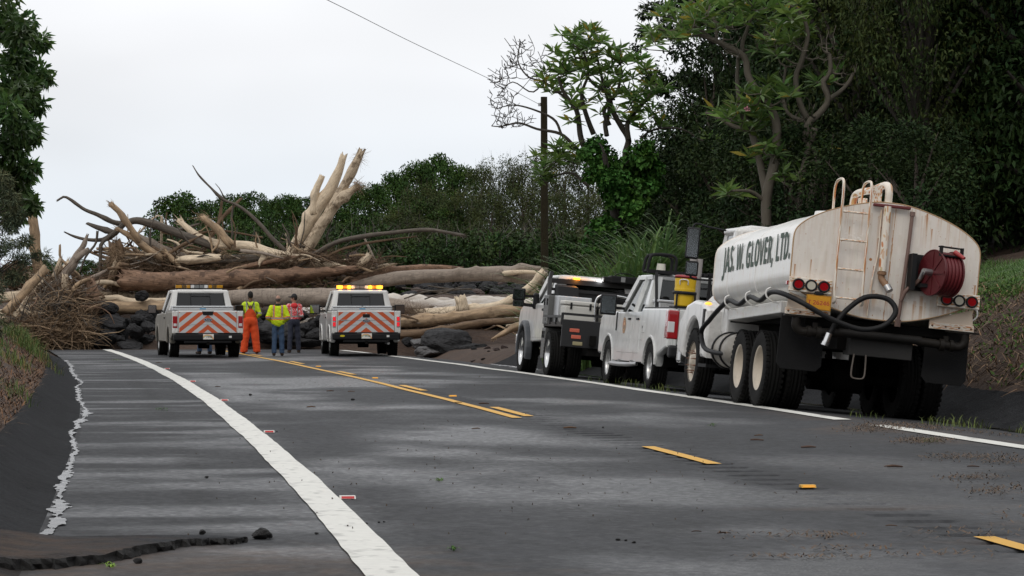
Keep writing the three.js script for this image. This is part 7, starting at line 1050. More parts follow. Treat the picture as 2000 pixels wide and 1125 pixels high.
// dry vines and weeds on the cut of the right bank
{
  const L = new Leaves(), G = new Leaves(), R = rng(83);
  for (let i = 0; i < 10500; i++) {
    const Z = 30 + R() * 30, u = 10.9 + R() * 2.6, p = onRoad(Z, u); p.y = ground(p.x, -p.z) + 0.01; const d = rdir(R); d.y = Math.abs(d.y) * 0.35 - 0.15; const len = 0.2 + 0.7 * R();
    L.blade([p, p.clone().addScaledVector(d, len * 0.5).add(V(0, 0.09 * R(), 0)), p.clone().addScaledVector(d, len).add(V(0, -0.06 + 0.08 * R(), 0))], 0.010 + 0.012 * R(), vary(R, R() < 0.6 ? [0.21, 0.135, 0.075] : [0.10, 0.06, 0.032], 0.6));
    if (i % 3 === 0) { const q = onRoad(30 + R() * 30, 10.85 + 2.2 * Math.pow(R(), 0.7)); q.y = ground(q.x, -q.z) + 0.03; if (fbm3(q.x * 1.5, 0, q.z * 1.5, 2) > 0.0) for (let k = 0; k < 6; k++) G.leaf(q.clone().add(V((R() - 0.5) * 0.3, R() * 0.12, (R() - 0.5) * 0.3)), rdir(R), rdir(R), 0.05 + 0.05 * R(), 0.03 + 0.02 * R(), vary(R, [0.07, 0.135, 0.03], 0.5)); }
  }
  const a = mesh('dry_vines', L.geo(), dryMat); a.userData.kind = 'stuff'; tag(a, 'dry brown vines and stalks matted over the cut right bank', 'dry vines'); const b = mesh('creeping_weeds', G.geo(), leafMat); b.userData.kind = 'stuff'; tag(b, 'small green weeds creeping over the right bank', 'weeds');
}
// left verge: dry litter, weeds and grass tufts
{
  const L = new Leaves(), G = new Leaves(), R = rng(84);
  for (let i = 0; i < 9000; i++) { const Z = 22 + R() * 50, u = -2.5 - R() * R() * 3.2, p = onRoad(Z, u); p.y = ground(p.x, -p.z) + 0.008; const d = rdir(R); d.y = Math.abs(d.y) * 0.4; const len = 0.06 + 0.22 * R(); L.blade([p, p.clone().addScaledVector(d, len * 0.5).add(V(0, 0.02, 0)), p.clone().addScaledVector(d, len)], 0.006 + 0.01 * R(), vary(R, R() < 0.5 ? [0.16, 0.085, 0.042] : [0.075, 0.042, 0.025], 0.6)); }
  for (const [Z, u, n, h] of [[36, -2.62, 90, 0.2], [58, -2.5, 120, 0.38], [48, -2.9, 160, 0.25], [62, -2.9, 260, 0.3], [68, -3.2, 320, 0.35], [52, -3.4, 200, 0.28], [74, -2.8, 260, 0.35], [44, -3.3, 120, 0.22], [80, -3.0, 300, 0.4], [30, -3.0, 60, 0.2], [64, -2.5, 80, 0.3]]) for (let i = 0; i < n; i++) { const p = onRoad(Z + (R() + R() - 1) * 2.2, u + (R() + R() - 1) * 0.35); p.y = ground(p.x, -p.z); const d = rdir(R); d.y = 0; const hh = h * (0.4 + 0.8 * R()); G.blade([p, p.clone().addScaledVector(d, hh * 0.2).add(V(0, hh * 0.6, 0)), p.clone().addScaledVector(d, hh * 0.6).add(V(0, hh * 0.8, 0))], 0.009, vary(R, R() < 0.75 ? [0.075, 0.12, 0.03] : [0.16, 0.13, 0.05], 0.5)); }
  const a = mesh('leaf_litter', L.geo(), dryMat); a.userData.kind = 'stuff'; tag(a, 'dry brown litter over the soil of the left bank', 'leaf litter'); const b = mesh('verge_grass', G.geo(), leafMat); b.userData.kind = 'stuff'; tag(b, 'thin green grass tufts along the left bank', 'grass');
}
// weeds at the foot of the parked trucks
{
  const G = new Leaves(), R = rng(85);
  for (const [Z, u, n, h] of [[38.2, 9.0, 40, 0.12], [38.4, 9.5, 46, 0.16], [37.6, 10.0, 50, 0.13], [53.4, 7.75, 26, 0.16], [50.8, 7.75, 24, 0.14], [50, 7.8, 16, 0.1], [56, 7.7, 18, 0.12], [39.5, 8.4, 20, 0.1]]) for (let i = 0; i < n; i++) { const p = onRoad(Z + (R() - 0.5) * 0.5, u + (R() - 0.5) * 0.4); const [uu, zz] = toU(p.x, -p.z); p.y = pave(uu, zz); const d = rdir(R); d.y = 0; const hh = h * (0.5 + 0.8 * R()); G.blade([p, p.clone().addScaledVector(d, hh * 0.3).add(V(0, hh * 0.6, 0)), p.clone().addScaledVector(d, hh * 0.8).add(V(0, hh * 0.8, 0))], 0.007, vary(R, [0.11, 0.14, 0.04], 0.5)); }
  const a = mesh('shoulder_weeds', G.geo(), leafMat); a.userData.kind = 'stuff'; tag(a, 'small grass weeds growing in the shoulder beside truck wheels', 'weeds');
}
// utility pole and its wire
{
  const Z = 112, b = P(1064, 560, Z); b.y = ground(b.x, Z) - 0.3; const top = P(1062.5, 189, Z);
  const t = thing('utility_pole', 'weathered wooden utility pole standing before the olive scrub', 'utility pole', b);
  mesh('pole', limb([V(0, 0, 0), top.clone().sub(b).multiplyScalar(0.5), top.clone().sub(b)], [0.155, 0.14, 0.122], { seg: 14, step: 0.4, rough: 0.02, seed: 7 }), M(0.024, 0.021, 0.014, 0.9, { specularIntensity: 0.2, map: woodTex([0.9, 0.85, 0.7], [0.4, 0.36, 0.3], [1, 1, 0.85], { s: 70, fleck: 0.4 }), bumpMap: woodBump, bumpScale: 0.02 }), t);
  const a = top.clone().add(V(-0.16, -0.28, 0)); mesh('insulator', [rod(a.clone().sub(b).add(V(0.2, 0, 0)), a.clone().sub(b), 0.02), new THREE.CylinderGeometry(0.05, 0.06, 0.12, 12).translate(a.x - b.x, a.y - b.y, a.z - b.z)], mat.steel, t);
  // the wire runs left towards the camera and leaves the frame
  const e = P(640, 0, 74), e2 = P(250, -180, 52), w = thing('utility_wire', 'thin dark wire sagging from the utility pole across the sky', 'wire', a);
  mesh('wire', pipe([V(0, 0, 0), P(985, 168, 104).sub(a), P(800, 80, 88).sub(a), e.clone().sub(a), e2.clone().sub(a)], 0.009, 60, 6), mat.black, w);
}

for (let i = 0; i < 12; i++) plant(bigDark[i % 3], 'evergreen_tree', 'dark evergreen closing the bend of the road on the near side', -34 + i * 4.2 + 2 * PR(), -70 - 14 * PR(), 13 + 3 * PR(), 8, 'evergreens closing the near bend of the road', { turn: PR() * 6, bark: darkBark });
for (let i = 0; i < 16; i++) { const Z = 14 - i * 5 + 2 * PR(), x = 17 + i * 1.1 + 5 * PR(); plant(bigDark[i % 3], 'evergreen_tree', 'dark evergreen beside the road on the near side of the trucks', x, Z, 12 + 4 * PR(), 7.5, 'evergreens along the road on the near side', { turn: PR() * 6, bark: darkBark }); }
for (let i = 0; i < 18; i++) { const Z = -18 - (i % 6) * 9 - 4 * PR(), side = i % 3, x = side === 0 ? -14 - 5 * PR() : side === 1 ? 20 + 6 * PR() : -26 - 5 * PR(); plant(bigDark[i % 3], 'evergreen_tree', 'dark evergreen beside the road on the near side of the trucks', x, Z, 11 + 3 * PR(), 7.5, 'evergreens along the road on the near side', { turn: PR() * 6, bark: darkBark }); }
// ---------------------------------------------------------------- people
const smin = (a, b, k) => { const h = clamp(0.5 + 0.5 * (b - a) / k, 0, 1); return lerp(b, a, h) - k * h * (1 - h); };
const cap = (x, y, z, a, b, ra, rb) => { const bx = b[0] - a[0], by = b[1] - a[1], bz = b[2] - a[2], px = x - a[0], py = y - a[1], pz = z - a[2], t = clamp((px * bx + py * by + pz * bz) / (bx * bx + by * by + bz * bz), 0, 1); return Math.hypot(px - bx * t, py - by * t, pz - bz * t) - lerp(ra, rb, t); };
const ell = (x, y, z, c, r) => { const a = (x - c[0]) / r[0], b = (y - c[1]) / r[1], d = (z - c[2]) / r[2], k = Math.hypot(a, b, d); return (k - 1) * Math.min(r[0], r[1], r[2]) * (k < 0.001 ? 1 : 1); };
const tinted = (g, fn) => { const p = g.attributes.position, c = []; for (let i = 0; i < p.count; i++) c.push(...fn(p.getX(i), p.getY(i), p.getZ(i))); g.setAttribute('color', new THREE.Float32BufferAttribute(c, 3)); return g; };
const clothMat = M(1, 1, 1, 0.85, { vertexColors: true, bumpMap: rep(dtex(128, 128, (u, v) => pfbm(u * 6, v * 6, 6, 6, 4, 3)), 4, 4), bumpScale: 0.02 });
function person(label, pos, H, turn, o) {
  const t = thing('person', label, 'person', pos); t.rotation.y = turn; t.scale.set(H / 1.8 * 0.92, H / 1.8, H / 1.8 * 0.96);
  const st = o.stance, J = {}; // joints, facing -z
  for (const s of [-1, 1]) {
    const f = s < 0 ? o.legL || 0 : o.legR || 0;
    J['hip' + s] = [s * 0.095, 0.93, 0]; J['knee' + s] = [s * (0.095 + st * 0.5), 0.51, f * 0.5 - 0.02]; J['ank' + s] = [s * (0.09 + st), 0.085, f]; J['toe' + s] = [s * (0.1 + st * 1.15), 0.045, f - 0.17];
    J['sh' + s] = [s * 0.195, 1.44, 0.01]; J['el' + s] = [s * (0.27 + (o.elbow || 0)), 1.16, 0.05]; J['wr' + s] = [s * 0.17, 1.02, -0.15]; J['ha' + s] = [s * 0.12, 1.0, -0.22];
  }
  const legs = (x, y, z, e, flare = 0) => { let d = 1; for (const s of [-1, 1]) { const k = J['knee' + s]; d = Math.min(d, smin(cap(x, y, z, J['hip' + s], k, 0.088 + e, 0.062 + e + flare * 0.5), cap(x, y, z, k, J['ank' + s], 0.056 + e + flare * 0.5, 0.042 + e + flare), 0.03)); } return smin(d, ell(x, y, z, [0, 0.97, 0.012], [0.165 + e, 0.13 + e, 0.125 + e]), 0.05); };
  const arm = (x, y, z, s, e) => smin(cap(x, y, z, J['sh' + s], J['el' + s], 0.056 + e, 0.042 + e), cap(x, y, z, J['el' + s], J['wr' + s], 0.042 + e, 0.029 + e * 0.8), 0.025);
  const torso = (x, y, z, e) => { let d = smin(ell(x, y, z, [0, 1.3, 0.005], [0.175 + e, 0.2 + e, 0.115 + e]), ell(x, y, z, [0, 1.08, 0], [0.152 + e, 0.2 + e, 0.112 + e]), 0.06); d = smin(d, cap(x, y, z, [-0.15, 1.43, 0.01], [0.15, 1.43, 0.01], 0.065 + e, 0.065 + e), 0.06); return d; };
  // body: skin all over, with finer head and hands merged in
  const bodyF = (x, y, z) => { let d = smin(torso(x, y, z, 0), legs(x, y, z, 0), 0.05); for (const s of [-1, 1]) { d = smin(d, arm(x, y, z, s, 0), 0.03); d = Math.min(d, cap(x, y, z, J['ank' + s], J['toe' + s], 0.04, 0.03)); } return smin(d, cap(x, y, z, [0, 1.45, 0.01], [0, 1.6, 0.0], 0.062, 0.055), 0.04); };
  const ty = o.headTurn || 0, ct = Math.cos(ty), sn = Math.sin(ty), C = 1.69, rot = (x, z) => [x * ct - z * sn, x * sn + z * ct];
  const headF = (x0, y, z0) => {
    const [x, z] = rot(x0, z0); let d = ell(x, y, z, [0, C + 0.02, 0.012], [0.076, 0.105, 0.098]); d = smin(d, ell(x, y, z, [0, C - 0.045, -0.03], [0.058, 0.075, 0.07]), 0.03); d = smin(d, cap(x, y, z, [0, C - 0.2, 0.015], [0, C - 0.06, 0.012], 0.058, 0.054), 0.03);
    d = smin(d, cap(x, y, z, [0, C + 0.015, -0.088], [0, C - 0.025, -0.108], 0.010, 0.015), 0.015); d = smin(d, cap(x, y, z, [-0.03, C + 0.032, -0.078], [0.03, C + 0.032, -0.078], 0.013, 0.013), 0.012); d = smin(d, cap(x, y, z, [-0.018, C - 0.062, -0.092], [0.018, C - 0.062, -0.092], 0.009, 0.009), 0.01);
    for (const s of [-1, 1]) { d = Math.max(d, -ell(x, y, z, [s * 0.03, C + 0.008, -0.096], [0.015, 0.009, 0.015])); d = smin(d, ell(x, y, z, [s * 0.08, C - 0.005, 0.015], [0.011, 0.03, 0.019]), 0.008); } return d;
  };
  const handF = (s) => (x, y, z) => { const w = J['wr' + s], h = J['ha' + s]; let d = smin(cap(x, y, z, w, h, 0.028, 0.036), ell(x, y, z, h, [0.036, 0.02, 0.042]), 0.02); for (let k = 0; k < 4; k++) { const ox = (k - 1.5) * 0.019, L = [0.055, 0.066, 0.07, 0.06][k], a = [h[0] + ox, h[1], h[2] - 0.035], b = [h[0] + ox - s * 0.01, h[1] - 0.015, h[2] - 0.035 - L * 0.6], c = [h[0] + ox - s * 0.02, h[1] - 0.04, h[2] - 0.03 - L * 0.75]; d = Math.min(d, cap(x, y, z, a, b, 0.009, 0.0085), cap(x, y, z, b, c, 0.0085, 0.0075)); } return Math.min(d, cap(x, y, z, [h[0] - s * 0.03, h[1], h[2]], [h[0] - s * 0.055, h[1] + 0.012, h[2] - 0.04], 0.011, 0.009)); };
  const geos = [surfaceNets(bodyF, [-0.42, -0.01, -0.32], [0.42, 1.62, 0.24], 0.024), surfaceNets(headF, [-0.14, 1.5, -0.14], [0.14, 1.84, 0.15], 0.009)];
  for (const s of [-1, 1]) { const h = J['ha' + s]; geos.push(surfaceNets(handF(s), [h[0] - 0.08, h[1] - 0.08, h[2] - 0.13], [h[0] + 0.08, h[1] + 0.08, h[2] + 0.09], 0.006)); }
  mesh('body', geos, M(...o.skin, 0.55), t);
  const sl = (x, y, z) => arm(x, y, z, x < 0 ? -1 : 1, o.puff || 0.016);
  const shirtF = (x, y, z) => { const w = 0.006 * Math.sin(y * 60 + x * 25) * 0.5 + 0.004 * noise3(x * 18, y * 14, z * 18); let d = smin(torso(x, y, z, (o.puff || 0.016) + (o.blouson ? 0.03 * smooth(1.25, 1.05, y) : 0)), sl(x, y, z), 0.03) + w; d = Math.max(d, y - 1.525 - (o.collar || 0), (o.hem || 0.92) - y); const wr = J['wr' + (x < 0 ? -1 : 1)], el = J['el' + (x < 0 ? -1 : 1)], fx = wr[0] - el[0], fy = wr[1] - el[1], fz = wr[2] - el[2], q = ((x - el[0]) * fx + (y - el[1]) * fy + (z - el[2]) * fz) / (fx * fx + fy * fy + fz * fz); if (Math.abs(x) > 0.05 && z < -0.02) d = Math.max(d, (q - (o.cuff || 0.95)) * 0.2); return d; };
  const shirt = surfaceNets(shirtF, [-0.44, 0.85, -0.26], [0.44, 1.6, 0.24], 0.015); mesh(o.topName || 'shirt', tinted(shirt, o.shirt), clothMat, t);
  const trF = (x, y, z) => Math.max(legs(x, y, z, o.baggy || 0.012, o.flare || 0.012) + 0.008 * noise3(x * 12, y * 9, z * 12) + 0.003 * Math.sin(y * 45 + noise3(x * 6, y * 5, 0) * 6), y - 1.06, (o.cuffY || 0.075) - y);
  mesh('trousers', tinted(surfaceNets(trF, [-0.42, 0, -0.25], [0.42, 1.12, 0.25], 0.018), o.trousers), clothMat, t);
  const bootF = (x, y, z, s) => { let d = 1; { const a = J['ank' + s], b = J['toe' + s]; d = Math.min(d, smin(cap(x, y, z, [a[0], 0.13, a[2] + 0.01], [a[0], 0.06, a[2] + 0.015], 0.05, 0.052), cap(x, y, z, [a[0], 0.045, a[2] + 0.02], b, 0.047, 0.042), 0.03)); } return Math.max(d, -y + 0.002); };
  for (const s of [-1, 1]) mesh('boot', tinted(surfaceNets((x, y, z) => bootF(x, y, z, s), s < 0 ? [-0.44, -0.02, -0.36] : [0.0, -0.02, -0.36], s < 0 ? [0.0, 0.22, 0.3] : [0.44, 0.22, 0.3], 0.013), () => o.boots || [0.05, 0.03, 0.018]), clothMat, t);
  if (o.hair) { const hf = (x0, y, z0) => { const [x, z] = rot(x0, z0); let d = ell(x, y, z, [0, C + 0.026, 0.016], [0.086, 0.112, 0.106]) + 0.004 * noise3(x * 60, y * 60, z * 60); d = Math.max(d, -(y - (C - 0.02 - 0.05 * smooth(-0.03, 0.06, z))), -(z + 0.055 + (y - C - 0.06) * 0.3)); if (o.bald) d = Math.max(d, y - (C + 0.035)); return d; }; mesh('hair', surfaceNets(hf, [-0.14, 1.55, -0.14], [0.14, 1.86, 0.16], 0.008), M(...o.hair, 0.95), t); }
  if (o.beard) { const bf = (x0, y, z0) => { const [x, z] = rot(x0, z0); return Math.max(ell(x, y, z, [0, C - 0.06, -0.03], [0.068, 0.072, 0.082]), y - (C - 0.035), -(-z + 0.02)); }; mesh('beard', surfaceNets(bf, [-0.13, 1.5, -0.14], [0.13, 1.72, 0.13], 0.008), M(...o.beard, 0.95), t); }
  if (o.cap) { const cf = (x0, y, z0) => { const [x, z] = rot(x0, z0); let d = Math.max(ell(x, y, z, [0, C + 0.03, 0.012], [0.09, 0.118, 0.108]), (C + 0.03) - y); d = Math.min(d, Math.max(ell(x, y, z, [0, C + 0.042, -0.1], [0.078, 0.02, 0.11]), z + 0.05)); return d; }; mesh('cap', surfaceNets(cf, [-0.23, 1.65, -0.23], [0.23, 1.87, 0.23], 0.008), M(...o.cap, 0.8), t); }
  for (const s of [-1, 1]) { const ex = s * 0.03, ez = -0.086; mesh('eye', new THREE.SphereGeometry(0.0095, 10, 8).translate(ex * ct + ez * sn, C + 0.008, -ex * sn + ez * ct), M(0.35, 0.33, 0.3, 0.3), t); }
  if (o.extra) o.extra(t, { torso, J });
  return t;
}
const lime = [0.50, 0.66, 0.02], limeJ = [0.58, 0.76, 0.01], tape = [0.30, 0.31, 0.30], orangeEdge = [0.85, 0.22, 0.03], denim = [0.045, 0.085, 0.16];
const band = (v, a, b) => v > a && v < b;
person('person in orange bib overalls and lime shirt standing with legs apart', V((489 - 1000) * 91.2 / F, 0, -91.2), 1.83, 0.09, {
  stance: 0.115, skin: [0.14, 0.075, 0.045], hair: [0.008, 0.007, 0.006], beard: [0.01, 0.008, 0.007], headTurn: 0.25, elbow: 0.03, hem: 1.0, baggy: 0.042, flare: 0.036, cuffY: 0.04, boots: [0.09, 0.055, 0.03],
  shirt: (x, y, z) => (Math.abs(x) < 0.2 && z > -0.2 && band(Math.abs(x), 0.098, 0.135) && y > 1.02) || (Math.abs(x) > 0.2 && band(y, 1.17, 1.215)) ? tape : lime,
  trousers: () => [0.70, 0.075, 0.012],
  extra: (t, { torso }) => {
    const bib = surfaceNets((x, y, z) => Math.max(torso(x, y, z, 0.032) + 0.003 * noise3(x * 16, y * 14, z * 16), y - 1.36 + Math.abs(x) * 0.9 - 0.0, 0.93 - y, Math.abs(x) - lerp(0.24, 0.075, smooth(1.05, 1.34, y))), [-0.26, 0.88, -0.22], [0.26, 1.42, 0.22], 0.0125);
    mesh('bib', tinted(bib, () => [0.70, 0.075, 0.012]), clothMat, t);
    for (const s of [-1, 1]) mesh('strap', pipe([[s * 0.035, 1.32, 0.155], [s * 0.075, 1.42, 0.14], [s * 0.11, 1.5, 0.075], [s * 0.11, 1.515, 0.0], [s * 0.1, 1.46, -0.1], [s * 0.08, 1.34, -0.15]], 0.014, 40, 6), mat.black, t);
    const g = new THREE.CircleGeometry(0.055, 20).translate(0, 1.36, 0.152); mesh('back_print', g, M(0.16, 0.06, 0.05, 0.8), t);
  },
});
person('person in lime safety jacket with orange trimmed tape and blue jeans', V((543 - 1000) * 87.4 / F, 0, -87.4), 1.70, 0.05, {
  stance: 0.04, legR: -0.05, legL: 0.05, skin: [0.36, 0.20, 0.14], hair: [0.10, 0.085, 0.075], bald: true, headTurn: 0.05, elbow: 0.05, puff: 0.045, blouson: true, hem: 0.86, topName: 'jacket', collar: 0.0, baggy: 0.014, flare: 0.026, boots: [0.045, 0.026, 0.016],
  shirt: (x, y, z) => { const ax = Math.abs(x); if (y > 1.5 && ax < 0.1) return [0.012, 0.02, 0.012]; const v = ax < 0.22 && z > -0.3, st = v && y > 1.13; if (st && band(ax, 0.118, 0.155)) return tape; if (st && band(ax, 0.1, 0.173)) return orangeEdge; if (ax < 0.25 ? band(y, 1.10, 1.145) : band(y, 1.125, 1.17)) return tape; if (ax < 0.25 ? band(y, 1.08, 1.165) : band(y, 1.105, 1.19)) return orangeEdge; return limeJ; },
  trousers: () => denim, extra: (t) => mesh('collar', new THREE.TorusGeometry(0.075, 0.032, 8, 24).rotateX(Math.PI / 2 - 0.15).translate(0, 1.53, 0.012), M(0.012, 0.02, 0.012, 0.9), t),
});
person('person in red patterned hooded shirt, dark trousers and black cap looking left', V((574 - 1000) * 93 / F, 0, -93), 1.76, 0.2, {
  stance: 0.07, legL: 0.1, skin: [0.34, 0.18, 0.12], hair: [0.02, 0.015, 0.012], cap: [0.009, 0.009, 0.01], headTurn: 1.15, elbow: -0.01, puff: 0.022, hem: 0.87, baggy: 0.016, flare: 0.024,
  shirt: (x, y, z) => { const ax = Math.abs(x); if (ax < 0.2 && z > -0.3 && band(ax, 0.085, 0.125) && y > 1.13) return tape; if (band(y, 1.1, 1.145)) return tape; const n = Math.abs(noise3(x * 22, y * 22, z * 22)), m = Math.abs(noise3(x * 40 + 9, y * 40, z * 40)); return n < 0.12 || m < 0.07 ? [0.72, 0.55, 0.55] : [0.62, 0.018, 0.025]; },
  trousers: () => [0.018, 0.022, 0.04], extra: (t) => { mesh('hood', surfaceNets((x, y, z) => Math.max(ell(x, y, z, [0, 1.46, 0.1], [0.12, 0.09, 0.075]), -ell(x, y, z, [0, 1.54, 0.07], [0.075, 0.07, 0.06])), [-0.15, 1.34, 0], [0.15, 1.58, 0.2], 0.01), M(0.62, 0.03, 0.035, 0.85), t); mesh('sunglasses', new THREE.TorusGeometry(0.082, 0.007, 6, 24, Math.PI).rotateX(Math.PI / 2).translate(-0.02, 1.7, 0.0), mat.black, t); },
});
person('person in blue jeans standing in front of the dusty shade painted pickup', V((400 - 1000) * 90.4 / F, 0, -90.4), 1.72, 0.5, { stance: 0.1, skin: [0.3, 0.17, 0.11], hair: [0.02, 0.015, 0.012], headTurn: 0, elbow: 0.02, hem: 0.9, baggy: 0.014, flare: 0.024, shirt: () => [0.12, 0.13, 0.15], trousers: () => denim });
// ---------------------------------------------------------------- small things on the road
// raised reflective road markers
function roadMarker(Z, u, kind, label, group) {
  const p = onRoad(Z, u, pave(u, Z) + 0.004), t = thing('road_marker', label, 'road marker', p, group); t.rotation.y = Math.atan(-SL(Z));
  const w = 0.1, h = 0.019, pr = [[-0.05, 0], [0.05, 0], [0.028, h], [-0.028, h]];
  mesh('marker_body', sidePrism(pr, -w / 2, w / 2, 0.003), kind === 'red' ? M(0.62, 0.6, 0.56, 0.5) : M(0.55, 0.30, 0.03, 0.5), t);
  const g = new THREE.PlaneGeometry(w * 0.8, 0.022).rotateX(-0.86).translate(0, h * 0.52, 0.0415); mesh('reflector', g, kind === 'red' ? M(0.45, 0.03, 0.03, 0.25) : M(0.85, 0.36, 0.02, 0.25), t);
  t.scale.setScalar(1.15);
}
for (const Z of [22.1, 33.7, 45.2, 56.7, 68.3]) roadMarker(Z, 0.2, 'red', 'red and white reflective marker beside the thick white edge line', 'red markers along the white edge line');
for (const Z of [23, 46.8, 58.6, 70.5]) roadMarker(Z, 3.78, 'yellow', 'yellow reflective marker between the broken centre dashes', 'yellow markers along the centre line');
// the lifted slab of broken asphalt in the foreground
{
  const R = rng(91), front = [[-1.56, 18.1], [-1.62, 17.92], [-1.75, 17.86], [-1.88, 17.75], [-2.04, 17.2], [-2.19, 16.6], [-2.43, 16.2], [-2.68, 16.05], [-3.2, 15.9], [-4.2, 15.8]], fine = [];
  for (let i = 0; i < front.length - 1; i++) for (let k = 0; k < 9; k++) { const q = k / 9; fine.push([lerp(front[i][0], front[i + 1][0], q) + 0.022 * (R() - 0.5), lerp(front[i][1], front[i + 1][1], q) + 0.10 * (R() - 0.5)]); }
  const out = [...fine, [-4.3, 17.4], [-3.2, 17.5], [-2.6, 17.75], [-2.1, 18.0], [-1.75, 18.14]];
  const topY = (x, Z) => 0.034 + 0.022 * smooth(-1.5, -2.4, x) + 0.008 * noise3(x * 3, 1, Z * 2) + (x < -2.6 ? 0.16 * (-2.6 - x) : 0);
  const shp = new THREE.Shape(out.map(([x, Z]) => new THREE.Vector2(x, Z))), tg = new THREE.ShapeGeometry(shp), idx = tg.index.array, p = tg.attributes.position, pos = [], uv = [], uv1 = [], put = (x, y, Z) => { pos.push(x, y, -Z); uv.push((x + 5) / 14, (Z - 12) / 90); uv1.push(x, Z); };
  for (let i = 0; i < idx.length; i += 3) for (const k of [0, 1, 2]) put(p.getX(idx[i + k]), topY(p.getX(idx[i + k]), p.getY(idx[i + k])), p.getY(idx[i + k]));
  const top = new THREE.BufferGeometry(); top.setAttribute('position', new THREE.Float32BufferAttribute(pos, 3)); top.setAttribute('uv', new THREE.Float32BufferAttribute(uv, 2)); top.setAttribute('uv1', new THREE.Float32BufferAttribute(uv1, 2)); top.computeVertexNormals();
  const t = thing('broken_asphalt_slab', 'lifted slab of broken asphalt with a crumbling dark edge beside the gutter', 'asphalt slab');
  mesh('slab_top', top, bermAsphalt, t);
  const sp = [], su = [], n = out.length, rows = 4;
  for (let i = 0; i < n; i++) { const a = out[i], b = out[(i + 1) % n]; for (let r = 0; r < rows; r++) { const q = (e, k) => { const y = topY(e[0], e[1]), j = k && k < rows ? 0.025 * (hash3(e[0] * 900, e[1] * 900, k) - 0.5) : 0; return [e[0] + j, lerp(y, -0.05, k / rows), -e[1] + j * 2 + (k ? 0.012 * k : 0)]; }; const A = q(a, r), B = q(b, r), C = q(a, r + 1), D = q(b, r + 1); for (const v of [A, C, B, B, C, D]) { sp.push(...v); su.push(v[0] * 2 + v[2] * 2, v[1] * 2); } } }
  const sg = new THREE.BufferGeometry(); sg.setAttribute('position', new THREE.Float32BufferAttribute(sp, 3)); sg.setAttribute('uv', new THREE.Float32BufferAttribute(su, 2)); sg.computeVertexNormals();
  mesh('broken_edge', sg, M(0.022, 0.021, 0.020, 0.9, { bumpMap: rep(asphaltBump, 2, 2), bumpScale: 0.02 }), t);
}
// loose pieces
const chip = (px, py, r, label, m, cat = 'asphalt chunk', name = 'asphalt_chunk', group, flat = 0.75) => { const Z = F * CH / (py - HZ), o = mesh(name, rockShapes[Math.floor(RR() * 8)], m); const p = P(px, py, Z), [u, z] = toU(p.x, Z); p.y = (u > -1.9 && u < 9.9 ? pave(u, z) : 0) + r * flat * 0.62; o.position.copy(p); o.rotation.y = RR() * 6; o.scale.set(r, r * flat * 0.9, r * (0.7 + 0.5 * RR())); return tag(o, label, cat, group); };
const asphaltBits = M(0.022, 0.021, 0.021, 0.85, { bumpMap: rockBump, bumpScale: 0.03 });
chip(510, 1052, 0.068, 'black asphalt chunk lying beside the broken slab end', asphaltBits); chip(528, 1051, 0.024, 'small crumb beside the black asphalt chunk', asphaltBits);
for (const [x, y, r] of [[404, 934, 0.018], [1206, 1056, 0.015], [1222, 1057, 0.012], [1238, 1061, 0.014], [715, 1023, 0.012], [740, 1020, 0.01], [750, 1019, 0.01], [619, 1043, 0.016], [489, 773, 0.04], [689, 782, 0.03], [395, 1044, 0.03], [90, 1108, 0.03], [55, 1105, 0.025], [430, 1055, 0.03], [270, 1100, 0.03], [1178, 836, 0.02], [1575, 790, 0.02], [530, 845, 0.014], [541, 844, 0.012]]) chip(x, y, r, 'small dark pebble lying on the wet road', asphaltBits, 'pebble', 'pebble', 'pebbles scattered on the road');
const barkBit = [M(0.075, 0.04, 0.026, 0.8, { bumpMap: woodBump, bumpScale: 0.02 }), M(0.12, 0.062, 0.03, 0.8, { bumpMap: woodBump, bumpScale: 0.02 })], BR = rng(66);
for (const [x, y, L] of [[1478, 862, 0.14], [1579, 876, 0.15], [1482, 853, 0.1], [1747, 914, 0.13], [1735, 914, 0.07], [1900, 914, 0.1], [1113, 837, 0.14], [645, 765, 0.12], [686, 766, 0.1], [930, 839, 0.1], [425, 757, 0.1], [608, 797, 0.12], [310, 709, 0.16], [1414, 1045, 0.07], [1360, 1042, 0.05], [1740, 1031, 0.06], [895, 788, 0.1], [945, 790, 0.14]]) {
  const Z = F * CH / (y - HZ), p = P(x, y, Z), [u, z] = toU(p.x, Z); p.y = pave(u, z) + 0.012; const o = mesh('bark_piece', limb([V(-L / 2, 0, 0), V(0, 0.006, 0.02), V(L / 2, 0, -0.01)], [L * 0.05, L * 0.075, L * 0.045], { seg: 7, step: 0.03, rough: 0.3, seed: x, jag: 0.01 }), barkBit[Math.floor(BR() * 2)]); o.position.copy(p); o.rotation.y = (BR() - 0.5) * 1.2; tag(o, 'small brown bark piece lying on the wet road', 'bark', 'bark pieces scattered on the road');
}
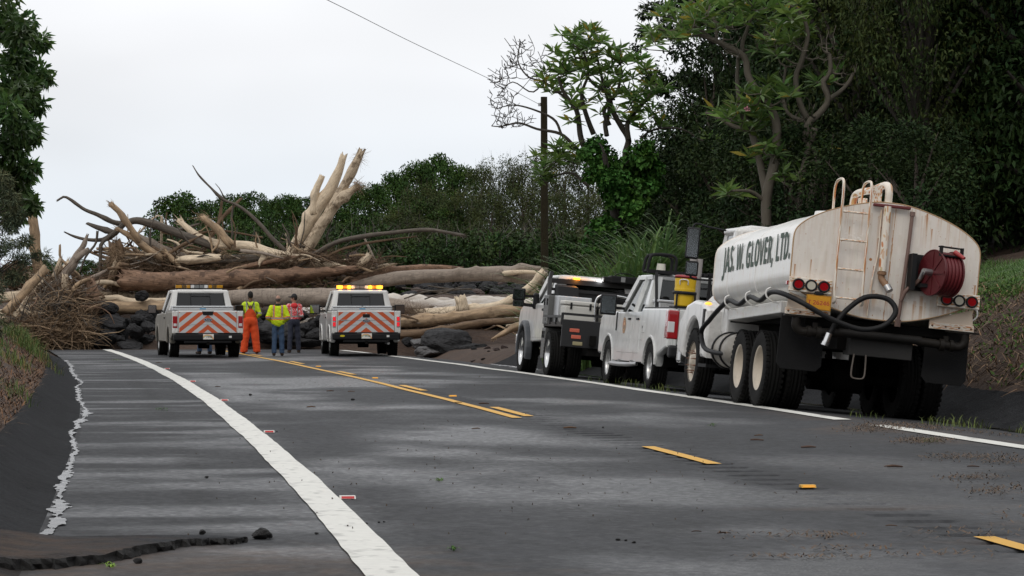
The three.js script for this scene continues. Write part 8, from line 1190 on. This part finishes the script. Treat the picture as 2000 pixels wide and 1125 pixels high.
// washed up straw, twigs and leaves lying in streaks on the right lane
{
  const L = new Leaves(), G = new Leaves(), R = rng(92);
  const put = (px, py, sx, sy, n, len, tint, T = L) => { for (let i = 0; i < n; i++) { const qx = px + (R() + R() - 1) * sx, qy = py + (R() + R() - 1) * sy; if (qy < HZ + 40) continue; const Z = F * CH / (qy - HZ), p = P(qx, qy, Z), [u, z] = toU(p.x, Z); p.y = pave(u, z) + 0.006 + 0.012 * R() * (T === L ? 1 : 0.5); const d = rdir(R); d.y = d.y * 0.08 + 0.02; const l = len * (0.3 + R()); T.blade([p, p.clone().addScaledVector(d, l * 0.5).add(V(0, 0.012, 0)), p.clone().addScaledVector(d, l)], 0.004 + 0.007 * R(), vary(R, tint, 0.6)); } };
  const br = [0.10, 0.062, 0.035], dk = [0.05, 0.034, 0.022];
  for (const [x, y, sx, sy, n] of [[1740, 832, 90, 10, 520], [1800, 862, 50, 8, 420], [1700, 840, 60, 10, 260], [1870, 895, 70, 9, 200], [1960, 900, 60, 14, 200], [1900, 935, 60, 8, 160], [1940, 960, 60, 14, 160], [1560, 1092, 110, 5, 260], [1640, 1075, 80, 12, 220], [1500, 1050, 120, 12, 200], [1880, 1045, 110, 20, 260], [1620, 1050, 60, 10, 240], [1830, 1085, 120, 14, 240], [1960, 1010, 40, 40, 120], [1900, 830, 90, 10, 200], [1790, 820, 60, 8, 200]]) { put(x, y, sx * 1.35, sy * 0.8, n * (y < 1000 ? 0.6 : 0.22), 0.13, br); if (y < 1000) put(x, y, sx * 1.3, sy * 1.5, n * 0.35, 0.05, dk); }
  put(1270, 930, 500, 130, 90, 0.03, dk); put(800, 900, 560, 180, 110, 0.028, dk); put(700, 740, 300, 30, 120, 0.07, br);
  put(1390, 830, 8, 4, 24, 0.06, [0.06, 0.10, 0.03], G); put(858, 940, 9, 3, 24, 0.05, [0.06, 0.11, 0.02], G); put(885, 1075, 6, 3, 18, 0.04, [0.05, 0.11, 0.02], G); put(315, 801, 14, 3, 30, 0.06, [0.05, 0.10, 0.03], G); put(228, 704, 14, 2, 50, 0.2, [0.09, 0.12, 0.04], G); put(1815, 862, 30, 6, 90, 0.09, [0.09, 0.10, 0.035], G); put(215, 1108, 10, 6, 16, 0.06, [0.15, 0.25, 0.03], G);
  const a = mesh('washed_straw', L.geo(), dryMat); a.userData.kind = 'stuff'; tag(a, 'washed up brown straw and twigs scattered over the road', 'straw'); const b = mesh('green_scraps', G.geo(), leafMat); b.userData.kind = 'stuff'; tag(b, 'small scraps of green leaves lying on the road', 'leaf scraps');
}
renderer.render(scene, camera);
